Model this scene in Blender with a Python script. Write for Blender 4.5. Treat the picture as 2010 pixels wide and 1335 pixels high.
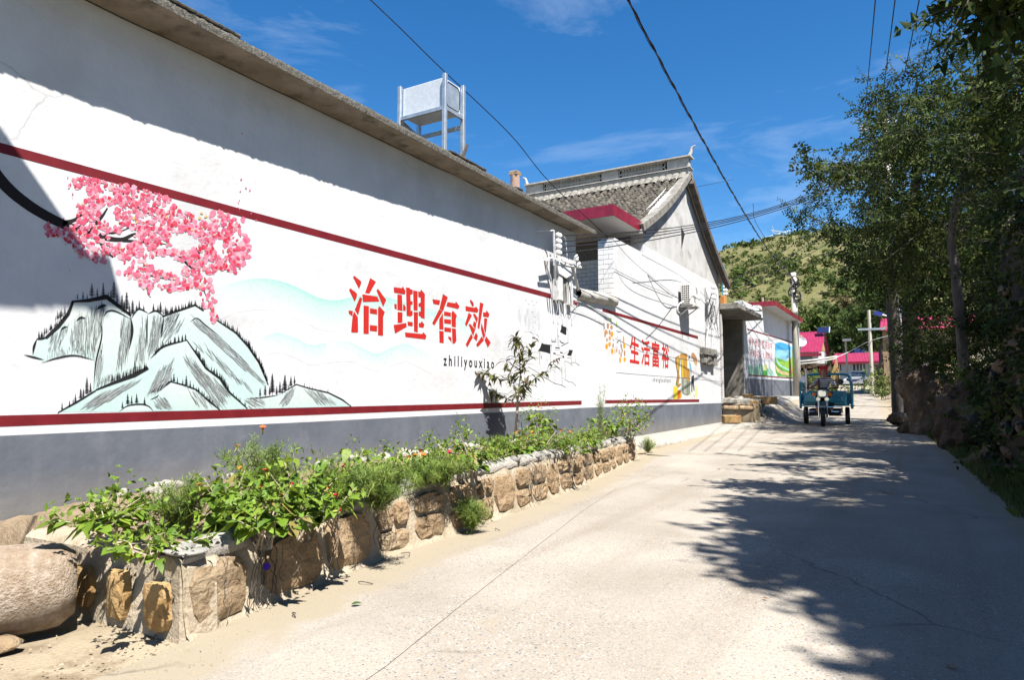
import bpy, bmesh, math, random
import numpy as np
from math import sin, cos, pi, atan, radians, sqrt, atan2
from mathutils import Vector as V, Matrix, Euler, noise as mn
for o in list(bpy.data.objects): bpy.data.objects.remove(o)
SC = bpy.context.scene; COL = SC.collection
random.seed(7); NR = np.random.default_rng(7)

# ---------------------------------------------------------------- camera
FPX, CX, CY = 1340.0, 1005.0, 667.5
PITCH = atan(112.5/FPX)
YAW = atan(800/(FPX*cos(PITCH)+112.5*sin(PITCH)))
FW = V((-sin(YAW)*cos(PITCH), cos(YAW)*cos(PITCH), sin(PITCH)))
RT = V((cos(YAW), sin(YAW), 0)); UP = RT.cross(FW)
cd = bpy.data.cameras.new('camera'); cam = bpy.data.objects.new('camera', cd); COL.objects.link(cam)
cd.sensor_width = 36; cd.lens = 36*FPX/2010; cd.clip_start = .05; cd.clip_end = 3000
cam.matrix_world = Matrix(((RT.x, UP.x, -FW.x, 0), (RT.y, UP.y, -FW.y, 0), (RT.z, UP.z, -FW.z, 0), (0, 0, 0, 1)))
SC.camera = cam
# ---------------------------------------------------------------- sun, sky, exposure
SUN = V((1, -.62, 1.95)).normalized()
w = bpy.data.worlds.new('World'); SC.world = w; w.use_nodes = True
nt = w.node_tree; nt.nodes.clear()
out = nt.nodes.new('ShaderNodeOutputWorld'); bg = nt.nodes.new('ShaderNodeBackground')
sky = nt.nodes.new('ShaderNodeTexSky'); sky.sky_type = 'NISHITA'; sky.sun_disc = False
sky.sun_elevation = math.asin(SUN.z); sky.sun_rotation = atan2(SUN.x, SUN.y)
sky.altitude = 900; sky.air_density = 1.0; sky.dust_density = .3; sky.ozone_density = 3.0
tint = nt.nodes.new('ShaderNodeHueSaturation'); tint.inputs['Saturation'].default_value = 1.33; tint.inputs['Value'].default_value = 1
tc = nt.nodes.new('ShaderNodeTexCoord'); mp = nt.nodes.new('ShaderNodeMapping'); mp.inputs['Scale'].default_value = (1.6, 2.2, 7); mp.inputs['Rotation'].default_value = (0, .5, .6)
cn = nt.nodes.new('ShaderNodeTexNoise'); cn.inputs['Scale'].default_value = 1.5; cn.inputs['Detail'].default_value = 9; cn.inputs['Roughness'].default_value = .62; cn.inputs['Distortion'].default_value = .6
cr = nt.nodes.new('ShaderNodeValToRGB'); cr.color_ramp.elements[0].position = .5; cr.color_ramp.elements[1].position = .95
cr.color_ramp.elements[0].color = (0, 0, 0, 1); cr.color_ramp.elements[1].color = (.36, .36, .36, 1)
mx = nt.nodes.new('ShaderNodeMix'); mx.data_type = 'RGBA'; mx.inputs[7].default_value = (7.5, 8.2, 9.0, 1)
L = nt.links.new
L(sky.outputs[0], tint.inputs['Color']); L(tc.outputs['Generated'], mp.inputs[0]); L(mp.outputs[0], cn.inputs['Vector']); L(cn.outputs['Fac'], cr.inputs[0])
L(cr.outputs[0], mx.inputs[0]); L(tint.outputs[0], mx.inputs[6]); L(mx.outputs[2], bg.inputs[0]); L(bg.outputs[0], out.inputs[0])
bg.inputs[1].default_value = .068
sl = bpy.data.lights.new('sun', 'SUN'); sl.energy = 5.0; sl.angle = radians(.53); sl.color = (1, .955, .89)
so = bpy.data.objects.new('sun', sl); COL.objects.link(so); so.rotation_euler = SUN.to_track_quat('Z', 'Y').to_euler(); so.location = (5, -5, 20)
SC.view_settings.view_transform = 'Standard'; SC.view_settings.look = 'None'
SC.view_settings.gamma = 1; SC.view_settings.use_curve_mapping = False; SC.view_settings.exposure = 1.45
SC.cycles.max_bounces = 6; SC.cycles.diffuse_bounces = 1

# ---------------------------------------------------------------- helpers
def ray(u, v): return FW*FPX + RT*(u-CX) - UP*(v-CY)
def onx(u, v, x): r = ray(u, v); return r*(x/r.x)
def ony(u, v, y): r = ray(u, v); return r*(y/r.y)
def onz(u, v, z): r = ray(u, v); return r*(z/r.z)
def atd(u, v, d): r = ray(u, v); return r*(d/FPX)          # a point d metres ahead
def sst(a, b, x): t = min(1, max(0, (x-a)/(b-a))); return t*t*(3-2*t)
def lerpt(tab, y):
    if y <= tab[0][0]: return tab[0][1]
    for (a, b), (c, d) in zip(tab, tab[1:]):
        if y <= c: return b+(d-b)*(y-a)/(c-a)
    return tab[-1][1]
ORG = {}
def thing(name, label, cat, loc=(0, 0, 0), group=None, rotz=0):
    o = bpy.data.objects.new(name, None); COL.objects.link(o); o.location = loc; o.rotation_euler[2] = rotz
    o.empty_display_size = .1
    o['label'] = label; o['category'] = cat
    if group: o['group'] = group
    ORG[o.name] = V(loc); return o
def tag(o, label, cat, group=None):
    o['label'] = label; o['category'] = cat
    if group: o['group'] = group
    return o
def struct(o): o['kind'] = 'structure'; return o
def stuff(o): o['kind'] = 'stuff'; return o
def inst(name, me, parent, loc, rot=(0, 0, 0), sc=1):
    o = bpy.data.objects.new(name, me); COL.objects.link(o)
    if parent: o.parent = parent; loc = V(loc)-ORG[parent.name]; ORG[o.name] = ORG[parent.name]
    o.location = loc; o.rotation_euler = rot; o.scale = (sc, sc, sc) if not hasattr(sc, '__len__') else sc
    return o
def copy_thing(root, loc, rotz=0, label=None, sc=None):
    c = root.copy(); COL.objects.link(c); c.location = loc; c.rotation_euler[2] = rotz
    if sc: c.scale = (sc, sc, sc)
    if label: c['label'] = label
    for ch in list(root.children):
        d = ch.copy(); COL.objects.link(d); d.parent = c
        for g in list(ch.children): e = g.copy(); COL.objects.link(e); e.parent = d
    return c
class MB:
    def __init__(s): s.v = []; s.f = []; s.c = []; s.col = None
    def add(s, vs, fs):
        b = len(s.v); s.v += [tuple(p) for p in vs]; s.f += [tuple(i+b for i in f) for f in fs]
        if s.col is not None: s.c += [s.col]*len(vs)
        return b
    def box(s, x0, x1, y0, y1, z0, z1):
        s.add([(x0, y0, z0), (x1, y0, z0), (x1, y1, z0), (x0, y1, z0), (x0, y0, z1), (x1, y0, z1), (x1, y1, z1), (x0, y1, z1)],
              [(0, 3, 2, 1), (4, 5, 6, 7), (0, 1, 5, 4), (1, 2, 6, 5), (2, 3, 7, 6), (3, 0, 4, 7)])
    def obox(s, c, ax, ay, az):                                   # centre and three half-axis vectors
        c, ax, ay, az = V(c), V(ax), V(ay), V(az)
        s.add([c+ax*i+ay*j+az*k for k in (-1, 1) for (i, j) in ((-1, -1), (1, -1), (1, 1), (-1, 1))],
              [(0, 3, 2, 1), (4, 5, 6, 7), (0, 1, 5, 4), (1, 2, 6, 5), (2, 3, 7, 6), (3, 0, 4, 7)])
    def beam(s, a, b, w, h=None, up=(0, 0, 1)):
        a, b = V(a), V(b); d = b-a; h = h or w; up = V(up)
        if d.normalized().cross(up).length < .01: up = V((0, 1, 0))
        x = d.cross(up).normalized(); z = x.cross(d).normalized()
        s.obox((a+b)/2, x*w/2, d/2, z*h/2)
    def poly(s, pts): s.add(pts, [tuple(range(len(pts)))])
    def prism(s, pts, off):
        n = len(pts); off = V(off); pts = [V(p) for p in pts]
        s.add(pts+[p+off for p in pts], [tuple(range(n))[::-1], tuple(range(n, 2*n))]+[(i, (i+1) % n, (i+1) % n+n, i+n) for i in range(n)])
    def tube(s, pts, r, n=6, cap=True):
        pts = [V(p) for p in pts]; m = len(pts); rs = r if hasattr(r, '__len__') else [r]*m
        t0 = (pts[1]-pts[0]).normalized(); a = t0.orthogonal().normalized(); vs = []; fs = []
        for i, p in enumerate(pts):
            t = (pts[min(i+1, m-1)]-pts[max(i-1, 0)]).normalized()
            a = (a-t*a.dot(t)); a = a.normalized() if a.length > 1e-6 else t.orthogonal().normalized(); b = t.cross(a)
            vs += [p+(a*cos(2*pi*k/n)+b*sin(2*pi*k/n))*rs[i] for k in range(n)]
        for i in range(m-1): fs += [(i*n+k, i*n+(k+1) % n, (i+1)*n+(k+1) % n, (i+1)*n+k) for k in range(n)]
        if cap: fs += [tuple(range(n))[::-1], tuple(range((m-1)*n, m*n))]
        s.add(vs, fs)
    def lathe(s, prof, c, axis=(0, 0, 1), n=16):                 # prof: (radius, height)
        c = V(c); ax = V(axis).normalized(); a = ax.orthogonal().normalized(); b = ax.cross(a); vs = []; fs = []
        for r, h in prof: vs += [c+ax*h+(a*cos(2*pi*k/n)+b*sin(2*pi*k/n))*max(r, 1e-4) for k in range(n)]
        m = len(prof)
        for i in range(m-1): fs += [(i*n+k, i*n+(k+1) % n, (i+1)*n+(k+1) % n, (i+1)*n+k) for k in range(n)]
        fs += [tuple(range(n))[::-1], tuple(range((m-1)*n, m*n))]
        s.add(vs, fs)
    def torus(s, c, R, r, axis=(0, 0, 1), n=20, k=6):
        c = V(c); ax = V(axis).normalized(); a = ax.orthogonal().normalized(); b = ax.cross(a)
        s_ = [c+(a*cos(2*pi*i/n)+b*sin(2*pi*i/n))*R for i in range(n)]; vs = []; fs = []
        for i in range(n):
            d = (s_[i]-c).normalized()
            vs += [s_[i]+(d*cos(2*pi*j/k)+ax*sin(2*pi*j/k))*r for j in range(k)]
            fs += [(i*k+j, ((i+1) % n)*k+j, ((i+1) % n)*k+(j+1) % k, i*k+(j+1) % k) for j in range(k)]
        s.add(vs, fs)
    def mesh(s, name, mat, org=(0, 0, 0), smooth=False, bevel=0, fixn=False):
        me = bpy.data.meshes.new(name); o = V(org)
        me.from_pydata([(p[0]-o.x, p[1]-o.y, p[2]-o.z) for p in s.v], [], s.f)
        if s.c:
            at = me.color_attributes.new('Col', 'FLOAT_COLOR', 'POINT')
            at.data.foreach_set('color', np.array([(c[0], c[1], c[2], 1) for c in s.c], np.float32).ravel())
        if bevel or fixn:
            bm = bmesh.new(); bm.from_mesh(me); bmesh.ops.recalc_face_normals(bm, faces=bm.faces)
            if bevel: bmesh.ops.bevel(bm, geom=[e for e in bm.edges if len(e.link_faces) == 2 and e.calc_face_angle() > .5], offset=bevel, segments=1, affect='EDGES', clamp_overlap=True)
            bm.to_mesh(me); bm.free()
        if smooth: me.shade_smooth()
        me.materials.append(mat); return me
    def build(s, name, mat, parent=None, smooth=False, bevel=0, fixn=False, at=None, label=None):
        org = ORG[parent.name] if parent else V(at or (0, 0, 0))
        o = bpy.data.objects.new(name, s.mesh(name, mat, org, smooth, bevel, fixn)); COL.objects.link(o)
        if parent: o.parent = parent
        else: o.location = org
        ORG[o.name] = org
        if label: o['label'] = label
        return o
def npmesh(name, vs, fs, mat, parent=None, cols=None, smooth=False, org=None):   # fs: (n,3) or (n,4) array
    me = bpy.data.meshes.new(name); org = np.array(ORG[parent.name] if parent else (org or (0, 0, 0)))
    vs = np.asarray(vs, np.float32)-org.astype(np.float32); fs = np.asarray(fs, np.int32); k = fs.shape[1]
    me.vertices.add(len(vs)); me.vertices.foreach_set('co', vs.ravel())
    me.loops.add(fs.size); me.loops.foreach_set('vertex_index', fs.ravel())
    me.polygons.add(len(fs)); me.polygons.foreach_set('loop_start', np.arange(0, fs.size, k, dtype=np.int32))
    me.update(calc_edges=True)
    if cols is not None:
        at = me.color_attributes.new('Col', 'FLOAT_COLOR', 'POINT'); c4 = np.ones((len(vs), 4), np.float32); c4[:, :3] = cols
        at.data.foreach_set('color', c4.ravel())
    if smooth: me.shade_smooth()
    me.materials.append(mat)
    o = bpy.data.objects.new(name, me); COL.objects.link(o)
    if parent: o.parent = parent
    else: o.location = org
    ORG[o.name] = V(org); return o
def spline(P, n):                                                # Catmull-Rom through P, n steps a span
    P = [V(p) for p in P]; Q = [P[0]*2-P[1]]+P+[P[-1]*2-P[-2]]; r = []
    for i in range(1, len(Q)-2):
        for k in range(n):
            t = k/n; a, b, c, d = Q[i-1:i+3]
            r.append(.5*((2*b)+(c-a)*t+(2*a-5*b+4*c-d)*t*t+(3*b-a-3*c+d)*t**3))
    return r+[P[-1]]

# ---------------------------------------------------------------- materials
def pm(name, c1, c2=None, scale=4, rough=.8, bump=0, bscale=30, metal=0, spec=.3, rnd=0, attr=False, detail=6, pos=(.35, .65), c3=None, s3=1, vor=False, stretch=None, transl=0, bd=.02):
    m = bpy.data.materials.new(name); m.use_nodes = True; t = m.node_tree; n = t.nodes; L = t.links.new
    b = n['Principled BSDF']; b.inputs['Roughness'].default_value = rough; b.inputs['Metallic'].default_value = metal
    b.inputs['Specular IOR Level'].default_value = spec
    g = n.new('ShaderNodeNewGeometry'); vec = g.outputs['Position']
    if stretch:
        mpp = n.new('ShaderNodeMapping'); mpp.inputs['Scale'].default_value = stretch; L(vec, mpp.inputs[0]); vec = mpp.outputs[0]
    def noise(sc, det=detail):
        q = n.new('ShaderNodeTexNoise'); q.inputs['Scale'].default_value = sc; q.inputs['Detail'].default_value = det; q.inputs['Roughness'].default_value = .6; L(vec, q.inputs['Vector']); return q.outputs['Fac']
    def ramp(f, a, c, p=pos):
        r = n.new('ShaderNodeValToRGB'); e = r.color_ramp.elements; e[0].position, e[1].position = p
        e[0].color = (*a, 1); e[1].color = (*c, 1); L(f, r.inputs[0]); return r.outputs[0]
    def mix(f, a, c, mode='MIX'):
        q = n.new('ShaderNodeMix'); q.data_type = 'RGBA'; q.blend_type = mode
        for i, x in ((0, f), (6, a), (7, c)):
            if hasattr(x, 'is_output'): L(x, q.inputs[i])
            else: q.inputs[i].default_value = x if i == 0 else (*x, 1)
        return q.outputs[2]
    if attr:
        a = n.new('ShaderNodeAttribute'); a.attribute_name = 'Col'; col = a.outputs['Color']
        if c2: col = mix(1.0, col, ramp(noise(scale), c1, c2), 'MULTIPLY')
    else: col = ramp(noise(scale), c1, c2) if c2 else None
    if col is None:
        r = n.new('ShaderNodeRGB'); r.outputs[0].default_value = (*c1, 1); col = r.outputs[0]
    if c3: col = mix(ramp(noise(s3), (0, 0, 0), (1, 1, 1), (.52, .68)), col, c3)
    if rnd:
        oi = n.new('ShaderNodeObjectInfo'); hs = n.new('ShaderNodeHueSaturation'); mr = n.new('ShaderNodeMapRange')
        mr.inputs[3].default_value = 1-rnd; mr.inputs[4].default_value = 1+rnd; L(oi.outputs['Random'], mr.inputs[0]); L(mr.outputs[0], hs.inputs['Value']); L(col, hs.inputs['Color']); col = hs.outputs[0]
    L(col, b.inputs['Base Color'])
    if bump:
        bp = n.new('ShaderNodeBump'); bp.inputs['Strength'].default_value = bump; bp.inputs['Distance'].default_value = bd; L(noise(bscale, 8), bp.inputs['Height']); L(bp.outputs[0], b.inputs['Normal'])
    if transl:
        tr = n.new('ShaderNodeBsdfTranslucent'); ms = n.new('ShaderNodeMixShader'); ms.inputs[0].default_value = transl
        hs2 = n.new('ShaderNodeHueSaturation'); hs2.inputs['Value'].default_value = 1.3; hs2.inputs['Hue'].default_value = .48; L(col, hs2.inputs['Color']); L(hs2.outputs[0], tr.inputs[0])
        L(b.outputs[0], ms.inputs[1]); L(tr.outputs[0], ms.inputs[2]); L(ms.outputs[0], n['Material Output'].inputs[0])
    m['col'] = 1; return m
M = {}
M['white'] = pm('white_wall_paint', (.47, .475, .485), (.52, .523, .527), 2.2, .75, .55, 6, c3=(.43, .43, .425), s3=.9, bd=.016)
M['dado'] = pm('grey_dado_paint', (.075, .085, .105), (.105, .116, .138), 1.6, .7, .5, 9, c3=(.12, .13, .148), s3=2.5, bd=.01)
M['paint'] = pm('mural_paint', (.57, .57, .57), (.64, .64, .64), 30, .75, 0, attr=True)
M['band'] = pm('dark_red_band', (.105, .004, .008), (.135, .007, .011), 6, .6)
M['conc'] = pm('weathered_concrete', (.14, .133, .115), (.24, .225, .2), 5, .95, .8, 60, c3=(.09, .085, .075), s3=2.3)
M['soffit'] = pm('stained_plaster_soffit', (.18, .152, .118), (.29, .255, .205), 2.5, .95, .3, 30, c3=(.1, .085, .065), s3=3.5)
M['rough'] = pm('rough_concrete_edge', (.045, .042, .036), (.17, .16, .138), 45, .95, 1, 90)
M['tile'] = pm('grey_clay_tile', (.03, .027, .022), (.09, .08, .064), 7, .9, .5, 60, c3=(.13, .115, .09), s3=3)
M['plaster'] = pm('old_white_plaster', (.3, .285, .25), (.43, .415, .38), 6, .9, .5, 40, c3=(.3, .28, .24), s3=5)
M['render'] = pm('grey_cement_render', (.37, .367, .355), (.45, .447, .435), 2, .9, .3, 20, c3=(.27, .25, .22), s3=1.5)
M['galv'] = pm('galvanised_steel', (.52, .55, .57), (.62, .65, .66), 14, .5, .05, 30, metal=.3, spec=.5)
M['galvd'] = pm('galvanised_frame', (.36, .4, .42), (.5, .53, .55), 9, .45, 0, metal=.7, spec=.5)
M['redtile'] = pm('glazed_red_tile', (.16, .008, .02), (.21, .013, .028), 9, .25, 0, spec=.6, rnd=.12)
M['wtile'] = pm('white_wall_tile', (.66, .65, .63), (.74, .73, .715), 9, .35, 0, spec=.5, rnd=.05)
M['grout'] = pm('dark_grout', (.1, .1, .1), (.2, .19, .18), 20, .95)
M['black'] = pm('black_rubber', (.012, .012, .013), (.022, .022, .024), 20, .6)
M['shade_render'] = pm('shade_toned_gate_plaster', (.16, .15, .13), (.24, .225, .2), 3, .95, .4, 20)  # pale gate plaster with the gateway's shade put into its colour
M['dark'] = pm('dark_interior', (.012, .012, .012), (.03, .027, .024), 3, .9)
M['road'] = None
M['dirt'] = pm('sandy_dirt', (.22, .175, .115), (.3, .25, .175), 1.6, .97, .7, 60, c3=(.18, .14, .09), s3=6)
M['soil'] = pm('dry_soil', (.17, .12, .075), (.26, .2, .13), 9, 1, 1, 50)
M['mortar'] = pm('lime_mortar', (.29, .235, .165), (.37, .315, .235), 5, .95, .8, 35, c3=(.2, .17, .11), s3=4)
M['mortarw'] = pm('white_mortar_coping', (.25, .23, .195), (.36, .335, .295), 8, .95, .8, 40, c3=(.17, .16, .145), s3=7)
M['sand'] = pm('sandstone', (.2, .135, .075), (.3, .215, .13), 5, .95, 1, 28, rnd=.16, c3=(.33, .25, .16), s3=3, bd=.03)
M['sandy'] = pm('yellow_sandstone', (.27, .16, .06), (.34, .235, .11), 6, .95, .8, 30, c3=(.27, .14, .06), s3=8, rnd=.1)
M['grey_stone'] = pm('grey_cobble', (.16, .155, .14), (.25, .24, .22), 9, .85, .4, 50, rnd=.2)
M['verge'] = pm('weathered_verge_plaster', (.12, .112, .096), (.24, .228, .2), 7, .9, .6, 40, c3=(.13, .12, .1), s3=5)
M['granite'] = pm('granite_roller', (.22, .165, .115), (.38, .315, .25), 28, .95, 1, 80, c3=(.25, .18, .12), s3=3)
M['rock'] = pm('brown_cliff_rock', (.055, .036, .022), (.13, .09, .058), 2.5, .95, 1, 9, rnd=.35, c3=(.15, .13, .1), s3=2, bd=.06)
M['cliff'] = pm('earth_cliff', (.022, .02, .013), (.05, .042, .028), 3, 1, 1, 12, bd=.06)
M['bark'] = pm('grey_bark', (.055, .047, .04), (.11, .096, .083), 6, .95, 1, 25, stretch=(1, 1, .25))
M['barkp'] = pm('sapling_bark', (.28, .22, .16), (.4, .33, .25), 20, .9, .5, 60)
M['leaf'] = pm('tree_leaf', (.75, .75, .75), (1.15, 1.15, 1.1), 1.3, .75, 0, attr=True, spec=.12, transl=.24)
M['leafp'] = pm('garden_leaf', (.85, .9, .8), (1.15, 1.1, 1.05), 12, .45, .3, 60, attr=True, spec=.3, transl=.3)
M['vcol'] = pm('flower_paint', (.9, .9, .9), (1, 1, 1), 30, .6, 0, attr=True, transl=.2)
M['pole'] = pm('concrete_pole', (.34, .305, .245), (.43, .395, .33), 3, .9, .4, 50, stretch=(1, 1, .3))
M['wires'] = pm('cable_sheath', (.008, .008, .012), (.014, .014, .02), 9, .5)
M['ceramic'] = pm('painted_porcelain', (.68, .68, .68), (.78, .78, .77), 9, .4, 0, spec=.5)
M['pmetal'] = pm('whitewashed_metal', (.5, .5, .49), (.6, .6, .59), 8, .6, .2, 30, c3=(.35, .34, .33), s3=6)
M['ivory'] = pm('ivory_plastic', (.62, .6, .55), (.7, .68, .63), 5, .5, 0)
M['teal'] = pm('teal_paint', (.01, .17, .25), (.02, .23, .32), 8, .3, .05, 9, spec=.5, c3=(.06, .2, .24), s3=7)
M['pink'] = pm('pink_metal_roof', (.2, .016, .05), (.25, .024, .068), 2, .5, 0)
M['glass'] = pm('dark_glass', (.02, .03, .04), (.04, .055, .07), 3, .08, 0, spec=.8)
M['bluepaint'] = pm('blue_beam_paint', (.03, .14, .2), (.05, .19, .26), 6, .6)
M['chrome'] = pm('chrome', (.6, .6, .6), (.7, .7, .7), 9, .12, 0, metal=1)
M['silver'] = pm('silver_car_paint', (.5, .52, .55), (.55, .57, .6), 3, .25, 0, metal=.6, spec=.6)
M['wood'] = pm('orange_wood', (.36, .15, .04), (.46, .22, .07), 8, .6)
M['redpaint'] = pm('red_door_paint', (.12, .012, .01), (.18, .02, .015), 5, .5)
M['orange'] = pm('orange_lens', (.7, .16, .01), None, rough=.2)
M['brick'] = pm('orange_brick', (.4, .2, .1), (.52, .3, .16), 9, .9, .5, 40, rnd=.15)
M['clay'] = pm('clay_pipe', (.24, .16, .12), (.36, .25, .19), 6, .85, .3, 20)
M['skin'] = pm('skin', (.3, .15, .09), (.38, .2, .13), 20, .5, 0)
M['hair'] = pm('dark_red_scarf', (.5, .012, .008), (.62, .02, .012), 30, .6, .6, 60)
M['solar'] = pm('solar_cells', (.008, .012, .04), (.012, .02, .07), 5, .2, 0, spec=.7)
M['blue'] = pm('blue_lamp_housing', (.03, .04, .2), None, rough=.4)
M['grass'] = pm('dry_grass', (.8, .8, .8), (1.1, 1.1, 1.1), 2, .8, 0, attr=True, transl=.2)

def add_dirt(m, splash, streak, zs, amt):
    """mud splashed along the foot of a wall, thin rain runs and hairline cracks in its paint"""
    t = m.node_tree; n = t.nodes; L = t.links.new; b = n['Principled BSDF']; src = b.inputs['Base Color'].links[0].from_socket
    g_ = n.new('ShaderNodeNewGeometry'); sp = n.new('ShaderNodeSeparateXYZ'); L(g_.outputs['Position'], sp.inputs[0])
    def mth(op, x, y):
        q = n.new('ShaderNodeMath'); q.operation = op; q.use_clamp = op == 'MULTIPLY'
        for i, k in ((0, x), (1, y)):
            if hasattr(k, 'is_output'): L(k, q.inputs[i])
            else: q.inputs[i].default_value = k
        return q.outputs[0]
    def nz(sc, vec=None, det=6):
        q = n.new('ShaderNodeTexNoise'); q.inputs['Scale'].default_value = sc; q.inputs['Detail'].default_value = det; L(vec or g_.outputs['Position'], q.inputs['Vector']); return q.outputs['Fac']
    def mr(x, a, c):
        q = n.new('ShaderNodeMapRange'); q.inputs[1].default_value = a; q.inputs[2].default_value = c; L(x, q.inputs[0]); return q.outputs[0]
    def mix(f, c, k):
        q = n.new('ShaderNodeMix'); q.data_type = 'RGBA'; L(f, q.inputs[0]); L(c, q.inputs[6]); q.inputs[7].default_value = (*k, 1); return q.outputs[2]
    col = src
    mp = n.new('ShaderNodeMapping'); mp.inputs['Scale'].default_value = (1, 9, .35); L(g_.outputs['Position'], mp.inputs[0])
    col = mix(mth('MULTIPLY', mr(nz(1, mp.outputs[0]), .54, .74), amt), col, streak)
    if splash: col = mix(mth('MULTIPLY', mr(mth('ADD', sp.outputs[2], mth('MULTIPLY', nz(7), -.7)), zs+.0, zs-.6), .8), col, splash)
    v = n.new('ShaderNodeTexVoronoi'); v.feature = 'DISTANCE_TO_EDGE'; v.inputs['Scale'].default_value = .42
    wv = n.new('ShaderNodeMix'); wv.data_type = 'VECTOR'; wv.inputs[0].default_value = .25; q = n.new('ShaderNodeTexNoise'); q.inputs['Scale'].default_value = 2.2; q.inputs['Detail'].default_value = 8; L(g_.outputs['Position'], q.inputs['Vector']); L(g_.outputs['Position'], wv.inputs[4]); L(q.outputs['Color'], wv.inputs[5]); L(wv.outputs[1], v.inputs['Vector'])
    col = mix(mth('MULTIPLY', mth('MULTIPLY', mr(v.outputs['Distance'], .0028, .0008), mr(nz(.5), .52, .62)), .4), col, tuple(x*.45 for x in streak)); L(col, b.inputs['Base Color'])
add_dirt(M['white'], (.3, .27, .22), (.40, .395, .38), -.75, .22)
add_dirt(M['dado'], (.21, .185, .145), (.155, .16, .17), -.5, .25)
# ================================================================ ground, road, hill
def gr(y):                                                        # height of the road along the street
    if y < 22: return -1.06+.0095*y
    return -.851+.0095*(y-22)+.0345*(sst(22, 30, y)*(y-26) if y < 30 else (y-26)) if y < 120 else gr(119.9)+(y-120)*.01
XL = [(-4, -2.3), (0, -2.5), (1.5, -2.55), (2.4, -2.72), (3.5, -2.86), (5, -2.98), (7, -3.2), (10.4, -3.82), (17, -4.42), (22, -4.6), (26, -4.4), (40, -5.0), (60, -7), (90, -9)]
XR = [(-4, 1.5), (3, .95), (6.75, .68), (14.7, .34), (20, .0), (24, -.75), (33, -1.3), (50, -2.4), (70, -3.4), (90, -5)]
def g(x, y):
    z = gr(y)
    if y > 22.4: z = z+(max(z, .04)-z)*sst(-3.4, -5.2, x)*sst(22.5, 24.6, y)
    xr = lerpt(XR, y)
    d = x-xr
    if d > 0: z += .55*sst(.1, 1.6, d)*sst(12, 20, y)+min(3.2, max(0, d-.9)*1.1)*sst(22, 12, y)*sst(-2, 3, y)+min(2.5, max(0, d-1.5)*.5)*sst(15, 22, y)
    return z
def grid_ground():
    xs = list(np.concatenate([[-300, -120, -60, -30, -18, -12, -9], np.arange(-7, 4.01, .16), [4.5, 5.5, 7, 10, 16, 30, 60, 150, 300]]))
    ys = list(np.concatenate([[-150, -60, -25, -12, -6], np.arange(-3, 12, .16), np.arange(12, 40, .4), np.arange(40, 130, 4), [160, 220, 300, 500]]))
    vs = []; fs = []; nx = len(xs)
    for y in ys:
        for x in xs:
            z = g(x, y)-.012+.01*mn.noise((x*3, y*3, 0))*(1 if abs(x) < 8 else 0)
            vs.append((x, y, z))
    for j in range(len(ys)-1):
        for i in range(nx-1): a = j*nx+i; fs.append((a, a+1, a+nx+1, a+nx))
    return npmesh('ground', vs, fs, M['dirt'], smooth=True)
struct(grid_ground())
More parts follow.
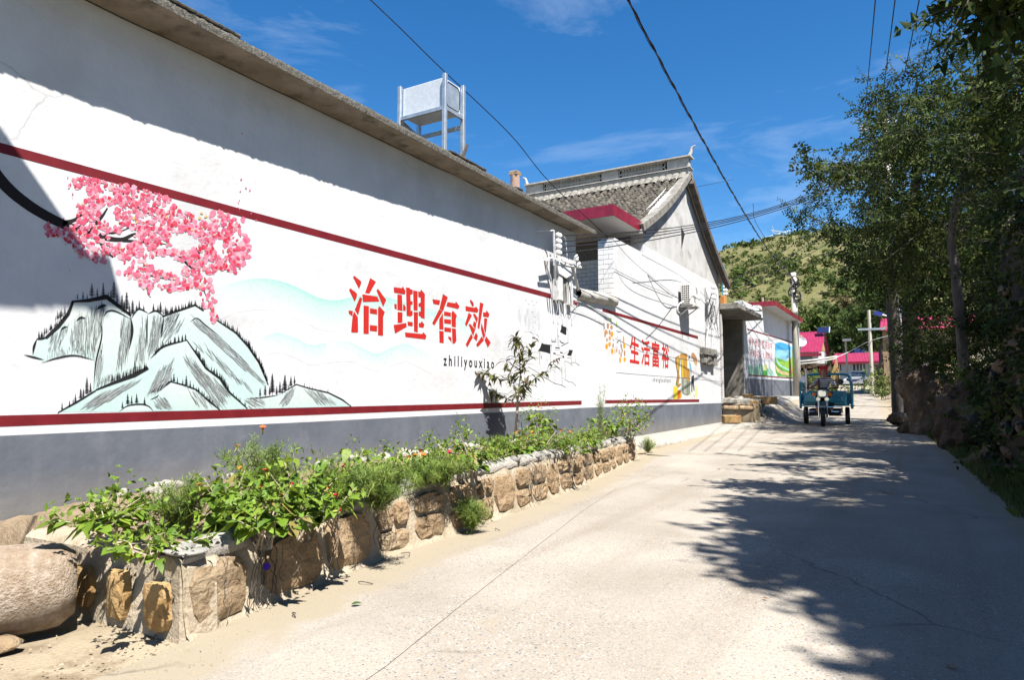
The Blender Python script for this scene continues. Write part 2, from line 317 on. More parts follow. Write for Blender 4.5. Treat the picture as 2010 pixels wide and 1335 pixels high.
# road concrete
def road_material():
    m = bpy.data.materials.new('aggregate_concrete_road'); m.use_nodes = True; t = m.node_tree; n = t.nodes; L = t.links.new; b = n['Principled BSDF']
    b.inputs['Roughness'].default_value = .93; b.inputs['Specular IOR Level'].default_value = .2
    geo = n.new('ShaderNodeNewGeometry'); P = geo.outputs['Position']
    def tex(kind, sc, **k):
        q = n.new(kind); q.inputs['Scale'].default_value = sc; L(k.get('vec', P), q.inputs['Vector'])
        if 'det' in k: q.inputs['Detail'].default_value = k['det']
        return q
    def ramp(f, p, a, c):
        r = n.new('ShaderNodeValToRGB'); e = r.color_ramp.elements; e[0].position, e[1].position = p; e[0].color = (*a, 1); e[1].color = (*c, 1); L(f, r.inputs[0]); return r.outputs[0]
    def mix(f, a, c, mode='MIX'):
        q = n.new('ShaderNodeMix'); q.data_type = 'RGBA'; q.blend_type = mode
        for i, x in ((0, f), (6, a), (7, c)):
            if hasattr(x, 'is_output'): L(x, q.inputs[i])
            else: q.inputs[i].default_value = x if i == 0 else (*x, 1)
        return q.outputs[2]
    def math_(op, a, c):
        q = n.new('ShaderNodeMath'); q.operation = op
        for i, x in ((0, a), (1, c)):
            if hasattr(x, 'is_output'): L(x, q.inputs[i])
            else: q.inputs[i].default_value = x
        return q.outputs[0]
    col = ramp(tex('ShaderNodeTexNoise', 1.1, det=6).outputs[0], (.35, .68), (.236, .21, .173), (.3, .272, .232))
    mp = n.new('ShaderNodeMapping'); mp.inputs['Scale'].default_value = (3.4, .16, 1); mp.inputs['Rotation'].default_value = (0, 0, .12); L(P, mp.inputs[0])
    tr = ramp(tex('ShaderNodeTexNoise', 1.0, det=4, vec=mp.outputs[0]).outputs[0], (.5, .72), (0, 0, 0), (.65, .65, .65))
    col = mix(tr, col, (.2, .168, .128))
    # aggregate: stones of three tints showing through worn paste
    wear = ramp(tex('ShaderNodeTexNoise', .8, det=5).outputs[0], (.36, .58), (.25, .25, .25), (1, 1, 1))
    v = tex('ShaderNodeTexVoronoi', 70); sep = n.new('ShaderNodeSeparateColor'); L(v.outputs['Color'], sep.inputs[0])
    core = math_('LESS_THAN', v.outputs['Distance'], .36)
    for lo, hi, c in ((0, .13, (.085, .09, .11)), (.13, .2, (.155, .15, .155)), (.2, .34, (.4, .37, .33)), (.34, .42, (.25, .165, .1))):
        a = math_('MULTIPLY', math_('GREATER_THAN', sep.outputs[0], lo), math_('LESS_THAN', sep.outputs[0], hi))
        col = mix(math_('MULTIPLY', math_('MULTIPLY', a, core), wear), col, c)
    v2 = tex('ShaderNodeTexVoronoi', 190); s2 = n.new('ShaderNodeSeparateColor'); L(v2.outputs['Color'], s2.inputs[0])
    col = mix(math_('MULTIPLY', math_('LESS_THAN', s2.outputs[0], .2), .45), col, (.14, .125, .11))
    at = n.new('ShaderNodeAttribute'); at.attribute_name = 'Col'; sc_ = n.new('ShaderNodeSeparateColor'); L(at.outputs['Color'], sc_.inputs[0])
    edge = math_('ADD', sc_.outputs[0], math_('MULTIPLY', math_('SUBTRACT', tex('ShaderNodeTexNoise', 5, det=6).outputs[0], .5), 1.1))
    col = mix(ramp(edge, (.42, .75), (0, 0, 0), (1, 1, 1)), col, (.245, .21, .155))
    cv = n.new('ShaderNodeTexVoronoi'); cv.feature = 'DISTANCE_TO_EDGE'; cv.inputs['Scale'].default_value = .33; wq = n.new('ShaderNodeMix'); wq.data_type = 'VECTOR'; wq.inputs[0].default_value = .3; L(P, wq.inputs[4]); L(tex('ShaderNodeTexNoise', 1.7, det=9).outputs[1], wq.inputs[5]); L(wq.outputs[1], cv.inputs['Vector'])
    col = mix(math_('MULTIPLY', ramp(cv.outputs['Distance'], (.0012, .0035), (.7, .7, .7), (0, 0, 0)), ramp(tex('ShaderNodeTexNoise', .45, det=3).outputs[0], (.5, .56), (0, 0, 0), (1, 1, 1))), col, (.1, .085, .065))
    col = mix(ramp(tex('ShaderNodeTexNoise', 2.4, det=7).outputs[0], (.6, .74), (0, 0, 0), (.4, .4, .4)), col, (.17, .14, .105))
    L(col, b.inputs['Base Color'])
    bp = n.new('ShaderNodeBump'); bp.inputs['Strength'].default_value = .5; bp.inputs['Distance'].default_value = .006
    h = math_('ADD', math_('MULTIPLY', v.outputs['Distance'], .5), tex('ShaderNodeTexNoise', 120, det=4).outputs[0]); L(h, bp.inputs['Height']); L(bp.outputs[0], b.inputs['Normal'])
    return m
M['road'] = road_material()
JT = [(-4, -1.55), (0, -1.62), (2.0, -1.79), (2.81, -1.98), (4.16, -2.28), (5.56, -2.59), (8.72, -3.18), (11, -3.5)]      # the joint between the two slabs
def strip(name, fl, fr, ys, nx, dz, mat, edge=None):
    vs = []; fs = []; cs = []
    for y in ys:
        a, b = fl(y), fr(y)
        for i in range(nx+1):
            x = a+(b-a)*i/nx; vs.append((x, y, g(x, y)+dz+.004*mn.noise((x*2, y*2, 3))))
            e = edge(x, y) if edge else 0; cs.append((e, e, e))
    for j in range(len(ys)-1):
        for i in range(nx): k = j*(nx+1)+i; fs.append((k, k+1, k+nx+2, k+nx+1))
    return npmesh(name, vs, fs, mat, cols=cs, smooth=True)
def redge(x, y): return max(sst(.55, 0, x-lerpt(XL, y)), .85*sst(.5, 0, lerpt(XR, y)-x), .5*sst(.14, 0, abs(x-lerpt(JT, y)-.2)) if y < 12 else 0)
ysn = list(np.arange(-4, 12, .16))+list(np.arange(12, 40, .35))+list(np.arange(40, 96, 2))
struct(strip('road', lambda y: lerpt(JT, y)+.003 if y < 11 else lerpt(XL, y)-.1, lambda y: lerpt(XR, y)+.12, ysn, 26, .008, M['road'], redge))
yse = [y for y in ysn if y < 11]
struct(strip('road_edge_slab', lambda y: lerpt(XL, y)-.12, lambda y: lerpt(JT, y)-.003, yse, 8, .006, M['road'], redge))
# paved apron along the second house, and the terrace by the gate
ap = strip('pavement', lambda y: -5.6, lambda y: -4.28+(17-y)*.0-.25*sst(14, 10.6, y), [y for y in np.arange(10.7, 22.6, .3)], 5, .05, M['plasterfloor'] if 'plasterfloor' in M else M['mortarw'])
bm = bmesh.new(); bm.from_mesh(ap.data); r = bmesh.ops.extrude_face_region(bm, geom=bm.faces[:]); bmesh.ops.translate(bm, verts=[e for e in r['geom'] if isinstance(e, bmesh.types.BMVert)], vec=(0, 0, -.12)); bmesh.ops.recalc_face_normals(bm, faces=bm.faces); bm.to_mesh(ap.data); bm.free(); struct(ap)
ap = strip('pavement', lambda y: -5.55, lambda y: lerpt(XL, y)+.05, [y for y in np.arange(23.0, 38, .35)], 8, .012, M['mortarw']); struct(ap)
# gravel, twigs and grit on the dirt
def scatter_bits(name, spots, mat, szr, flat=.6):
    vs = []; fs = []
    for x, y in spots:
        s = random.uniform(*szr); z = g(x, y)+.006; b = len(vs); a0 = random.random()*6
        for k in range(4): vs.append((x+s*cos(a0+k*1.57)*random.uniform(.6, 1.3), y+s*sin(a0+k*1.57)*random.uniform(.6, 1.3), z-.004))
        vs.append((x+random.uniform(-.3, .3)*s, y, z+s*flat)); fs += [(b, b+1, b+4), (b+1, b+2, b+4), (b+2, b+3, b+4), (b+3, b, b+4)]
    return stuff(npmesh(name, vs, fs, mat))
sp = []
for i in range(1500):
    y = random.uniform(.6, 3.2); x = lerpt(XL, y)+random.gauss(.0, .28); sp.append((x, y))
for i in range(1200):
    y = random.uniform(2, 10.5); sp.append((lerpt(XL, y)+random.gauss(.0, .1), y))
scatter_bits('gravel', sp, M['dirt'], (.003, .009))
sp = [(lerpt(XL, y)+abs(random.gauss(.1, .35)), y) for y in [random.uniform(1, 10) for i in range(260)]]
scatter_bits('grit', sp, M['bark'], (.003, .008), .4)
sp = [(random.uniform(-2.6, .8), random.uniform(1.2, 9)) for i in range(140)]
scatter_bits('road_litter', sp, M['bark'], (.003, .009), .4)
# hill
def hillz(x, y):
    t = (x+44)/1.0
    az = math.degrees(atan2(-x, y))                               # left of the street is positive
    crest = 41+6*sst(19, 8, az)-8*sst(2, -25, az)-10*sst(22, 60, az)
    r = sqrt(x*x+y*y); a = sst(78, 235, r)
    return gr(min(y, 100))+crest*a*(1+.05*mn.noise((x*.03, y*.03, 1)))+2.2*mn.noise((x*.05, y*.05, 2))*a+.8*mn.noise((x*.2, y*.2, 5))*a
M['hill'] = pm('hillside_scrub', (.075, .085, .024), (.15, .135, .055), .09, 1, 1, 2.5, c3=(.2, .165, .08), s3=.3, detail=10, bd=.5)
vs = []; fs = []; az = np.radians(np.arange(-50, 75, 1.0)); rs = np.concatenate([np.arange(70, 250, 4), np.arange(250, 420, 20)])
for r_ in rs:
    for a_ in az:
        x, y = -sin(a_)*r_, cos(a_)*r_; vs.append((x, y, hillz(x, y)-.3 if r_ < 250 else hillz(x*250/r_, y*250/r_)-(r_-250)*.25))
n_ = len(az)
for j in range(len(rs)-1):
    for i in range(n_-1): k = j*n_+i; fs.append((k, k+1, k+n_+1, k+n_))
struct(npmesh('hill', vs, fs, M['hill'], smooth=True))
def shrub_cloud(name, pts, mat, base, nl=26, leaf=.16):
    """pts: (x,y,z,r); every shrub is a loose ball of leaf-clump faces"""
    n = len(pts); P = np.array(pts); N = n*nl
    d = NR.normal(size=(N, 3)); d /= np.linalg.norm(d, axis=1)[:, None]; d[:, 2] = np.abs(d[:, 2])*.95-.1
    rr = np.repeat(P[:, 3], nl)*(.55+.5*NR.random(N)); c = np.repeat(P[:, :3], nl, 0)+d*rr[:, None]
    s = np.repeat(P[:, 3], nl)*leaf*3*(.6+.8*NR.random(N)); a = NR.normal(size=(N, 3)); b = NR.normal(size=(N, 3))
    a /= np.linalg.norm(a, axis=1)[:, None]; b /= np.linalg.norm(b, axis=1)[:, None]
    vs = np.stack([c+a*s[:, None], c+b*s[:, None], c-a*s[:, None]*.8-b*s[:, None]*.5], 1).reshape(-1, 3)
    tone = np.repeat(np.array(base)[NR.integers(0, len(base), n)], nl, 0)*(.75+.5*NR.random((N, 1)))
    return npmesh(name, vs, np.arange(N*3).reshape(-1, 3), mat, cols=np.repeat(tone, 3, 0))
pts = []
while len(pts) < 4800:
    a_ = radians(random.uniform(-8, 24)); r_ = random.uniform(85, 245); x, y = -sin(a_)*r_, cos(a_)*r_
    dens = mn.noise((x*.04, y*.04, 9))+.35-.9*sst(150, 240, r_)+.3*sst(130, 90, r_)
    if random.random() < max(.16, dens): pts.append((x, y, hillz(x, y), random.choice((.25, .3, .4, .5, .7, 1.2))*(1 if r_ > 120 else .7)*(1.7 if random.random() < .05 else 1)))
stuff(shrub_cloud('hillside_shrubs', pts, M['leaf'], [(.06, .09, .02), (.075, .108, .026), (.1, .125, .036), (.045, .068, .018), (.125, .14, .05)], 22))
# ================================================================ the long white mural house
WX = -5.492
SOFF = 3.12
EAVE = [(-8, -5.06), (2.96, -5.072), (3.43, -5.081), (4.57, -5.096), (5.29, -5.101), (6.68, -5.132), (8.62, -5.175), (10.4, -5.205), (11.95, -5.214)]
H1 = thing('mural_house', 'long low white house with painted red lettering and mountain mural on its street wall', 'house', (WX, 5, -1.1))
m = MB(); m.box(WX-.3, WX, -6, 11.6, -1.5, SOFF); m.build('wall', M['white'], H1)
m = MB(); m.box(WX-4.2, WX-.31, 11.3, 11.6, -1.5, SOFF); m.build('end_wall', M['white'], H1)
m = MB(); top = [(-6, -.285), (2.29, -.2676), (5.04, -.2584), (11.6, -.205)]
m.prism([(WX+.001, y, z) for y, z in top]+[(WX+.001, 11.6, -1.4), (WX+.001, -6, -1.4)], (-.0007, 0, 0)); m.build('dado', M['dado'], H1, fixn=True)
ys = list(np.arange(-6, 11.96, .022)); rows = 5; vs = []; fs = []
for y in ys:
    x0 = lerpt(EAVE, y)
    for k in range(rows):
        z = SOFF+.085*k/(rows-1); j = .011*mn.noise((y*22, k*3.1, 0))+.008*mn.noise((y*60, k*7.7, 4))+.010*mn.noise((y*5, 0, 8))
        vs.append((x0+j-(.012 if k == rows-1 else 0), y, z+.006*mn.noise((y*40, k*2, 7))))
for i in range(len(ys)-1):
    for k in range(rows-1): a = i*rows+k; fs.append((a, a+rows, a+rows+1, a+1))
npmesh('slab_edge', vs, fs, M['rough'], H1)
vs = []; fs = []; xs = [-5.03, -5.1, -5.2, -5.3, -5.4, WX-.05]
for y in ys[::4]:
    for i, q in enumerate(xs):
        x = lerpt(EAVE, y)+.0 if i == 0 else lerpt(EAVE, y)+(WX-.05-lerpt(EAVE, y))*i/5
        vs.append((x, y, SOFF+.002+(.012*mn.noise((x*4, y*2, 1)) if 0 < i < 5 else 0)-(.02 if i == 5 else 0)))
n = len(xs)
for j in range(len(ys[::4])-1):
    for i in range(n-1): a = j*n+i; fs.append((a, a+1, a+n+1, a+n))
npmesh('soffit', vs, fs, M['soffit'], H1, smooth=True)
m = MB(); m.prism([(-5.24, -6, SOFF+.08), (-9.6, -6, SOFF+.55), (-9.6, -6, SOFF+.35), (-5.9, -6, SOFF+.01)], (0, 17.94, 0)); m.build('roof', M['conc'], H1, fixn=True)
m = MB()
for y in np.arange(-6, 11.8, .3): m.obox((-7.4, y+.15, SOFF+.335), (2.15, 0, -.232), (0, .11, 0), (.003, 0, .02))
stuff(m.build('roof_tiles', M['tile'], H1))
m = MB(); m.tube([(WX+.006, y, SOFF-.012+.02*mn.noise((y*1.5, 0, 0))) for y in np.arange(1, 11.6, .2)], .004, 4); m.build('soffit_crack', M['dark'], H1)
def edge_tile(y0, y1, name='ridge_tile'):
    tm = MB(); c = V((lerpt(EAVE, y0)-.09, y0, SOFF+.1))
    prof = [(.0, -.0), (.12, .0), (.125, .028), (.06, .045), (0, .04)]
    tm.prism([(lerpt(EAVE, y0)-.12+a, y0, SOFF+.088+b) for a, b in prof], (0, y1-y0, .0)); tm.build(name, M['tile'], H1, bevel=.006)
for a, b in ((3.12, 3.36), (3.37, 3.62), (3.63, 3.8), (7.1, 7.28), (7.29, 7.5), (7.52, 7.74), (7.75, 7.96), (8.9, 9.05), (10.3, 10.45)): edge_tile(a, b)
# ---------------------------------------------------------------- mural painting on the wall plane
class Mural(MB):
    def __init__(s, l=0, x=WX): super().__init__(); s.l = l; s.x = x; s.col = (0, 0, 0); s.k = 0; s.step = 2e-6
    def P(s, u, v): return onx(u, v, s.x+.0007+.00016*s.l+s.k*s.step)
    def fill(s, pts, col):
        s.k += 1
        if not hasattr(col[0], '__len__'): s.col = col; s.poly([s.P(*p) for p in pts]); return
        b = len(s.v); s.col = col[0]; s.poly([s.P(*p) for p in pts]); s.c[b:] = [tuple(c) for c in col]
    def ribbon(s, pts, wd, col, taper=False):
        s.k += 1
        m_ = len(pts); vs = []; s.col = col
        for i, p in enumerate(pts):
            a, b = pts[max(i-1, 0)], pts[min(i+1, m_-1)]; dx, dy = b[0]-a[0], b[1]-a[1]; l = sqrt(dx*dx+dy*dy) or 1
            q = wd[i] if hasattr(wd, '__len__') else wd*(1 if not taper else max(.12, sin(pi*(i+.35)/(m_-.3))))
            vs += [s.P(p[0]-dy/l*q/2, p[1]+dx/l*q/2), s.P(p[0]+dy/l*q/2, p[1]-dx/l*q/2)]
        s.add(vs, [(2*i, 2*i+1, 2*i+3, 2*i+2) for i in range(m_-1)])
    def petal(s, u, v, r, col, k=6):
        a0 = random.random()*6; e = random.uniform(.55, 1); t = random.random()*3
        pts = []
        for i in range(k):
            a = a0+2*pi*i/k; rr = r*random.uniform(.75, 1.2); x, y = rr*cos(a), rr*e*sin(a); pts.append((u+x*cos(t)-y*sin(t), v+x*sin(t)+y*cos(t)))
        s.fill(pts, col)
def S(pts, x0, y0, sc): return [(x0+a/sc, y0+b/sc) for a, b in pts]
def curve(pts, n=6):
    return [(p.x, p.y) for p in spline([V((a, b, 0)) for a, b in pts], n)]
def inside(p, poly):
    x, y = p; r = False; j = len(poly)-1
    for i in range(len(poly)):
        a, b = poly[i], poly[j]
        if (a[1] > y) != (b[1] > y) and x < (b[0]-a[0])*(y-a[1])/(b[1]-a[1])+a[0]: r = not r
        j = i
    return r
def band(name, u0, t0, b0, u1, t1, b1, par, yext=None):
    a, b, c, d = onx(u0, t0, WX), onx(u0, b0, WX), onx(u1, b1, WX), onx(u1, t1, WX); m = MB()
    if yext is not None:
        k = (yext-a.y)/(d.y-a.y); a, b = a+(d-a)*k, b+(c-b)*k
    m.prism([(WX+.0018, p.y, p.z) for p in (a, b, c, d)], (-.0015, 0, 0)); return m.build(name, M['band'], par, fixn=True)
band('red_band', 0, 279.5, 299.5, 1133, 591, 600, H1, -6)
band('red_band', 0, 816, 838, 1141.6, 786.7, 794.7, H1, -6)
WHT = (.8, .8, .795); TEAL = (.58, .79, .745); INK = (.012, .012, .013); RED = (.62, .02, .012)
# misty hills
m = Mural(0)
def mist(top, dep, col=(.55, .77, .72)):
    m.l += .4
    t = curve(top, 8); b = len(m.v); n = len(t); vs = []; cs = []
    for k, f in ((0, 0), (1, .25), (2, 1)):
        for i, (u, v) in enumerate(t):
            e = min(1, 4*min(i, n-1-i)/n); a = (1.5, .8, 0)[k]*(.25+.75*e); vs.append(m.P(u, v+dep*f)); cs.append(tuple(WHT[j]+(col[j]-WHT[j])*a for j in range(3)))
    m.col = WHT; m.add(vs, [(k*n+i, k*n+n+i, k*n+n+i+1, k*n+i+1) for k in range(2) for i in range(n-1)]); m.c[b:] = cs
mist(S([(1230, 360), (1350, 318), (1500, 306), (1640, 340), (1800, 415), (1900, 428), (2010, 405), (2130, 400), (2250, 430), (2400, 470), (2540, 500)], 0, 440, 2.871), 62)
mist([(770, 600), (800, 606), (840, 612), (870, 614), (900, 622), (925, 640), (950, 664)], 42, (.62, .79, .75))
mist(S([(1440, 680), (1500, 630), (1570, 612), (1660, 640), (1750, 680), (1830, 672), (1920, 660), (2010, 665)], 0, 440, 2.871), 40, (.64, .79, .76))
mist([(640, 672), (680, 670), (715, 685), (740, 694), (770, 682), (795, 675), (820, 684), (850, 700)], 36, (.64, .79, .76))
m.build('painted_mist', M['paint'], H1)
# ink mountains
K = 2.871
def Q(pts): return S(pts, 0, 440, K)
m = Mural(1)
def mtn(pts, lo=TEAL, hi=(.74, .8, .78), rnd=.35):
    p = Q(pts); ys_ = [q[1] for q in p]; a, b = min(ys_), max(ys_)
    m.fill(p, [tuple(hi[j]+(lo[j]-hi[j])*min(1, max(0, (q[1]-a)/(b-a)+random.uniform(-rnd, rnd))) for j in range(3)) for q in p])
M1 = [(185, 735), (205, 650), (260, 640), (330, 570), (385, 510), (412, 440), (500, 428), (600, 415), (660, 455), (745, 520), (780, 478), (835, 500), (880, 488), (930, 512), (990, 490), (1100, 455), (1150, 490), (1240, 545), (1330, 610), (1400, 690), (1460, 780), (1512, 905), (1480, 985), (1395, 1040), (1100, 1050), (700, 1050), (520, 940), (532, 770), (440, 740), (340, 750), (240, 778)]
mtn(M1)
m.l = 2
mtn([(535, 940), (680, 880), (830, 820), (850, 745), (930, 670), (1050, 655), (1110, 730), (1160, 810), (1240, 870), (1280, 930), (1395, 1040), (1200, 1052), (335, 1060), (430, 1000)], (.55, .78, .73), (.7, .8, .78))
mtn([(1385, 985), (1480, 975), (1570, 960), (1670, 903), (1740, 925), (1850, 950), (1980, 1028), (1400, 1042)], (.56, .76, .72), (.76, .8, .79))
m.l = 3
mtn([(870, 965), (960, 888), (1030, 905), (1100, 930), (1180, 1000), (1240, 1050), (850, 1055)], (.55, .77, .72), (.76, .8, .79))
mtn([(672, 1052), (720, 1022), (790, 1013), (830, 1025), (868, 1055)], (.62, .78, .75), (.76, .8, .79))
m.build('painted_mountain', M['paint'], H1)
m = Mural(4)
def wash(poly, dirn, n, ln, wd=(1.2, 5), dark=(.02, .35), bg=(.62, .78, .75)):
    p = Q(poly); x0, x1 = min(a for a, b in p), max(a for a, b in p); y0, y1 = min(b for a, b in p), max(b for a, b in p); k = 0; dl = sqrt(dirn[0]**2+dirn[1]**2); t = 0
    while k < n and t < n*30:
        t += 1; u, v = random.uniform(x0, x1), random.uniform(y0, y1)
        if not inside((u, v), p): continue
        k += 1; l = random.uniform(*ln)/K; d = random.uniform(*dark); dx, dy = dirn[0]/dl, dirn[1]/dl; j = random.uniform(-.12, .12)
        pts = [(u+(dx+j)*l*(q/4-.5)+random.uniform(-.4, .4), v+dy*l*(q/4-.5)) for q in range(5)]
        if not all(inside(q, MALL) for q in (pts[0], pts[-1])): continue
        kk = random.choice((.0, .1, .25, .45)); m.ribbon(pts, random.uniform(*wd)/K, tuple(d+(c-d)*kk for c in bg), True)
MALL = Q([(185, 735), (205, 650), (385, 510), (412, 440), (600, 415), (745, 505), (990, 490), (1100, 455), (1240, 545), (1400, 690), (1512, 905), (1570, 960), (1670, 905), (1850, 950), (1980, 1028), (1395, 1042), (330, 1060), (535, 930), (530, 770), (240, 785)])
for a in (([(280, 640), (370, 580), (385, 590), (330, 700), (270, 730)], (-.25, 1), 60, (20, 90)),
          ([(430, 540), (480, 525), (480, 580), (460, 720), (400, 715), (395, 640)], (0, 1), 110, (30, 110)),
          ([(485, 530), (560, 470), (600, 455), (560, 640), (530, 760), (470, 740)], (-.05, 1), 150, (40, 130)),
          ([(680, 560), (735, 530), (735, 690), (700, 790), (660, 790)], (-.1, 1), 120, (40, 130)),
          ([(800, 540), (832, 530), (830, 680), (800, 790), (750, 800)], (-.05, 1), 80, (40, 120)),
          ([(860, 540), (915, 520), (910, 640), (850, 730), (835, 700)], (-.1, 1), 120, (40, 120)),
          ([(925, 530), (1010, 490), (1000, 550), (930, 580)], (-.5, 1), 70, (20, 60)),
          ([(640, 850), (820, 800), (830, 812), (700, 870), (540, 930), (545, 880)], (-.15, 1), 120, (10, 50)),
          ([(250, 755), (340, 700), (520, 690), (530, 762), (400, 735)], (.05, 1), 70, (15, 50)),
          ([(535, 780), (575, 700), (580, 800), (545, 900)], (-.1, 1), 50, (30, 110))): wash(*a)
for a in (([(1090, 560), (1130, 550), (1260, 650), (1400, 790), (1490, 880), (1480, 900), (1330, 780), (1180, 640)], (.75, .72), 150, (40, 140)),
          ([(1100, 690), (1180, 700), (1330, 850), (1450, 960), (1300, 860)], (.6, .8), 40, (40, 120)),
          ([(870, 860), (960, 790), (960, 870), (880, 950), (840, 940)], (-.45, .9), 120, (40, 120)),
          ([(1040, 780), (1090, 770), (1280, 990), (1290, 1035), (1200, 1000)], (.55, .83), 130, (50, 150)),
          ([(450, 1040), (560, 960), (800, 880), (700, 940), (580, 1020)], (-.8, .55), 110, (50, 150)),
          ([(870, 985), (950, 990), (960, 1040), (880, 1045)], (.7, .7), 60, (30, 80)),
          ([(1060, 940), (1110, 950), (1220, 1040), (1120, 1040)], (.5, .85), 40, (40, 110)),
          ([(1590, 980), (1660, 915), (1640, 1000), (1600, 1035)], (-.5, .8), 60, (30, 90)),
          ([(1400, 990), (1480, 985), (1500, 1030), (1410, 1038)], (.6, .4), 40, (30, 80)),
          ([(1690, 910), (1800, 950), (1930, 1020), (1780, 1010)], (.65, .7), 70, (40, 110)),
          ([(900, 620), (1000, 540), (1050, 560), (930, 660)], (-.5, .8), 40, (30, 90)),
          ([(1130, 830), (1180, 850), (1290, 950), (1260, 960)], (.6, .8), 30, (40, 100))): wash(a[0], a[1], a[2], a[3], (1, 3.5), (.1, .45))
m.build('ink_wash', M['paint'], H1)
m = Mural(18); m.step = 0
def inkline(pts, wd): m.ribbon(curve(Q(pts), 5), wd/K, INK, True) if not hasattr(wd, '__len__') else m.ribbon(curve(Q(pts), 1), [q/K for q in wd], INK)
inkline([(185, 735), (192, 690), (208, 648)], 14); inkline([(205, 648), (262, 640)], 14); inkline([(258, 642), (330, 575), (385, 505), (412, 435)], [16, 22, 20, 14]); inkline([(405, 437), (500, 430), (600, 410), (660, 455), (740, 515)], [10, 20, 28, 20, 12])
inkline([(133, 735), (190, 750), (250, 765)], 9); inkline([(232, 783), (320, 755), (420, 740), (530, 765)], 9)
inkline([(740, 530), (780, 478), (835, 500)], 9); inkline([(833, 505), (880, 488), (925, 520)], 9); inkline([(735, 520), (745, 600), (730, 700)], 16); inkline([(832, 505), (828, 600), (830, 690)], 9)
inkline([(925, 515), (912, 600), (908, 640)], 12); inkline([(915, 520), (990, 492), (1100, 455), (1148, 488)], [8, 12, 10, 8])
inkline([(585, 520), (605, 492), (650, 490), (740, 535)], 9); inkline([(575, 540), (572, 640), (540, 780), (528, 930)], 9); inkline([(545, 480), (575, 462), (600, 458)], 18); inkline([(430, 545), (455, 527), (482, 530)], 12); inkline([(340, 600), (360, 582), (382, 578)], 9)
inkline([(1220, 540), (1330, 612), (1400, 690), (1460, 780), (1512, 905)], [5, 9, 10, 10, 6])
inkline([(540, 935), (640, 895), (760, 850), (835, 810)], [8, 16, 24, 18]); inkline([(850, 755), (920, 690), (1050, 655)], 12); inkline([(1050, 650), (1110, 735), (1160, 812), (1240, 870), (1290, 945), (1395, 1040)], [5, 9, 9, 12, 11, 5])
inkline([(325, 1063), (430, 1005), (540, 938)], [5, 11, 8]); inkline([(850, 945), (890, 930), (960, 888)], [8, 26, 10]); inkline([(955, 886), (1030, 905), (1105, 932), (1180, 1000), (1240, 1048)], [5, 8, 8, 9, 5])
inkline([(672, 1056), (720, 1024), (790, 1015), (835, 1025), (866, 1055)], 8); inkline([(845, 990), (880, 975), (895, 962)], 6)
inkline([(1385, 985), (1480, 977), (1575, 962)], 6); inkline([(1590, 950), (1670, 903), (1740, 925), (1850, 950), (1930, 990), (1980, 1028)], [3, 6, 6, 7, 8, 4]); inkline([(1070, 550), (1110, 530), (1160, 570), (1250, 640)], 6)
def pine(x, y, h):
    u, v = x/K, 440+y/K; h = h/K; m.col = INK; n = max(3, int(h/3.2)); wd = h*random.uniform(.2, .27)
    m.ribbon([(u, v+1), (u+.2, v-h)], [1.1, .5], INK)
    for i in range(n):
        t = (i+.3)/n; ww = wd*(1-t*.82)*random.uniform(.75, 1.15); yy = v-h*(.12+.84*t); d = h/n*.62
        m.fill([(u-ww, yy+d*random.uniform(.1, .6)), (u, yy-d*.5), (u+ww*random.uniform(.8, 1.1), yy+d*random.uniform(.1, .6)), (u, yy+d*.55)], INK)
for x, y, h in ((437, 420, 28), (468, 422, 45), (492, 420, 25), (518, 412, 82), (548, 410, 50), (582, 408, 80), (610, 420, 40), (642, 425, 105), (625, 430, 60), (660, 445, 50), (688, 470, 75), (714, 490, 112), (700, 500, 70), (748, 512, 88), (730, 510, 60), (785, 478, 52), (770, 490, 40), (810, 488, 36), (865, 488, 44), (905, 500, 66), (890, 492, 40), (932, 508, 50), (920, 505, 30), (945, 508, 34), (970, 500, 40), (958, 505, 22), (990, 495, 42), (1010, 488, 30),
                (470, 975, 50), (490, 965, 105), (455, 985, 62), (425, 1005, 50), (392, 1028, 36), (350, 1050, 46), (510, 950, 60), (412, 1012, 30), (720, 1020, 66), (742, 1015, 50), (770, 1012, 60), (690, 1038, 38), (815, 1018, 46), (980, 890, 50), (1000, 895, 34), (1030, 903, 34), (1050, 912, 60), (1072, 918, 38), (1090, 925, 28), (965, 888, 30),
                (1466, 972, 50), (1495, 968, 62), (1535, 960, 122), (1578, 955, 70), (1606, 945, 100), (1560, 962, 50), (1640, 915, 62), (1660, 902, 48), (1590, 955, 40), (1520, 962, 50), (1628, 930, 30), (1715, 915, 20), (1848, 948, 16)): pine(x, y, h)
def fringe(pts, sp, hr):
    p = Q(pts); 
    for (a, b), (c, d) in zip(p, p[1:]):
        n = int(sqrt((c-a)**2+(d-b)**2)*K/sp)
        for i in range(n):
            t = (i+random.random())/n; pine((a+(c-a)*t)*K, (b+(d-b)*t-440)*K, random.uniform(*hr))
fringe([(935, 505), (1000, 485), (1090, 455), (1145, 480)], 9, (16, 34)); fringe([(1222, 540), (1330, 612), (1400, 690), (1460, 780), (1508, 890)], 9, (14, 42)); fringe([(1105, 725), (1160, 812), (1240, 870), (1290, 945)], 9, (18, 44))
fringe([(1105, 940), (1180, 1000), (1240, 1048)], 9, (16, 38)); fringe([(1290, 945), (1395, 1035)], 18, (10, 22)); fringe([(212, 645), (300, 585), (380, 515)], 9, (14, 36)); fringe([(870, 740), (930, 680), (1050, 655)], 11, (14, 40)); fringe([(620, 890), (830, 815)], 8, (10, 46)); fringe([(1720, 920), (1840, 950)], 16, (6, 14)); fringe([(225, 640), (250, 636)], 8, (20, 40)); fringe([(305, 545), (370, 505)], 10, (20, 50))
m.build('ink_outline', M['paint'], H1)
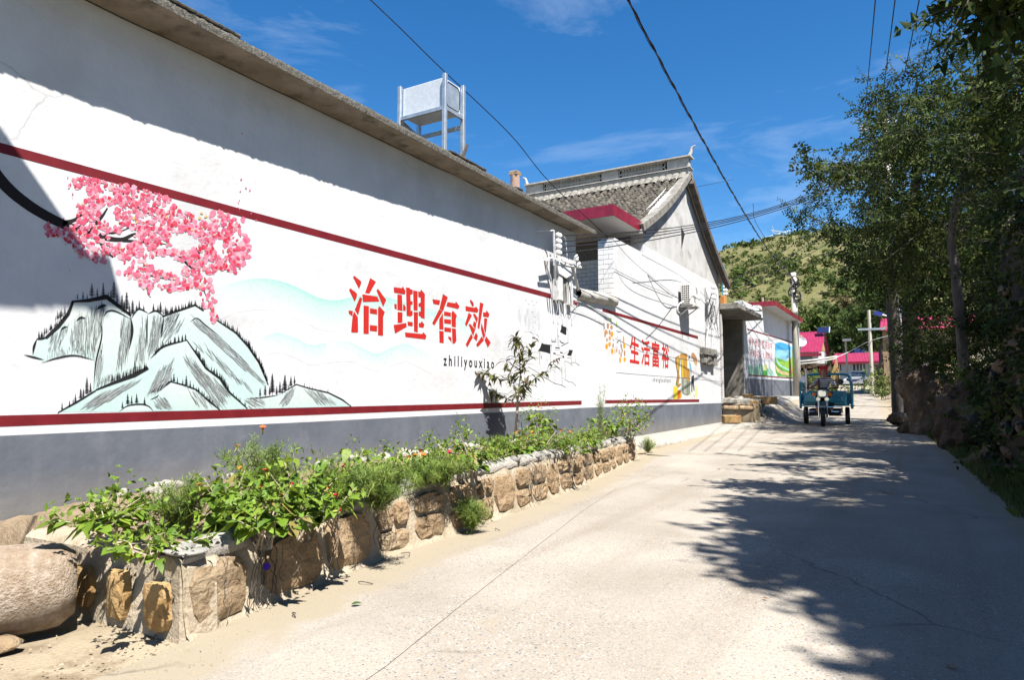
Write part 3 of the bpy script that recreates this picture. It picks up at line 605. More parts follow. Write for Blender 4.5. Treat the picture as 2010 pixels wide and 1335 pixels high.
# blossom branch
OUT = [(132, 362), (145, 350), (158, 343), (215, 358), (290, 372), (335, 390), (358, 412), (392, 424), (408, 440), (416, 418), (432, 414), (470, 432), (480, 428), (468, 445), (486, 465), (494, 500), (478, 518), (462, 538), (440, 530), (420, 535), (412, 552), (424, 585), (428, 625), (418, 635), (402, 610), (388, 562), (370, 566), (330, 572), (302, 562), (290, 582), (278, 572), (270, 548), (238, 545), (222, 520), (195, 515), (160, 505), (138, 478), (118, 470), (84, 458), (92, 440), (130, 446), (152, 430), (148, 405), (180, 384), (160, 368), (135, 374)]
HOL = [[(195, 404), (232, 398), (222, 425), (198, 436)], [(208, 458), (244, 455), (276, 470), (250, 482), (222, 475)], [(285, 508), (330, 500), (372, 520), (350, 538), (305, 528)], [(328, 468), (355, 455), (382, 462), (392, 480), (366, 494), (342, 486)], [(420, 468), (440, 470), (436, 500), (420, 494)], [(200, 424), (225, 420), (236, 440), (218, 450)], [(270, 425), (298, 422), (300, 432), (275, 436)], [(380, 405), (408, 405), (412, 440), (392, 432)], [(186, 380), (215, 372), (228, 382), (200, 388)], [(205, 512), (228, 500), (252, 525), (240, 540)], [(340, 425), (362, 420), (352, 432)], [(310, 545), (355, 550), (330, 558)]]
def br(pts, wd):
    m = Mural(6); m.ribbon(curve(pts, 5), [wd[0]+(wd[1]-wd[0])*i/((len(pts)-1)*5) for i in range((len(pts)-1)*5+1)], (.016, .01, .01)); m.build('painted_branch', M['paint'], H1)
br([(-60, 260), (0, 352), (60, 405), (128, 442), (150, 448), (178, 456)], (26, 12)); br([(122, 438), (145, 432), (163, 419)], (10, 4)); br([(180, 448), (200, 425), (211, 408)], (8, 3)); br([(172, 452), (205, 466), (238, 470), (262, 460), (282, 458)], (13, 3)); br([(196, 468), (206, 490), (222, 505)], (10, 3)); br([(230, 372), (248, 384), (260, 392)], (4, 4)); br([(246, 400), (256, 394)], (2, 2)); br([(270, 406), (290, 418), (312, 428)], (5, 1)); br([(205, 455), (226, 457), (262, 444)], (5, 1.5)); br([(240, 472), (300, 476), (330, 480)], (6, 1)); br([(352, 502), (365, 506), (395, 506), (420, 515)], (9, 1.5)); br([(352, 502), (375, 525), (390, 535)], (6, 1)); br([(385, 505), (392, 495), (398, 488)], (5, 2)); br([(252, 525), (262, 532)], (7, 2)); br([(290, 540), (330, 548), (350, 550)], (3, 1)); br([(400, 570), (412, 600), (416, 625)], (2, 1)); br([(286, 560), (292, 580), (297, 583)], (1.5, 1))

m = Mural(7); m.step = 1.4e-6; xs0, xs1, ys0, ys1 = 84, 496, 343, 636
def pet(n, r, cols, keep=1):
    k = t = 0
    while k < n and t < n*12:
        t += 1; u, v = random.uniform(xs0, xs1), random.uniform(ys0, ys1)
        if not inside((u, v), OUT) or any(inside((u, v), h) for h in HOL): continue
        k += 1; cl = mn.noise((u*.05, v*.05, 2))
        if random.random() > keep+cl: continue
        m.petal(u, v, random.uniform(*r), tuple(q*random.uniform(.92, 1.06) for q in random.choice(cols)), random.choice((5, 6, 7)))
pet(820, (3.5, 7.5), [(.8, .25, .36), (.82, .36, .46), (.79, .2, .3), (.84, .45, .53)]); m.l = 8
pet(800, (2.6, 5.4), [(.72, .1, .19), (.76, .16, .25), (.8, .26, .34), (.7, .075, .13)]); m.l = 9
pet(380, (1.8, 4.4), [(.68, .035, .07), (.72, .06, .12), (.8, .34, .42), (.66, .02, .04)], .6); m.l = 10
pet(130, (1.2, 3), [(.82, .5, .52), (.8, .55, .3), (.84, .62, .64)], .8)
for u, v in ((404, 425), (392, 428), (396, 418), (262, 428), (268, 436), (328, 425)): m.petal(u, v, 3.5, (.8, .52, .2))
for i in range(26): m.petal(random.choice((random.gauss(140, 10), random.gauss(478, 12))), random.gauss(425, 55), random.uniform(1, 2.2), (.74, .14, .24))
m.build('painted_blossom', M['paint'], H1)
# big red stencil lettering
m = Mural(11)
ZHI = [[(145, 150), (160, 133), (240, 198), (250, 215), (245, 240), (222, 300)], [(97, 312), (112, 290), (190, 350), (198, 370), (190, 410), (165, 458)], [(232, 400), (262, 420), (210, 632), (168, 560)], [(90, 568), (145, 575), (138, 640), (95, 610)], [(158, 580), (207, 655), (210, 835), (200, 845), (130, 842), (123, 830), (140, 640)], [(360, 163), (432, 210), (350, 358), (297, 348)], [(262, 365), (450, 395), (475, 458), (270, 463)], [(438, 315), (458, 297), (560, 435), (555, 450), (522, 525)], [(278, 505), (345, 515), (343, 862), (277, 857)], [(358, 540), (446, 555), (446, 620), (357, 605)], [(357, 750), (447, 760), (446, 832), (356, 822)], [(458, 545), (472, 512), (543, 590), (522, 650), (522, 885), (458, 878)]]
LI = [[(655, 277), (757, 290), (765, 266), (800, 322), (795, 368), (658, 345)], [(700, 366), (757, 375), (764, 575), (700, 563)], [(660, 488), (692, 490), (692, 557), (665, 545)], [(771, 500), (780, 488), (805, 530), (803, 573), (771, 570)], [(702, 587), (764, 593), (762, 722), (703, 725)], [(652, 750), (812, 725), (815, 775), (670, 858)], [(808, 280), (858, 288), (862, 303), (890, 310), (890, 365), (862, 370), (865, 450), (890, 455), (890, 495), (866, 500), (866, 572), (890, 575), (890, 625), (865, 645), (815, 635)], [(896, 318), (952, 328), (952, 570), (903, 568)], [(960, 330), (985, 335), (995, 305), (1043, 362), (1040, 673), (995, 662), (990, 645), (965, 635), (965, 585), (990, 580), (990, 525), (963, 518), (963, 478), (990, 470), (990, 408), (960, 398)], [(904, 587), (957, 590), (955, 843), (907, 833)], [(825, 707), (892, 715), (890, 768), (832, 760)], [(967, 725), (992, 725), (1000, 700), (1038, 745), (1025, 787), (968, 778)], [(795, 842), (1012, 863), (1025, 838), (1063, 885), (1050, 930), (800, 900)]]
YOU = [[(1137, 427), (1235, 442), (1222, 500), (1148, 485)], [(1268, 362), (1330, 402), (1270, 578), (1225, 545)], [(1325, 463), (1420, 480), (1430, 455), (1475, 515), (1460, 550), (1310, 515)], [(1222, 553), (1265, 580), (1160, 758), (1133, 728)], [(1267, 600), (1275, 810), (1222, 803), (1222, 680)], [(1282, 580), (1368, 595), (1367, 647), (1282, 633)], [(1282, 675), (1370, 683), (1370, 740), (1284, 730)], [(1285, 778), (1370, 788), (1370, 842), (1286, 832)], [(1222, 822), (1277, 828), (1278, 977), (1226, 970)], [(1375, 600), (1390, 568), (1443, 630), (1430, 675), (1430, 780), (1378, 772)], [(1380, 790), (1430, 797), (1437, 945), (1420, 977), (1388, 985)], [(1332, 890), (1372, 905), (1378, 970), (1360, 945), (1338, 925)]]
XIAO = [[(1602, 450), (1615, 430), (1648, 470), (1655, 510), (1635, 520)], [(1550, 515), (1665, 535), (1680, 518), (1712, 560), (1700, 597), (1553, 573)], [(1590, 595), (1630, 630), (1562, 768), (1543, 740)], [(1650, 605), (1670, 612), (1705, 665), (1692, 728), (1645, 620)], [(1655, 700), (1687, 728), (1675, 805), (1640, 750)], [(1590, 745), (1608, 733), (1672, 808), (1645, 890)], [(1622, 855), (1642, 905), (1572, 1030), (1552, 992)], [(1680, 843), (1705, 885), (1690, 955), (1650, 912)], [(1730, 465), (1775, 485), (1722, 805), (1700, 780)], [(1770, 590), (1805, 595), (1812, 565), (1850, 615), (1838, 655), (1768, 645)], [(1783, 663), (1823, 670), (1803, 858), (1780, 800)], [(1748, 720), (1798, 875), (1778, 935), (1742, 800)], [(1755, 890), (1778, 945), (1702, 1028), (1682, 995)], [(1808, 890), (1865, 970), (1830, 1033), (1788, 940)]]
for ch in (ZHI, LI, YOU, XIAO):
    m = Mural(11)
    for st in ch: m.fill(S(st, 670, 520, 6.358), (RED[0]*random.uniform(.95, 1.04), RED[1], RED[2]))
    m.build('red_character', M['paint'], H1)
def glyphs(body, off=0.0):
    c = bpy.data.curves.new('text', 'FONT'); c.body = body; c.offset = off; c.resolution_u = 3
    o = bpy.data.objects.new('text', c); COL.objects.link(o); bpy.context.view_layer.update()
    me = o.evaluated_get(bpy.context.evaluated_depsgraph_get()).to_mesh()
    r = [(v.co.x, v.co.y) for v in me.vertices], [tuple(p.vertices) for p in me.polygons]
    bpy.data.objects.remove(o); return r
def lettering(name, body, tl, tr, bl, br_, col, par, l=11, off=.012, full=True, x=WX):
    vs, fs = glyphs(body, off); x0, x1 = min(a for a, b in vs), max(a for a, b in vs)
    y0, y1 = (min(b for a, b in vs), max(b for a, b in vs)) if full else (0, .5)
    m = Mural(l, x); A, B, C_, D_ = m.P(*tl), m.P(*tr), m.P(*bl), m.P(*br_); m.col = col; out = []
    for a, b in vs:
        s, t = (a-x0)/(x1-x0), (b-y0)/(y1-y0); lo = C_+(D_-C_)*s; hi = A+(B-A)*s; out.append(lo+(hi-lo)*t)
    m.add(out, fs); return m.build(name, M['paint'], par)
lettering('pinyin_lettering', 'z h i l i y o u x i a o', (870.5, 702.2), (970, 710), (870.5, 717.2), (970, 723.3), (.012, .012, .014), H1, off=.022, full=False)
# little ink village
m = Mural(1)
def R7(pts): return S(pts, 1020, 570, 6.357)
for u, n_ in ((80, 60), (130, 90), (180, 80), (240, 60), (10, 40)):
    for k in range(n_//3):
        a, b = u+random.gauss(0, 28), random.uniform(180, 420) if u > 40 else random.uniform(150, 300); m.ribbon(R7([(a, b), (a+3, b+random.uniform(60, 160))]), random.uniform(2, 9)/6.357, random.choice([(.7, .7, .72), (.62, .62, .65), (.74, .74, .75)]))
m.l = 5
for p in ([(275, 655), (300, 668), (340, 674), (383, 680), (384, 793), (330, 775), (285, 765), (225, 755), (245, 735), (262, 700)], [(520, 432), (550, 450), (585, 460), (583, 550), (575, 558), (540, 540), (503, 518), (518, 480)], [(620, 738), (640, 748), (665, 745), (658, 775), (642, 818), (612, 815), (588, 803), (610, 780)], [(440, 710), (500, 712), (500, 725), (445, 722)], [(500, 615), (520, 645), (555, 655), (558, 665), (520, 658), (503, 640)], [(420, 775), (452, 785), (450, 800), (422, 793)], [(503, 768), (537, 772), (537, 788), (505, 782)], [(398, 640), (455, 640), (455, 648), (398, 648)], [(535, 818), (556, 818), (556, 842), (535, 842)], [(266, 815), (273, 815), (273, 855), (266, 855)], [(484, 560), (490, 560), (490, 580), (484, 580)], [(380, 680), (402, 684), (400, 694), (382, 690)]): m.fill(R7(p), INK)
for p, wd in (([(250, 760), (250, 925)], 3), ([(385, 793), (388, 1010)], 3), ([(440, 950), (442, 1165)], 3), ([(527, 950), (530, 1185)], 4), ([(563, 880), (572, 1100), (532, 1096)], 3), ([(470, 470), (480, 700)], 3), ([(490, 560), (492, 705)], 2), ([(605, 540), (603, 650)], 3), ([(590, 470), (608, 530)], 3), ([(515, 700), (615, 650)], 5), ([(520, 690), (600, 648)], 3), ([(398, 640), (400, 600)], 3), ([(455, 640), (447, 585)], 3), ([(400, 625), (425, 630), (455, 620)], 4), ([(540, 800), (600, 765), (640, 745)], 3), ([(645, 815), (648, 900)], 2), ([(690, 800), (697, 890)], 2), ([(560, 880), (620, 905), (665, 940)], 4), ([(640, 905), (690, 900), (750, 940)], 5), ([(300, 1080), (360, 1115), (440, 1165), (520, 1182), (578, 1215)], 6), ([(560, 1110), (625, 1148), (655, 1145), (705, 1195)], 5), ([(100, 950), (200, 1010), (320, 1090)], 4), ([(455, 800), (540, 820)], 3), ([(400, 700), (398, 760)], 2), ([(445, 745), (500, 748), (500, 725)], 3), ([(590, 840), (640, 850)], 4), ([(340, 850), (345, 890)], 4)): m.ribbon(R7(p), wd/6.357, (.06, .06, .06))
for a, b in ((78, 128), (160, 135), (113, 178), (170, 190), (158, 275), (192, 335), (188, 405), (212, 155)): m.ribbon(R7([(a-12, b-8), (a, b), (a+14, b-10)]), .5, (.15, .15, .15))
m.build('ink_village', M['paint'], H1)
# ================================================================ unseen porch roof added on the left, outline shaped to cast the wall's shadow
PR = thing('unseen_porch_roof', 'unseen tiled porch roof on two posts, added to cast the shadow at the near end of the mural wall', 'porch', (-4.3, 0, -1.05))
Cs, Vs = onx(222, 592, WX), onx(-20, 245, WX); dS = V((1, SUN.y/SUN.x, SUN.z/SUN.x))
Cp, Vp = Cs+dS*1.75, Vs+dS*1.15; Vq = Vp+(Vp-Cp)*.55
m = MB(); up = V((0, 0, .09)); m.prism([Cp, Vp, Vq, Vq+V((0, -3, 0)), Cp+V((0, -3.4, 0))], up); m.build('roof_slab', M['conc'], PR, fixn=True)
m = MB(); y = Cp.y-.04
while y > Cp.y-3.3: m.obox(Cp+V((-.02+random.uniform(-.02, .02)+.02, y-Cp.y, .11)), (.1, 0, 0), (0, .068, 0), (0, 0, .02)); y -= .13
m.build('eave_tiles', M['tile'], PR)
for yy in (.15, -2.2):
    m = MB(); m.box(Cp.x-.25, Cp.x-.07, yy, yy+.18, -1.2, Cp.z+.01); m.build('post', M['wood'], PR)
# ================================================================ second house: gable to the street, porch, tiles
H2 = thing('gable_house', 'white gabled house with grey tiled roof, lattice ridge and red tiled porch canopy', 'house', (WX, 18, -.95))
YP = onx(1206, 560, WX).y                                          # face of the porch pillar
m = MB(); GP = [(YP, -1.3), (22.45, -1.3), (22.45, 4.02), (18.93, 6.3), (15.3, 4.1), (15.3, 3.42), (YP, 3.42)]
WL_ = 3.62
m.prism([(WX, y, z) for y, z in [(YP, -1.3), (22.45, -1.3), (22.45, WL_), (15.3, WL_), (15.3, 3.42), (YP, 3.42)]], (-.3, 0, 0)); m.build('wall', M['white'], H2, fixn=True)
m = MB(); m.prism([(WX, y, z) for y, z in [(15.3, WL_), (22.45, WL_), (22.45, 4.02), (18.93, 6.3), (15.3, 4.1)]], (-.3, 0, 0)); m.build('gable', M['render'], H2, fixn=True)
tv = onx(1340, 462, WX); m = MB(); m.prism([(WX+.004, tv.y-.14, tv.z+.22), (WX+.004, tv.y-.14, tv.z-.42), (WX+.004, tv.y+.2, tv.z+.08)], (-.003, 0, 0)); m.build('vent_hole', M['dark'], H2, fixn=True)
m = MB(); m.box(WX-.3, WX, 11.603, YP-.003, -1.4, 1.93); m.build('parapet', M['white'], H2)
m = MB(); m.prism([(WX+.001, 11.603, -.2), (WX+.001, 22.45, -.185), (WX+.001, 22.45, -1.3), (WX+.001, 11.603, -1.3)], (-.0007, 0, 0)); m.build('dado', M['dado'], H2, fixn=True)
a, b = onx(1137, 578, WX), onx(1207, 598, WX)
vs = []; fs = []; n = 9
for i in range(24):
    y = 11.62+(YP-.01-11.62)*i/23
    for k in range(n):
        t = 2*pi*k/n; r = .13+.012*mn.noise((y*3, k, 0)); vs.append((WX-.04+r*1.15*cos(t), y, 2.0+.035*sin(y*2)+r*sin(t)))
for i in range(23): fs += [(i*n+k, i*n+(k+1) % n, i*n+n+(k+1) % n, i*n+n+k) for k in range(n)]
npmesh('sill', vs, fs, M['plaster'], H2, smooth=True)
band('red_band', 1182.4, 605.3, 611.5, 1370, 660, 665.8, H2); band('red_band', 1187.6, 785.6, 792.4, 1372.5, 784, 789.6, H2)
# pillar faced with white tiles
PX0 = ony(1174, 520, YP).x
m = MB(); m.box(PX0+.01, WX-.302, YP+.012, YP+.35, -1.2, 3.42); m.box(WX-.302, WX-.006, YP-.001, YP+.0005, 1.9, 3.4); m.build('pillar', M['grout'], H2)
def bt(w_, h_, d_=.008):
    t = MB(); t.box(-w_/2, w_/2, -d_, d_, -h_/2, h_/2); return t.mesh('wall_tile', M['wtile'], bevel=.003)
ph = .105; wdt = (WX-PX0); tw = wdt/1.5; full, half = bt(tw-.008, ph-.008), bt(tw/2-.008, ph-.008)
z = 1.96; k = 0
while z < 3.4:
    if k % 2: inst('wall_tile', half, H2, (PX0+tw/4, YP-.006, z)); inst('wall_tile', full, H2, (PX0+tw, YP-.006, z))
    else: inst('wall_tile', full, H2, (PX0+tw/2, YP-.006, z)); inst('wall_tile', half, H2, (PX0+tw*1.25, YP-.006, z))
    z += ph; k += 1
# house front under the porch
m = MB(); m.box(-14, WX-.31, 15.3, 15.6, -1.2, 4.0); m.build('front_wall', M['grout'], H2)
x = -5.86
for r_ in range(10):
    z = 2.42+.1*r_; x = -5.86-(.11 if r_ % 2 else 0)
    while x > -7.4: inst('wall_tile', bpy.data.meshes.get('ft') or bt(.212, .092), H2, (x-.11, 15.292, z)); x -= .22
m = MB(); m.box(-8, -5.86, 15.24, 15.3, 2.3, 2.36); m.box(-8, -5.86, 15.2, 15.3, 2.05, 2.16); m.box(-8, -5.86, 15.2, 15.3, 1.78, 1.88); m.build('window_frame', M['bluepaint'], H2)
m = MB(); m.box(-8, -5.86, 15.27, 15.298, .4, 2.3); m.build('window', M['glass'], H2)
# porch canopy with glazed red tiles
CXF = -5.4; A, B = onx(1204.5, 400, CXF), onx(1268.6, 437, CXF); Ab = onx(1204.5, 422.5, CXF); cy0, cy1, cz1, cz0 = A.y, B.y, A.z, Ab.z
m = MB(); m.box(-12, CXF-.012, cy0+.012, cy1, cz0+.004, cz1-.004); m.build('canopy', M['white'], H2)
m = MB(); tl = .2; tm = MB(); tm.box(-.0985, .0985, -.006, .006, -(cz1-cz0)/2, (cz1-cz0)/2); tme = tm.mesh('fascia_tile', M['redtile'], bevel=.003)
x = CXF-.1
while x > -10: inst('fascia_tile', tme, H2, (x, cy0+.005, (cz0+cz1)/2)); x -= .2
y = cy0+.11; n_ = max(1, round((cy1-cy0)/.2)); st = (cy1-cy0-.01)/n_
for k in range(n_): inst('fascia_tile', tme, H2, (CXF-.006, cy0+.01+st*(k+.5), (cz0+cz1)/2), (0, 0, pi/2), (st/.2, 1, 1))
# roof
RXL = ony(1036, 352, 18.93).x; RXR = WX+.17; RZ = 6.34
def slope(t, side):                                               # t: 0 ridge .. 1 eave, slightly hollow
    y = 18.93+side*4.05*t; return y, RZ-2.42*t-.16*sin(pi*t)
m = MB()
for side in (-1, 1):
    p = [slope(k/8, side) for k in range(9)]
    for k in range(8):
        m.prism([(RXR-.03, p[k][0], p[k][1]-.03), (RXR-.03, p[k+1][0], p[k+1][1]-.03), (RXR-.03, p[k+1][0], p[k+1][1]-.13), (RXR-.03, p[k][0], p[k][1]-.13)], (RXL-RXR+.06, 0, 0))
m.build('roof', M['render'], H2, fixn=True)
vs = []; fs = []; cw = .235; nr = 21
x = RXR-.36
while x > RXL:
    for r_ in range(nr):
        y0, z0 = slope(r_/nr, -1); y1, z1 = slope((r_+1.25)/nr, -1); jx = random.uniform(-.012, .012); lift = .04+random.uniform(0, .02)
        for conv, xc in ((1, x), (-1, x-cw/2)):
            b = len(vs)
            for (yy, zz, dz) in ((y0, z0, 0), (y1, z1, lift)):
                for k in range(5):
                    t = pi*k/4; rr = cw*.27*(1.06 if conv > 0 else 1.0); vs.append((xc+jx+rr*cos(t), yy, zz+dz+(rr*sin(t)*1.3+.012 if conv > 0 else rr*.45-rr*sin(t)*.75)))
            fs += [(b+k, b+k+1, b+5+k+1, b+5+k) for k in range(4)]
            if conv > 0:                                          # thickness at the lower lip
                q = len(vs); vs += [(v_[0], v_[1], v_[2]-.035) for v_ in vs[b+5:b+10]]; fs += [(b+5+k, b+6+k, q+k+1, q+k) for k in range(4)]
    x -= cw
stuff(npmesh('roof_tiles', vs, fs, M['tile'], H2))
m = MB()
for side in (-1, 1):                                               # capped verge
    p = [slope(k/10, side) for k in range(11)]
    for k in range(10):
        for xo, w_, h_, dz in ((RXR-.12, .22, .07, .05), (RXR-.02, .07, .17, -.0)): m.beam((xo, p[k][0], p[k][1]+dz), (xo, p[k+1][0], p[k+1][1]+dz), w_, h_)
m.build('verge', M['verge'], H2)
m = MB(); p = [slope(k/10, 1) for k in range(11)]
for k in range(10): m.beam((RXR+.0, p[k][0]-.0, p[k][1]-.22), (RXR+.0, p[k+1][0], p[k+1][1]-.22), .16, .16)
m.build('verge_board', M['bark'], H2)
m = MB(); zr = RZ+.02
x = RXR-.2; vs = []; fs = []
while x > RXL+.05:                                                 # scalloped flashing below the ridge
    b = len(vs)
    for k in range(5): t = pi*k/4; vs += [(x+.1*cos(t), 18.93-.42, zr-.2+.045*sin(t)-.04), (x+.1*cos(t), 18.93-.12, zr+.02+.05*sin(t))]
    fs += [(b+2*k, b+2*k+2, b+2*k+3, b+2*k+1) for k in range(4)]; x -= .2
npmesh('ridge_flashing', vs, fs, M['verge'], H2, smooth=True)
m.box(RXL, RXR-.03, 18.80, 19.06, zr, zr+.1); m.build('ridge_base', M['plaster'], H2)
for z0, z1, e in ((zr+.1, zr+.125, .03), (zr+.145, zr+.17, .05), (zr+.46, zr+.5, .07)):
    m = MB(); m.box(RXL-e*.5, RXR-.03+e, 18.80-e, 19.06+e, z0, z1); m.build('ridge_moulding', M['plaster'], H2)
L_ = RXR-RXL; segs = [(0, .09, 1), (.09, .36, 0), (.36, .53, 0), (.53, .62, 1), (.62, .91, 0), (.91, 1, 1)]
segs = [(0, .12, 1), (.12, .40, 0), (.40, .5, 1), (.5, .88, 0), (.88, 1, 1)]
for a, b, solid in segs:
    x1, x0 = RXR-.03-L_*a, RXR-.03-L_*b
    if solid:
        m = MB(); m.box(x0+.004, x1-.004, 18.83, 19.03, zr+.17, zr+.46); m.build('ridge_block', M['plaster'], H2, bevel=.008)
    else:
        m = MB(); x = x0+.075; 
        while x < x1-.05:
            for zc in (zr+.245, zr+.385): m.torus((x, 18.9, zc), .078, .02, (0, 1, 0), 10, 4)
            x += .098
        m.build('ridge_lattice', M['plaster'], H2)
        m = MB(); m.box(x0, x1, 18.93, 19.0, zr+.17, zr+.46); m.build('lattice_back', M['dark'], H2)
for s, xe in ((1, RXR-.06), (-1, RXL+.02)):                          # upturned horns
    m = MB(); m.tube(spline([(xe, 18.93, zr+.48), (xe+s*.06, 18.93, zr+.6), (xe+s*.1, 18.93, zr+.74), (xe+s*.2, 18.93, zr+.8)], 5), [.07-.05*k/15 for k in range(16)], 6); m.build('ridge_horn', M['plaster'], H2, smooth=True)
# lettering and painting of the second wall
def R5(pts): return S(pts, 1180, 600, 7.85)
for ch, x0, x1, t0, t1, b0, b1 in (('生', 440, 588, 452, 520, 880, 905), ('活', 618, 752, 505, 545, 915, 935), ('富', 782, 898, 530, 560, 945, 962), ('裕', 932, 1046, 560, 590, 962, 975)):
    a, b, c, d = R5([(x0, t0), (x1, t1), (x0, b0), (x1, b1)]); lettering('red_character', ch, a, b, c, d, RED, H2, off=.022)
a, b, c, d = R5([(795, 1122), (1068, 1140), (795, 1172), (1068, 1186)]); lettering('pinyin_lettering', 's h e n g h u o f u y u', a, b, c, d, (.02, .02, .02), H2, off=.01, full=False)
m = Mural(3); OR = (.78, .36, .01); TAN = (.5, .26, .12)
for p, wd in (([(35, 180), (70, 215), (110, 240)], 7), ([(25, 255), (45, 300), (40, 385)], 12), ([(60, 260), (40, 320), (70, 365)], 9), ([(120, 290), (170, 275), (175, 262)], 9), ([(185, 210), (205, 208)], 6), ([(230, 375), (265, 405), (320, 402)], 13), ([(300, 515), (270, 545), (232, 572)], 12), ([(240, 570), (270, 570)], 8), ([(180, 510), (192, 548)], 12), ([(240, 470), (260, 490)], 5), ([(215, 630), (260, 655)], 4), ([(90, 265), (95, 350)], 5), ([(300, 520), (300, 640)], 5), ([(345, 470), (355, 620)], 4)): m.ribbon(curve(R5(p), 3), wd/7.85, (.03, .035, .045), True)
for u, v, a, b, c in ((105, 315, 18, 48, TAN), (160, 335, 20, 36, TAN), (75, 410, 30, 38, (.6, .3, .13)), (60, 450, 14, 40, TAN), (130, 410, 14, 40, TAN), (165, 442, 24, 46, OR), (132, 505, 20, 36, (.7, .34, .1)), (85, 628, 22, 46, OR), (130, 595, 22, 38, OR), (170, 705, 20, 44, OR), (345, 525, 14, 60, OR), (357, 622, 20, 46, OR), (293, 838, 18, 52, OR), (363, 832, 20, 40, OR), (185, 615, 14, 40, TAN), (212, 700, 10, 55, (.7, .5, .36)), (240, 690, 10, 36, TAN), (278, 715, 9, 50, (.4, .3, .24)), (308, 755, 12, 46, TAN), (312, 630, 10, 44, (.35, .22, .14)), (362, 735, 14, 50, TAN), (325, 690, 12, 34, (.45, .3, .22)), (90, 530, 12, 32, TAN), (150, 212, 16, 38, (.3, .6, .12)), (238, 290, 12, 48, (.42, .66, .22))):
    pts = [(u+a*cos(2*pi*k/9)*random.uniform(.85, 1.1), v+b*sin(2*pi*k/9)*random.uniform(.9, 1.08)) for k in range(9)]; m.fill(R5(pts), c)
m.build('painted_persimmons', M['paint'], H2)
m = Mural(2)
def R8(pts): return S(pts, 1290, 660, 9.536)
for p, c in (([(425, 345), (500, 325), (555, 330), (560, 620), (600, 600), (615, 780), (455, 790), (440, 500)], (.6, .3, .04)), ([(440, 430), (500, 420), (500, 780), (460, 780)], (.68, .5, .03)), ([(345, 390), (415, 360), (425, 480), (410, 700), (420, 780), (400, 900), (450, 880), (440, 930), (390, 970), (350, 910), (375, 720), (340, 480)], (.42, .22, .05)), ([(365, 420), (405, 400), (400, 640), (380, 640)], (.68, .42, .06)),
             ([(458, 790), (615, 780), (618, 1080), (570, 1115), (500, 1095), (462, 1060)], (.27, .31, .25)), ([(500, 800), (540, 800), (545, 1080), (505, 1070)], (.5, .52, .42)), ([(560, 640), (600, 600), (615, 700), (605, 850), (550, 840)], (.5, .27, .06)), ([(300, 960), (340, 930), (385, 960), (400, 1020), (375, 1185), (303, 1180)], (.72, .62, .05)), ([(380, 1020), (430, 1010), (450, 1060), (440, 1170), (378, 1185)], (.75, .16, .01)), ([(435, 1050), (465, 1080), (460, 1140), (440, 1165)], (.72, .5, .03)), ([(345, 880), (380, 870), (378, 930), (350, 930)], (.16, .28, .06)),
             ([(585, 400), (605, 355), (612, 375), (600, 440), (588, 435)], (.02, .06, .04)), ([(598, 470), (625, 510), (645, 600), (635, 690), (608, 600)], (.18, .48, .66)), ([(640, 330), (665, 305), (690, 315), (740, 400), (750, 520), (715, 545), (680, 470), (660, 400), (640, 410)], (.5, .27, .13)), ([(690, 430), (735, 460), (740, 560), (700, 520)], (.66, .4, .14)), ([(690, 560), (740, 560), (735, 660), (700, 650)], (.74, .72, .66)), ([(640, 760), (690, 720), (690, 900), (700, 1010), (685, 1040), (665, 880), (655, 1060), (640, 1040)], (.02, .02, .02)), ([(715, 900), (750, 960), (765, 1090), (740, 1165), (705, 1110)], (.7, .76, .3)), ([(620, 1020), (640, 1060), (648, 1160), (620, 1150)], (.72, .78, .4)), ([(625, 620), (650, 640), (640, 760), (618, 760)], (.5, .5, .5))):
    m.fill(R8(p), c); m.l += .18
for p, wd in (([(425, 345), (500, 325), (556, 332)], 6), ([(440, 400), (455, 790)], 5), ([(500, 420), (500, 780)], 5), ([(556, 332), (562, 620)], 4), ([(455, 850), (615, 850)], 4), ([(458, 790), (462, 1060), (500, 1095), (570, 1115), (618, 1080)], 5), ([(340, 400), (345, 520), (378, 720), (350, 900)], 5), ([(415, 400), (410, 700), (420, 790)], 5), ([(680, 1090), (705, 1145)], 6), ([(520, 800), (525, 1100)], 3), ([(570, 850), (572, 1110)], 3), ([(430, 440), (500, 420), (556, 440)], 4)): m.ribbon(R8(p), wd/9.536, (.07, .05, .02))
for i in range(14): a = random.uniform(230, 340); m.ribbon(R8([(a, random.uniform(110, 200)), (a+8, random.uniform(260, 330))]), random.uniform(.6, 2), (.73, .73, .74))
m.build('painted_harvest', M['paint'], H2)
# fine painted cable lines and red edge dots on the wall
m = MB()
for p in ([(1208, 664), (1260, 690), (1340, 705), (1412, 715)], [(1210, 731), (1280, 737), (1350, 742), (1415, 749)], [(1418, 703), (1412, 705)]): m.tube([onx(u, v, WX+.006) for u, v in p], .003, 4)
m.build('thin_cord', M['galvd'], H2)
m = MB()
for k in range(34): z = -.15+k*.095; m.box(WX-.02, WX+.004, 22.41, 22.448, z, z+.045)
m.build('red_edge_marks', M['redtile'], H2)

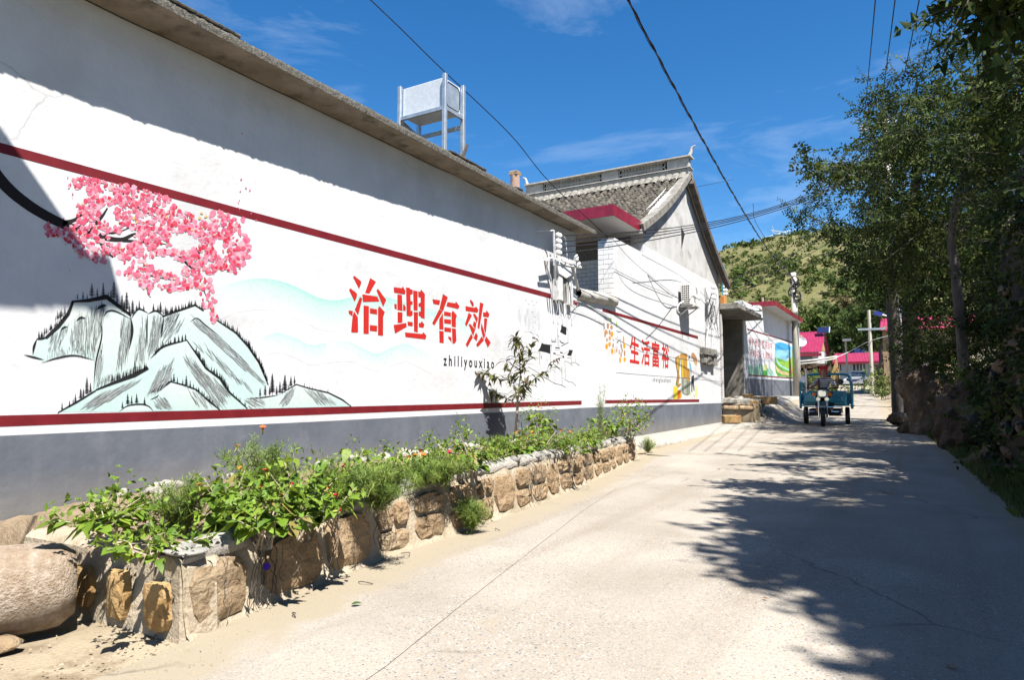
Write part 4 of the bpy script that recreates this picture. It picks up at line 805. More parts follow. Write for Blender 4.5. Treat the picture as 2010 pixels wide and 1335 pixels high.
# ================================================================ gateway between the houses
G = thing('gateway', 'shady gateway with concrete canopy slab between the two mural walls', 'gate', (WX-.4, 24.2, 0))
GX = ony(1452, 607, 22.5).x; gz = ony(1430, 607, 22.5).z; gzt = ony(1430, 595, 22.5).z; gy1 = onx(1498, 620, GX).y
H3Y = 25.98
for z0, z1, e in ((gz, gz+(gzt-gz)*.38, 0), (gz+(gzt-gz)*.38, gzt, -.05)):
    m = MB(); m.box(WX-2.2, GX+e, 22.47-.0-e*0+(-.02 if e == 0 else .02), gy1+e, z0, z1+(0 if e else -.003)); m.build('canopy', M['conc'], G, bevel=.012)
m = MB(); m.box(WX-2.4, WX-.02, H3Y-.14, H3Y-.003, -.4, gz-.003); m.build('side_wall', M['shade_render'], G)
m = MB(); m.box(WX-2.4, WX-.303, 22.46, 22.6, -.4, gz-.003); m.build('near_side_wall', M['dark'], G)  # near-black colour here and on the back wall stands in for gateway shade
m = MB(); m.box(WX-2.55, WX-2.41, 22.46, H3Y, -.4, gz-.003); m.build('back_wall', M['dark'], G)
m = MB(); m.box(WX-1.7, WX-1.55, 22.62, 22.8, .02, 2.6); m.build('door_post', M['wood'], G)
for y0, y1 in ((22.84, 24.2), (24.23, 25.6)):
    m = MB(); m.box(WX-1.75, WX-1.69, y0, y1, .05, 2.5); d = m.build('door_leaf', M['redpaint'], G, bevel=.01)
    m = MB(); m.torus((WX-1.67, (y1-.12 if y0 < 23 else y0+.12), 1.2), .05, .008, (1, 0, 0), 12, 5); m.build('door_ring', M['galvd'], d)
m = MB(); m.box(WX-.06, WX+.05, 22.462, 22.62, -.2, 2.7); m.build('jamb', M['render'], G)
m = MB(); m.box(WX-1.3, WX-1.05, H3Y-.152, H3Y-.1405, .9, 2.5); m.build('red_paper_strip', M['redpaint'], G)
# threshold slab and cracked edge
TS = thing('threshold_slab', 'cracked concrete threshold slab in front of the shady gateway', 'step', (WX+.4, 23.4, -.2))
m = MB(); m.prism([(WX-1.5, 22.47, .0), (WX+.25, 22.47, -.03), (WX+.75, 22.7, -.06), (WX+1.0, 23.6, -.1), (WX+1.0, 25.5, -.05), (WX-1.5, 25.9, .03)], (0, 0, -.16)); m.build('slab', M['mortarw'], TS, bevel=.02)
for k, (a, b) in enumerate(((.05, .5), (.55, .95))):
    m = MB(); m.prism([(WX+a, 22.43-.02*k, -.27), (WX+b, 22.5+.1*k, -.29), (WX+b, 22.9, -.26), (WX+a, 22.9, -.25)], (0, 0, -.12)); m.build('broken_stone', M['sand'], TS, bevel=.03)
m = MB(); m.prism([(WX-.02, 22.5, -.18), (WX+.9, 22.62, -.2), (WX+1.05, 23.5, -.2), (WX+.2, 24.5, -.2)], (0, 0, -.8)); m.build('footing', M['dirt'], TS, bevel=.03)
def block(u, v, x, w_, d_, h_, rz, lab, tilt=0):
    q = onx(u, v, x); t = thing('stone_block', lab, 'stone block', (q.x, q.y, q.z), 'stone blocks by the gateway', rz)
    mm = MB(); mm.box(-w_/2, w_/2, -d_/2, d_/2, 0, h_); me = mm.mesh('block', M['sandy'], bevel=.018)
    for vv in me.vertices: vv.co += V((mn.noise(vv.co*9+V((u, 0, 0))), mn.noise(vv.co*9+V((0, u, 0))), mn.noise(vv.co*9+V((0, 0, u)))))*.025
    o = bpy.data.objects.new('block', me); COL.objects.link(o); o.parent = t; o.rotation_euler = (tilt, 0, 0)
block(1437, 795, WX+.12, .5, .22, .2, .62, 'long yellow stone block lying in front of the door post')
block(1471, 799, WX+.75, .5, .25, .2, .5, 'yellow stone block at the front edge of the threshold slab')
block(1469, 784, WX+.42, .32, .2, .19, .5, 'small stone block touching the foot of the third mural wall')
block(1487, 790, WX+.8, .42, .22, .19, .45, 'stone block between the threshold and the painted green hills')
block(1511, 794, WX+1.25, .46, .24, .25, .3, 'stone block standing alone, furthest right on the slope')
block(1436, 831, WX+.55, .52, .28, .24, .55, 'lowest stone block on the road by the white house corner')

# ================================================================ third house
H3 = thing('mural_cottage', 'white cottage with red fascia and painted landscape beyond the gateway', 'house', (WX, 31, 0))
YE = onx(1571, 720, WX).y
FX = -4.95; A, B = onx(1522, 590, FX), onx(1575, 621, FX); Ab = onx(1522, 600, FX)
ZL = onx(1508, 617, WX).z
m = MB(); m.prism([(WX, y, z) for y, z in ((H3Y, -.5), (YE, -.5), (YE, Ab.z-.003), (A.y-.6, Ab.z-.003), (A.y-.6, ZL), (H3Y, ZL))], (-.3, 0, 0)); m.build('wall', M['white'], H3, fixn=True)
m = MB(); m.box(WX-6, WX-.301, YE-.3, YE, -.5, Ab.z-.003); m.build('end_wall', M['render'], H3)
m = MB(); m.box(WX-6, FX-.02, A.y+.02, B.y, Ab.z, A.z-.01); m.build('roof_slab', M['white'], H3)
n_ = 12; w_ = (B.y-A.y)/n_; tm = MB(); tm.box(-.012, .012, -w_/2+.006, w_/2-.006, -(A.z-Ab.z)/2, (A.z-Ab.z)/2); tme = tm.mesh('fascia_tile', M['redtile'])
for k in range(n_): inst('fascia_tile', tme, H3, (FX-.008, A.y+w_*(k+.5), (A.z+Ab.z)/2))
n_ = 10; w_ = .36; tm = MB(); tm.box(-w_/2+.006, w_/2-.006, -.012, .012, -(A.z-Ab.z)/2, (A.z-Ab.z)/2); tme = tm.mesh('fascia_tile', M['redtile'])
for k in range(n_): inst('fascia_tile', tme, H3, (FX-.02-w_*(k+.5), A.y+.008, (A.z+Ab.z)/2))
m = MB(); m.box(WX-.05, WX-.0, A.y+.3, A.y+.5, A.z-.02, A.z+.22); m.build('roof_vent', M['clay'], H3)
m = MB(); q0, q1 = onx(1463, 743, WX), onx(1569, 748, WX); m.prism([(WX+.003, H3Y, q0.z), (WX+.003, YE, q1.z), (WX+.003, YE, -.4), (WX+.003, H3Y, -.4)], (-.002, 0, 0)); m.build('dado', M['dado'], H3, fixn=True)
band('red_band', 1466.4, 644.6, 647.6, 1569, 675.3, 677.4, H3); band('red_band', 1468.5, 735.2, 738, 1569, 742.3, 744.6, H3)
m = Mural(2)
def R6(pts): return S(pts, 1440, 620, 8.344)
def ell(cx_, cy_, a, b, n_=14): return [(cx_+a*cos(2*pi*k/n_), cy_+b*sin(2*pi*k/n_)) for k in range(n_)]
GH = (.38, .7, .5)
m.fill(R6([(240, 965), (240, 830), (250, 805), (280, 805), (310, 830), (340, 880), (370, 820), (400, 790), (440, 788), (475, 830), (490, 980)]), GH); m.fill(R6([(548, 988), (552, 870), (575, 852), (610, 865), (650, 920), (682, 1000)]), (.42, .7, .56)); m.l = 3
m.fill(R6([(482, 978), (482, 905), (500, 880), (552, 885), (552, 985)]), (.06, .38, .06)); m.fill(R6(ell(520, 845, 34, 55)), (.68, .74, .36)); m.l = 4; m.fill(R6(ell(524, 840, 20, 42)), (.62, .72, .25))
for p in ([(495, 850), (520, 780), (550, 860)], [(500, 880), (525, 860), (548, 885)]): m.ribbon(R6(p), .5, (.2, .3, .1))
m.l = 3; SC_ = [(675, 620), (672, 520), (690, 450), (735, 432), (800, 440), (860, 455), (935, 500), (1000, 540), (1070, 580), (1070, 1010), (900, 1003), (720, 990), (690, 930), (675, 800)]
m.fill(R6(SC_), (.3, .66, .84)); m.l = 4
m.fill(R6([(675, 620), (672, 520), (690, 450), (735, 432), (800, 440), (860, 455), (935, 500), (935, 560), (680, 560)]), (.06, .42, .78)); m.l = 5
m.fill(R6([(673, 665), (720, 690), (770, 720), (800, 705), (850, 745), (880, 740), (935, 690), (1000, 660), (1070, 680), (1070, 1010), (900, 1003), (720, 990), (690, 930), (675, 800)]), (.3, .55, .06)); m.l = 6
m.fill(R6([(673, 665), (700, 740), (740, 820), (830, 880), (930, 920), (930, 990), (720, 990), (690, 930), (675, 800)]), (.1, .38, .04)); m.fill(R6([(720, 700), (790, 720), (850, 748), (800, 752), (730, 745)]), (.14, .4, .05)); m.l = 7
m.fill(R6([(680, 790), (720, 850), (800, 905), (900, 935), (905, 985), (800, 965), (720, 920), (690, 850)]), (.72, .55, .28)); m.ribbon(curve(R6([(705, 700), (720, 760), (760, 810), (830, 850), (910, 890)]), 4), 2.4, (.4, .7, .8)); m.fill(R6([(955, 560), (985, 540), (1010, 560), (1010, 680), (955, 670)]), (.55, .5, .08)); m.l = 8
for u in (925, 975, 1040): m.fill(R6([(u-10, 820), (u, 760), (u+14, 830), (u+18, 950), (u-14, 950)]), (.55, .12, .08)); m.fill(R6(ell(u, 730, 11, 28)), (.62, .2, .1))
m.fill(R6([(885, 690), (900, 690), (895, 740), (880, 735)]), (.7, .7, .7)); m.ribbon(R6([(870, 680), (880, 660), (890, 690)]), 1, INK); m.ribbon(R6([(785, 640), (790, 705)]), .4, (.3, .4, .4))
m.build('painted_landscape', M['paint'], H3)
def row(txt, u0, t0, b0, du, dv, us):
    for ch, u in zip(txt, us):
        f = (u-us[0]); lettering('red_character', ch, *R6([(u-20, t0+f*dv), (u+20, t0+f*dv+5), (u-20, b0+f*dv*.92), (u+20, b0+f*dv*.92+4)]), (.55, .03, .07), H3, off=-.004)
row('房前屋后整洁有序', 0, 348, 478, 0, .27, (274, 322, 372, 418, 484, 530, 572, 613)); row('河塘沟渠水清岸绿', 0, 545, 672, 0, .17, (284, 332, 378, 424, 490, 534, 574, 614))
# ================================================================ plants: leaf helpers
def leaf_cards(name, P, D, N, ln, wd, cols, mat, parent=None, fold=.25, droop=.2):
    """folded two-quad leaves: base, two sides, tip and midrib points"""
    P, D, N = np.asarray(P, float), np.asarray(D, float), np.asarray(N, float); n = len(P)
    D = D/np.linalg.norm(D, axis=1)[:, None]; X = np.cross(D, N); X /= np.linalg.norm(X, axis=1)[:, None]+1e-9; N = np.cross(X, D)
    ln = np.asarray(ln)[:, None]*np.ones((n, 1)); wd = np.asarray(wd)[:, None]*np.ones((n, 1))
    b = P; m = P+D*ln*.42; t = P+D*ln-N*ln*droop
    l = m+X*wd*.5+N*wd*fold; r = m-X*wd*.5+N*wd*fold
    vs = np.stack([b, l, t, r, m-N*wd*.03], 1).reshape(-1, 3); k = np.arange(n)[:, None]*5
    fs = np.concatenate([k+np.array([[0, 4, 1]]), k+np.array([[1, 4, 2]]), k+np.array([[4, 3, 2]]), k+np.array([[0, 3, 4]])], 0)
    return npmesh(name, vs, fs, mat, parent, np.repeat(np.asarray(cols), 5, 0))
def rdir(n, up=0.0):
    d = NR.normal(size=(n, 3)); d /= np.linalg.norm(d, axis=1)[:, None]; d[:, 2] += up; return d/np.linalg.norm(d, axis=1)[:, None]
def tint(n, base, v=.3):
    c = np.array(base)[NR.integers(0, len(base), n)]*(1-v/2+v*NR.random((n, 1))); return c
def soil_leaf(col, L=.07, W=.052, dr=.28, seed=0):                  # one ovate pointed leaf as its own mesh
    t = MB(); t.col = col; R_ = random.Random(seed); vs = []; prof = [(.0, .06), (.12, .62), (.3, 1.0), (.52, .88), (.75, .48), (1, 0.02)]
    for s, w_ in prof:
        z = -dr*L*s*s+.05*L*sin(s*5+seed); vs += [(-W/2*w_, L*s, z+.10*W*w_+R_.uniform(-.03, .03)*W), (0, L*s, z), (W/2*w_, L*s, z+.10*W*w_+R_.uniform(-.03, .03)*W)]
    fs = []
    for i in range(len(prof)-1): a = 3*i; fs += [(a, a+1, a+4, a+3), (a+1, a+2, a+5, a+4)]
    t.add(vs, fs); return t.mesh('leaf', M['leafp'], smooth=True)
GREENS = [(.1, .18, .018), (.135, .22, .024), (.075, .145, .018), (.18, .26, .034), (.12, .2, .02)]
LEAFM = [soil_leaf(tuple(q*k for q in c), l, w_, d, i*7+int(d*10)) for i, c in enumerate(GREENS) for l, w_, d, k in ((.085, .062, .35, 1), (.07, .045, .6, .8), (.06, .05, .15, 1.12))]+[soil_leaf((.2, .17, .05), .06, .035, .7, 77)]
LANCE = [soil_leaf(c, .105, .03, .45, i+9) for i, c in enumerate([(.085, .095, .03), (.11, .12, .04), (.07, .05, .03), (.13, .13, .06)])]
def trumpet(col):
    t = MB(); t.col = (.5, .45, .1); t.lathe([(.003, 0), (.003, .022)], (0, 0, 0), n=5); t.col = col; t.lathe([(.004, .022), (.006, .03), (.014, .036)], (0, 0, 0), n=7); return t.mesh('flower', M['vcol'])
FLO = [trumpet(c) for c in ((.5, .03, .04), (.55, .12, .03), (.45, .02, .16), (.5, .2, .03))]
def orient(d, n=(0, 0, 1)):                                         # rotation whose +Y runs along d
    d = V(d).normalized(); x = d.cross(V(n)); x = x.normalized() if x.length > .05 else d.orthogonal().normalized(); z = x.cross(d)
    return Matrix(((x.x, d.x, z.x), (x.y, d.y, z.y), (x.z, d.z, z.z))).to_euler()
def leafy_plant(name, lab, cat, p, r, h, n, flowers=0, grp='garden plants in the stone planter', leaves=LEAFM, sz=(.7, 1.25), fl=FLO, sub=0):
    t = thing(name, lab, cat, p, grp); st = MB(); p = V(p); n = int(n*1.9); flowers = flowers//2; r *= 1.15; h *= 1.15; TIP = []; ns = max(4, n//8)
    for i in range(ns):
        a = 2*pi*i/ns+random.uniform(-.4, .4); rr = r*random.uniform(.3, 1.0); hh = h*random.uniform(.5, 1.0)*(1-.35*rr/r)
        tip = p+V((rr*cos(a), rr*sin(a), hh)); TIP.append(tip); c = spline([p+V((random.gauss(0, .02), random.gauss(0, .02), -.02)), p+V((rr*.45*cos(a), rr*.45*sin(a), hh*.62)), tip], 4); st.tube(c, [.005-.003*k/8 for k in range(9)], 4, False)
        for j in range(n//ns):
            s = random.uniform(.35, 1); q = c[min(8, int(s*8))]; d = V((cos(a)+random.gauss(0, .8), sin(a)+random.gauss(0, .8), random.uniform(-.45, .35)))
            inst('leaf', random.choice(leaves), t, q, orient(d, (random.gauss(0, .3), random.gauss(0, .3), 1)), random.uniform(*sz)*1.2*(1.1-.35*s))
        for j in range(3 if sub else 0): pass
    for i in range(flowers):
        q = random.choice(TIP)+V((random.gauss(0, .015), random.gauss(0, .015), -random.random()*.03))
        inst('flower', random.choice(fl), t, q, (random.gauss(.5, .5), random.gauss(.2, .5), random.random()*6), random.uniform(.8, 1.3))
    # young shoots: small yellow-green leaves round the tips
    k = n*2; aa = NR.random(k)*6.28; rr = r*np.sqrt(NR.random(k)); hh = h*(.55+.45*NR.random(k))*(1-.35*rr/r)
    P = np.stack([p.x+rr*np.cos(aa), p.y+rr*np.sin(aa), p.z+hh], 1)
    stuff(leaf_cards('small_leaves', P, rdir(k, .4), rdir(k, 1.2), .02+.03*NR.random(k), .012+.018*NR.random(k), tint(k, [(.16, .24, .03), (.12, .2, .025), (.09, .16, .02)]), M['leafp'], t))
    st.col = None; st.build('stems', M['barkp'], t); return t
def feathery(lab, p, r, h, n=26, flowers=0, name='feathery_plant', tone=((.13, .2, .035), (.19, .26, .06), (.1, .16, .035))):
    t = thing(name, lab, 'plant', p, 'garden plants in the stone planter'); p = V(p); st = MB(); vs = []; fs = []; cs = []
    for i in range(n):
        a = random.random()*6.28; rr = r*random.uniform(.2, 1); hh = h*random.uniform(.55, 1)*(1-.3*rr/r)
        rr *= 1.15; c = spline([p, p+V((rr*.4*cos(a), rr*.4*sin(a), hh*.6)), p+V((rr*cos(a), rr*sin(a), hh))], 5); st.tube(c, [.0035-.0025*k/10 for k in range(11)], 3, False)
        col = random.choice(tone)
        for q in c[2:]:
            for j in range(13):
                d = V((random.gauss(0, 1), random.gauss(0, 1), random.gauss(.35, .6))).normalized(); l = random.uniform(.03, .075); w_ = V((random.gauss(0, 1), random.gauss(0, 1), 0)).normalized()*.0022
                b = len(vs); vs += [tuple(q-w_), tuple(q+w_), tuple(q+d*l)]; fs.append((b, b+1, b+2)); k = random.uniform(.8, 1.25); cs += [tuple(x*k for x in col)]*3
                for s in (.45, .7):
                    e = d.cross(V((random.gauss(0, 1), random.gauss(0, 1), random.gauss(0, 1)))).normalized()*.6+d*.8; m_ = q+d*l*s; b = len(vs); vs += [tuple(m_-w_), tuple(m_+w_), tuple(m_+e*l*.45)]; fs.append((b, b+1, b+2)); cs += [tuple(x*k for x in col)]*3
    stuff(npmesh('fine_leaves', vs, fs, M['leafp'], t, cs)); st.build('stems', M['barkp'], t)
    for i in range(flowers):
        a = random.random()*6.28; rr = r*random.uniform(.3, 1); inst('flower', FLO[1] if flowers < 9 else FLO[3], t, p+V((rr*cos(a), rr*sin(a), h*random.uniform(.7, 1.0))), (random.gauss(0, .5), random.gauss(0, .5), 0), random.uniform(.9, 1.5))
    return t
# ================================================================ stone planter
PF = [(1.9, -2.76, -.70), (2.4, -2.86, -.69), (3.3, -2.99, -.655), (4.2, -3.03, -.60), (5.6, -3.13, -.585), (7, -3.3, -.595), (8.6, -3.56, -.615), (10.4, -3.87, -.655)]
def pf(y): return V((lerpt([(a, b) for a, b, c in PF], y), y, 0))
def pt(y): return lerpt([(a, c) for a, b, c in PF], y)
PL = thing('stone_planter', 'long low planter of brown stones and pale mortar below the mural wall', 'planter', (-3.1, 2, -1.05))
vs = []; fs = []; ysp = np.arange(1.88, 10.42, .07); prof = [(.1, -.5), (.055, -.02), (.02, .06), (-.01, .35), (-.02, .7), (-.035, .95), (-.08, 1.05), (-.2, 1.04), (-.23, .9), (-.24, -.5)]
for y in ysp:
    b = pf(y); z0 = g(b.x, y)
    for k, (dx, tz) in enumerate(prof): vs.append((b.x+dx+.017*mn.noise((y*9, k*1.3, 0)), y, z0+(pt(y)-z0)*tz+.012*mn.noise((y*9, k*2, 3))))
n = len(prof)
for j in range(len(ysp)-1): fs += [(j*n+k, j*n+k+1, j*n+n+k+1, j*n+n+k) for k in range(n-1)]
npmesh('mortar_wall', vs, fs, M['mortar'], PL, smooth=True)
m = MB(); m.prism([(-2.70, 1.85, -1.3), (-2.79, 1.88, -.72), (-2.9, 1.92, -.69), (-3.2, 1.9, -.7), (-3.5, 1.86, -.7), (-4.1, 1.84, -.7), (-4.1, 1.78, -1.3)], (0, .2, 0)); o = m.build('end_wall', M['mortar'], PL, bevel=.03, fixn=True)
# coping: whitish mortar with cobbles pressed in
vs = []; fs = []; pr = [(-.0, -.035), (.012, .0), (-.02, .032), (-.09, .042), (-.16, .03), (-.2, -.02)]
for y in ysp:
    b = pf(y)
    for k, (dx, dz) in enumerate(pr): vs.append((b.x-.03+dx+.02*mn.noise((y*5, k, 6)), y, pt(y)+dz+.016*mn.noise((y*8, k*1.1, 9))))
n = len(pr)
for j in range(len(ysp)-1): fs += [(j*n+k, j*n+k+1, j*n+n+k+1, j*n+n+k) for k in range(n-1)]
npmesh('coping', vs, fs, M['mortarw'], PL, smooth=True)
def cobble_mesh(sd, flat=.5, sub=2, amp=.22, mat='grey_stone', nm='cobble', fq=1.3):
    bm = bmesh.new(); bmesh.ops.create_icosphere(bm, subdivisions=sub, radius=1)
    for v_ in bm.verts: q = v_.co.normalized(); v_.co = q*(1+amp*mn.noise(q*fq+V((sd*7.1, sd, 0)))+amp*.5*mn.noise(q*fq*2.7+V((sd, 3, sd)))); v_.co.z *= flat
    me = bpy.data.meshes.new(nm); bm.to_mesh(me); bm.free(); me.materials.append(M[mat]); me.shade_smooth(); return me
CB = [cobble_mesh(i) for i in range(4)]
for y, s in [(1.95, .04), (2.06, .035), (2.17, .04), (2.27, .035)]+[(2.35+.115*k+random.uniform(-.03, .03), random.uniform(.035, .06)) for k in range(66)]:
    b = pf(y); inst('cobble', random.choice(CB), PL, (b.x-.07+random.uniform(-.05, .03), y, pt(y)+.026), (random.gauss(0, .2), random.gauss(0, .2), random.random()*6), (s*.8, s*1.1, s*1.2))
# face stones: irregular slabs set into the mortar
def slab_mesh(sd, w_, h_, rg=1):
    R_ = random.Random(sd); bm = bmesh.new(); N_ = 14; rim = []; cx_ = []
    for i in range(N_):
        a = 2*pi*i/N_; c, s = cos(a), sin(a); q = (abs(c)**5+abs(s)**5)**(-1/5); rim.append((w_/2*c*q*R_.uniform(.9, 1.04), h_/2*s*q*R_.uniform(.9, 1.04)))
    back = [bm.verts.new((-.04, y, z)) for y, z in rim]; f1 = [bm.verts.new((-.006+R_.uniform(0, .01), y*.98, z*.98)) for y, z in rim]
    f2 = [bm.verts.new((.006+rg*R_.uniform(-.009, .012), y*.62, z*.62)) for y, z in rim]; c = bm.verts.new((.008+R_.uniform(-.008, .01), 0, 0))
    for A_, B_ in ((back, f1), (f1, f2)):
        for i in range(N_): bm.faces.new((A_[i], A_[(i+1) % N_], B_[(i+1) % N_], B_[i]))
    for i in range(N_): bm.faces.new((f2[i], f2[(i+1) % N_], c))
    me = bpy.data.meshes.new('stone'); bm.to_mesh(me); bm.free(); me.materials.append(M['sand']); return me
def face_stone(y, w_, t0, t1, sd):
    b = pf(y); z0 = g(b.x, y); H_ = pt(y)-z0; tg = pf(y+.1)-pf(y-.1); ang = atan2(-tg.x, tg.y); zc = z0+H_*(t0+t1)/2
    inst('stone', slab_mesh(sd, w_, H_*(t1-t0)), PL, (b.x+.002+.022*(1-(t0+t1)/2), y, zc), (0, -.07, ang))
face_stone(2.08, .35, .07, .86, 1); face_stone(2.6, .44, .06, .88, 2); face_stone(3.08, .42, .08, .9, 3)
y = 3.35; sd = 10
while y < 10.1:
    w_ = random.uniform(.24, .46); sd += 2
    if random.random() < .4: face_stone(y+w_/2, w_*.93, .1, .82, sd)
    else:
        s = random.uniform(.42, .55); face_stone(y+w_/2, w_*.93, .08, s-.03, sd)
        if random.random() < .5: face_stone(y+w_*.27, w_*.44, s+.03, .84, sd+1); face_stone(y+w_*.76, w_*.42, s+.03, .84, sd+50)
        else: face_stone(y+w_/2, w_*.9, s+.03, .85, sd+1)
    y += w_+random.uniform(.02, .06)
for x, w_, z, h_, sd in ((-2.9, .16, -.89, .21, 91), (-3.2, .15, -.885, .22, 92), (-3.5, .2, -.88, .2, 93)):
    o = inst('stone', slab_mesh(sd, w_, h_, .3), PL, (x, 1.824+(-.885-z)*.1, z-.02), (0, .04, -pi/2)); o.data.materials[0] = M['sandy']; o['label'] = 'yellow sandstone slab in the end face'
inst('cobble', CB[1], PL, (-2.84, 1.93, -.685), (0, 0, .3), (.1, .07, .035))
# soil
vs = []; fs = []; nx = 22; ysl = np.arange(1.93, 10.5, .1)
def soilz(x, y): return pt(min(10.4, y))-.015-.2*sst(-4.2, -5.3, x)+.05*mn.noise((x*2.5, y*2.5, 4))+.03*mn.noise((x*8, y*8, 1))+.05*sst(-3.3, -4.0, x)*sst(4.2, 2.4, y)*sst(1.9, 2.3, y)+.04*sst(-3.6, -4.2, x)
for y in ysl:
    x0 = pf(min(10.4, y)).x-.15
    for i in range(nx+1): x = x0+(-5.47-x0)*i/nx; vs.append((x, y, soilz(x, y)-(.5 if y < 1.94 or y > 10.4 else 0)))
for j in range(len(ysl)-1): fs += [(j*(nx+1)+i, j*(nx+1)+i+1, (j+1)*(nx+1)+i+1, (j+1)*(nx+1)+i) for i in range(nx)]
npmesh('soil', vs, fs, M['soil'], PL, smooth=True)
RB = [cobble_mesh(i+20, .65, 2, .4, 'mortarw', 'rubble_stone', 1.8) for i in range(4)]
for i in range(70):
    y = random.uniform(2.3, 10.2); x = random.uniform(-4.5, -3.95) if y > 2.6 else random.uniform(-4.4, -3.3); s = random.uniform(.02, .085); inst('rubble_stone', random.choice(RB), PL, (x, y, soilz(x, y)+.01), (random.random(), random.random(), random.random()*6), (s, s*1.2, s))
for i in range(70):
    y = random.uniform(2, 10.2); x = pf(y).x-random.uniform(.2, .9); s = random.uniform(.012, .04); inst('rubble_stone', random.choice(RB), PL, (x, y, soilz(x, y)), (random.random(), 0, random.random()*6), s)
# stone roller at the near end
bm = bmesh.new(); a, b = V((-3.86, .62, -.86)), V((-3.375, 1.74, -.845)); d = b-a; N_ = 30; rr = []
LG = thing('stone_roller', 'thick granite roller lying on its side against the end of the planter', 'stone roller', (-3.6, 1.2, -1.05))
vs = []; fs = []; Lr = d.length; ax = d.normalized(); e1 = ax.orthogonal().normalized(); e2 = ax.cross(e1); K_ = 22
for k in range(K_):
    s = k/(K_-1); r_ = .192*(1-.0*s)*(min(1, sqrt(max(0, 1-((s-.9)/.1)**2)))*.28+.72 if s > .9 else 1)
    for i in range(N_):
        t = 2*pi*i/N_; q = a+d*s+(e1*cos(t)+e2*sin(t))*(r_*(1+.05*mn.noise((cos(t)*1.6+3, sin(t)*1.6, s*5))+.02*mn.noise((cos(t)*6, sin(t)*6, s*22)))); vs.append(tuple(q))
for k in range(K_-1): fs += [(k*N_+i, k*N_+(i+1) % N_, (k+1)*N_+(i+1) % N_, (k+1)*N_+i) for i in range(N_)]
mm = MB(); mm.add(vs, fs+[tuple(range(N_))[::-1], tuple(range((K_-1)*N_, K_*N_))]); mm.build('roller', M['granite'], LG, smooth=True)
for i, (x, y, s, lab) in enumerate(((-3.32, 1.4, .075, 'flat brown stone wedged under the granite roller'), (-3.62, 1.1, .12, 'stone under the left end of the granite roller'))):
    o = inst('wedge_stone', cobble_mesh(40+i, .45, 2, .4, 'sand', 'wedge_stone', 1.8), None, (x, y, g(x, y)+.03), (.1, 0, .9), (s*1.5, s*.8, s)); tag(o, lab, 'stone')
# plants of the planter: pixel of the foot on the soil -> place
def foot(u, v, z=-.62):
    q = onz(u, v, z); q.z = soilz(min(q.x, pf(min(10.3, max(1.95, q.y))).x-.12), q.y) if 1.9 < q.y < 10.4 else z; return q
GP_ = 'garden plants in the stone planter'
leafy_plant('vine_plant', 'sprawling broad-leaved plant nearest the stone roller', 'plant', foot(205, 1045), .22, .17, 34, 1, sz=(.8, 1.4))
leafy_plant('flowering_plant', 'small upright plant in front of the grey wall at the near planter end', 'plant', foot(235, 1030), .14, .33, 22, 1)
leafy_plant('flowering_plant', 'low leafy plant left of the big flowering clump, by the wire grass', 'plant', foot(320, 1050), .2, .15, 26, 2, sz=(.6, 1.0))
leafy_plant('vine_plant', 'trailing leaves hanging over the pale mortar corner', 'plant', foot(270, 1078), .15, .06, 14, 0, sz=(.7, 1.0))
leafy_plant('flowering_plant', 'broad-leaved plant at the left of the big flowering clump over the first stones', 'plant', foot(450, 1020), .2, .38, 44, 5, sz=(.9, 1.6))
leafy_plant('flowering_plant', 'middle of the big flowering clump spilling over the planter edge', 'plant', foot(525, 1030), .24, .32, 54, 8, sz=(.9, 1.6))
leafy_plant('flowering_plant', 'tallest flowering plant of the big clump with red trumpet flowers', 'plant', foot(590, 1015), .2, .46, 46, 9, sz=(.8, 1.4))
leafy_plant('flowering_plant', 'right end of the big flowering clump beside the feathery bushes', 'plant', foot(650, 1010), .16, .26, 28, 5)
feathery('wispy green plant standing behind the low leaves by the grey wall', foot(355, 1020), .16, .36, 26)
feathery('feathery plant rising behind the middle of the big flowering clump', foot(520, 985), .26, .46, 44, 2)
feathery('dense feathery bush just right of the big flowering clump', foot(668, 985), .26, .36, 52)
feathery('round feathery bush on the planter edge above the third stone', foot(742, 985), .24, .34, 52, 1)
feathery('low feathery plant with small orange flowers right of the round bush', foot(830, 955), .17, .2, 22, 5)
feathery('feathery weed growing from the foot of the planter on the road', onz(925, 1045, -1.0), .12, .26, 26, name='weed')
feathery('little feathery weed at the foot of the planter below the flowering clump', onz(693, 1105, -1.02), .06, .17, 12, name='weed')
feathery('sprig of weed hanging by the far end of the planter', onz(1272, 890, -.95), .16, .3, 16, name='weed')
leafy_plant('flowering_plant', 'bright leafy plant between the orange-flowered plant and the pink clump', 'plant', foot(820, 945), .15, .22, 26, 1)
leafy_plant('flowering_plant', 'wide leafy clump with small red flowers left of the sapling', 'plant', foot(925, 940), .3, .3, 70, 12, sz=(.6, 1.1))
leafy_plant('pale_weed', 'pale grey-green stalk rising from the red-flowered clump', 'plant', foot(905, 905), .08, .42, 20, 0, leaves=[soil_leaf((.22, .27, .17), .05, .03, .3, 70)], sz=(.8, 1.2))
leafy_plant('marigold_plant', 'bushy marigold with orange flowers right of the sapling trunk', 'plant', foot(1065, 900), .3, .3, 46, 20, leaves=LANCE[:2]+LEAFM[6:8], sz=(.4, .8), fl=[FLO[3], FLO[1]])
leafy_plant('flowering_plant', 'upright leafy plant against the dado behind the marigold', 'plant', onx(1058, 870, -5.1), .28, .68, 46, 3, sz=(1.1, 1.9))
leafy_plant('flowering_plant', 'low scrubby plant along the coping between marigold and far bushes', 'plant', foot(1125, 895), .3, .2, 40, 3, leaves=LEAFM+LANCE, sz=(.4, .9))
leafy_plant('flowering_plant', 'small leafy plant on the coping left of the two far bushes', 'plant', foot(1160, 880), .22, .2, 30, 2)
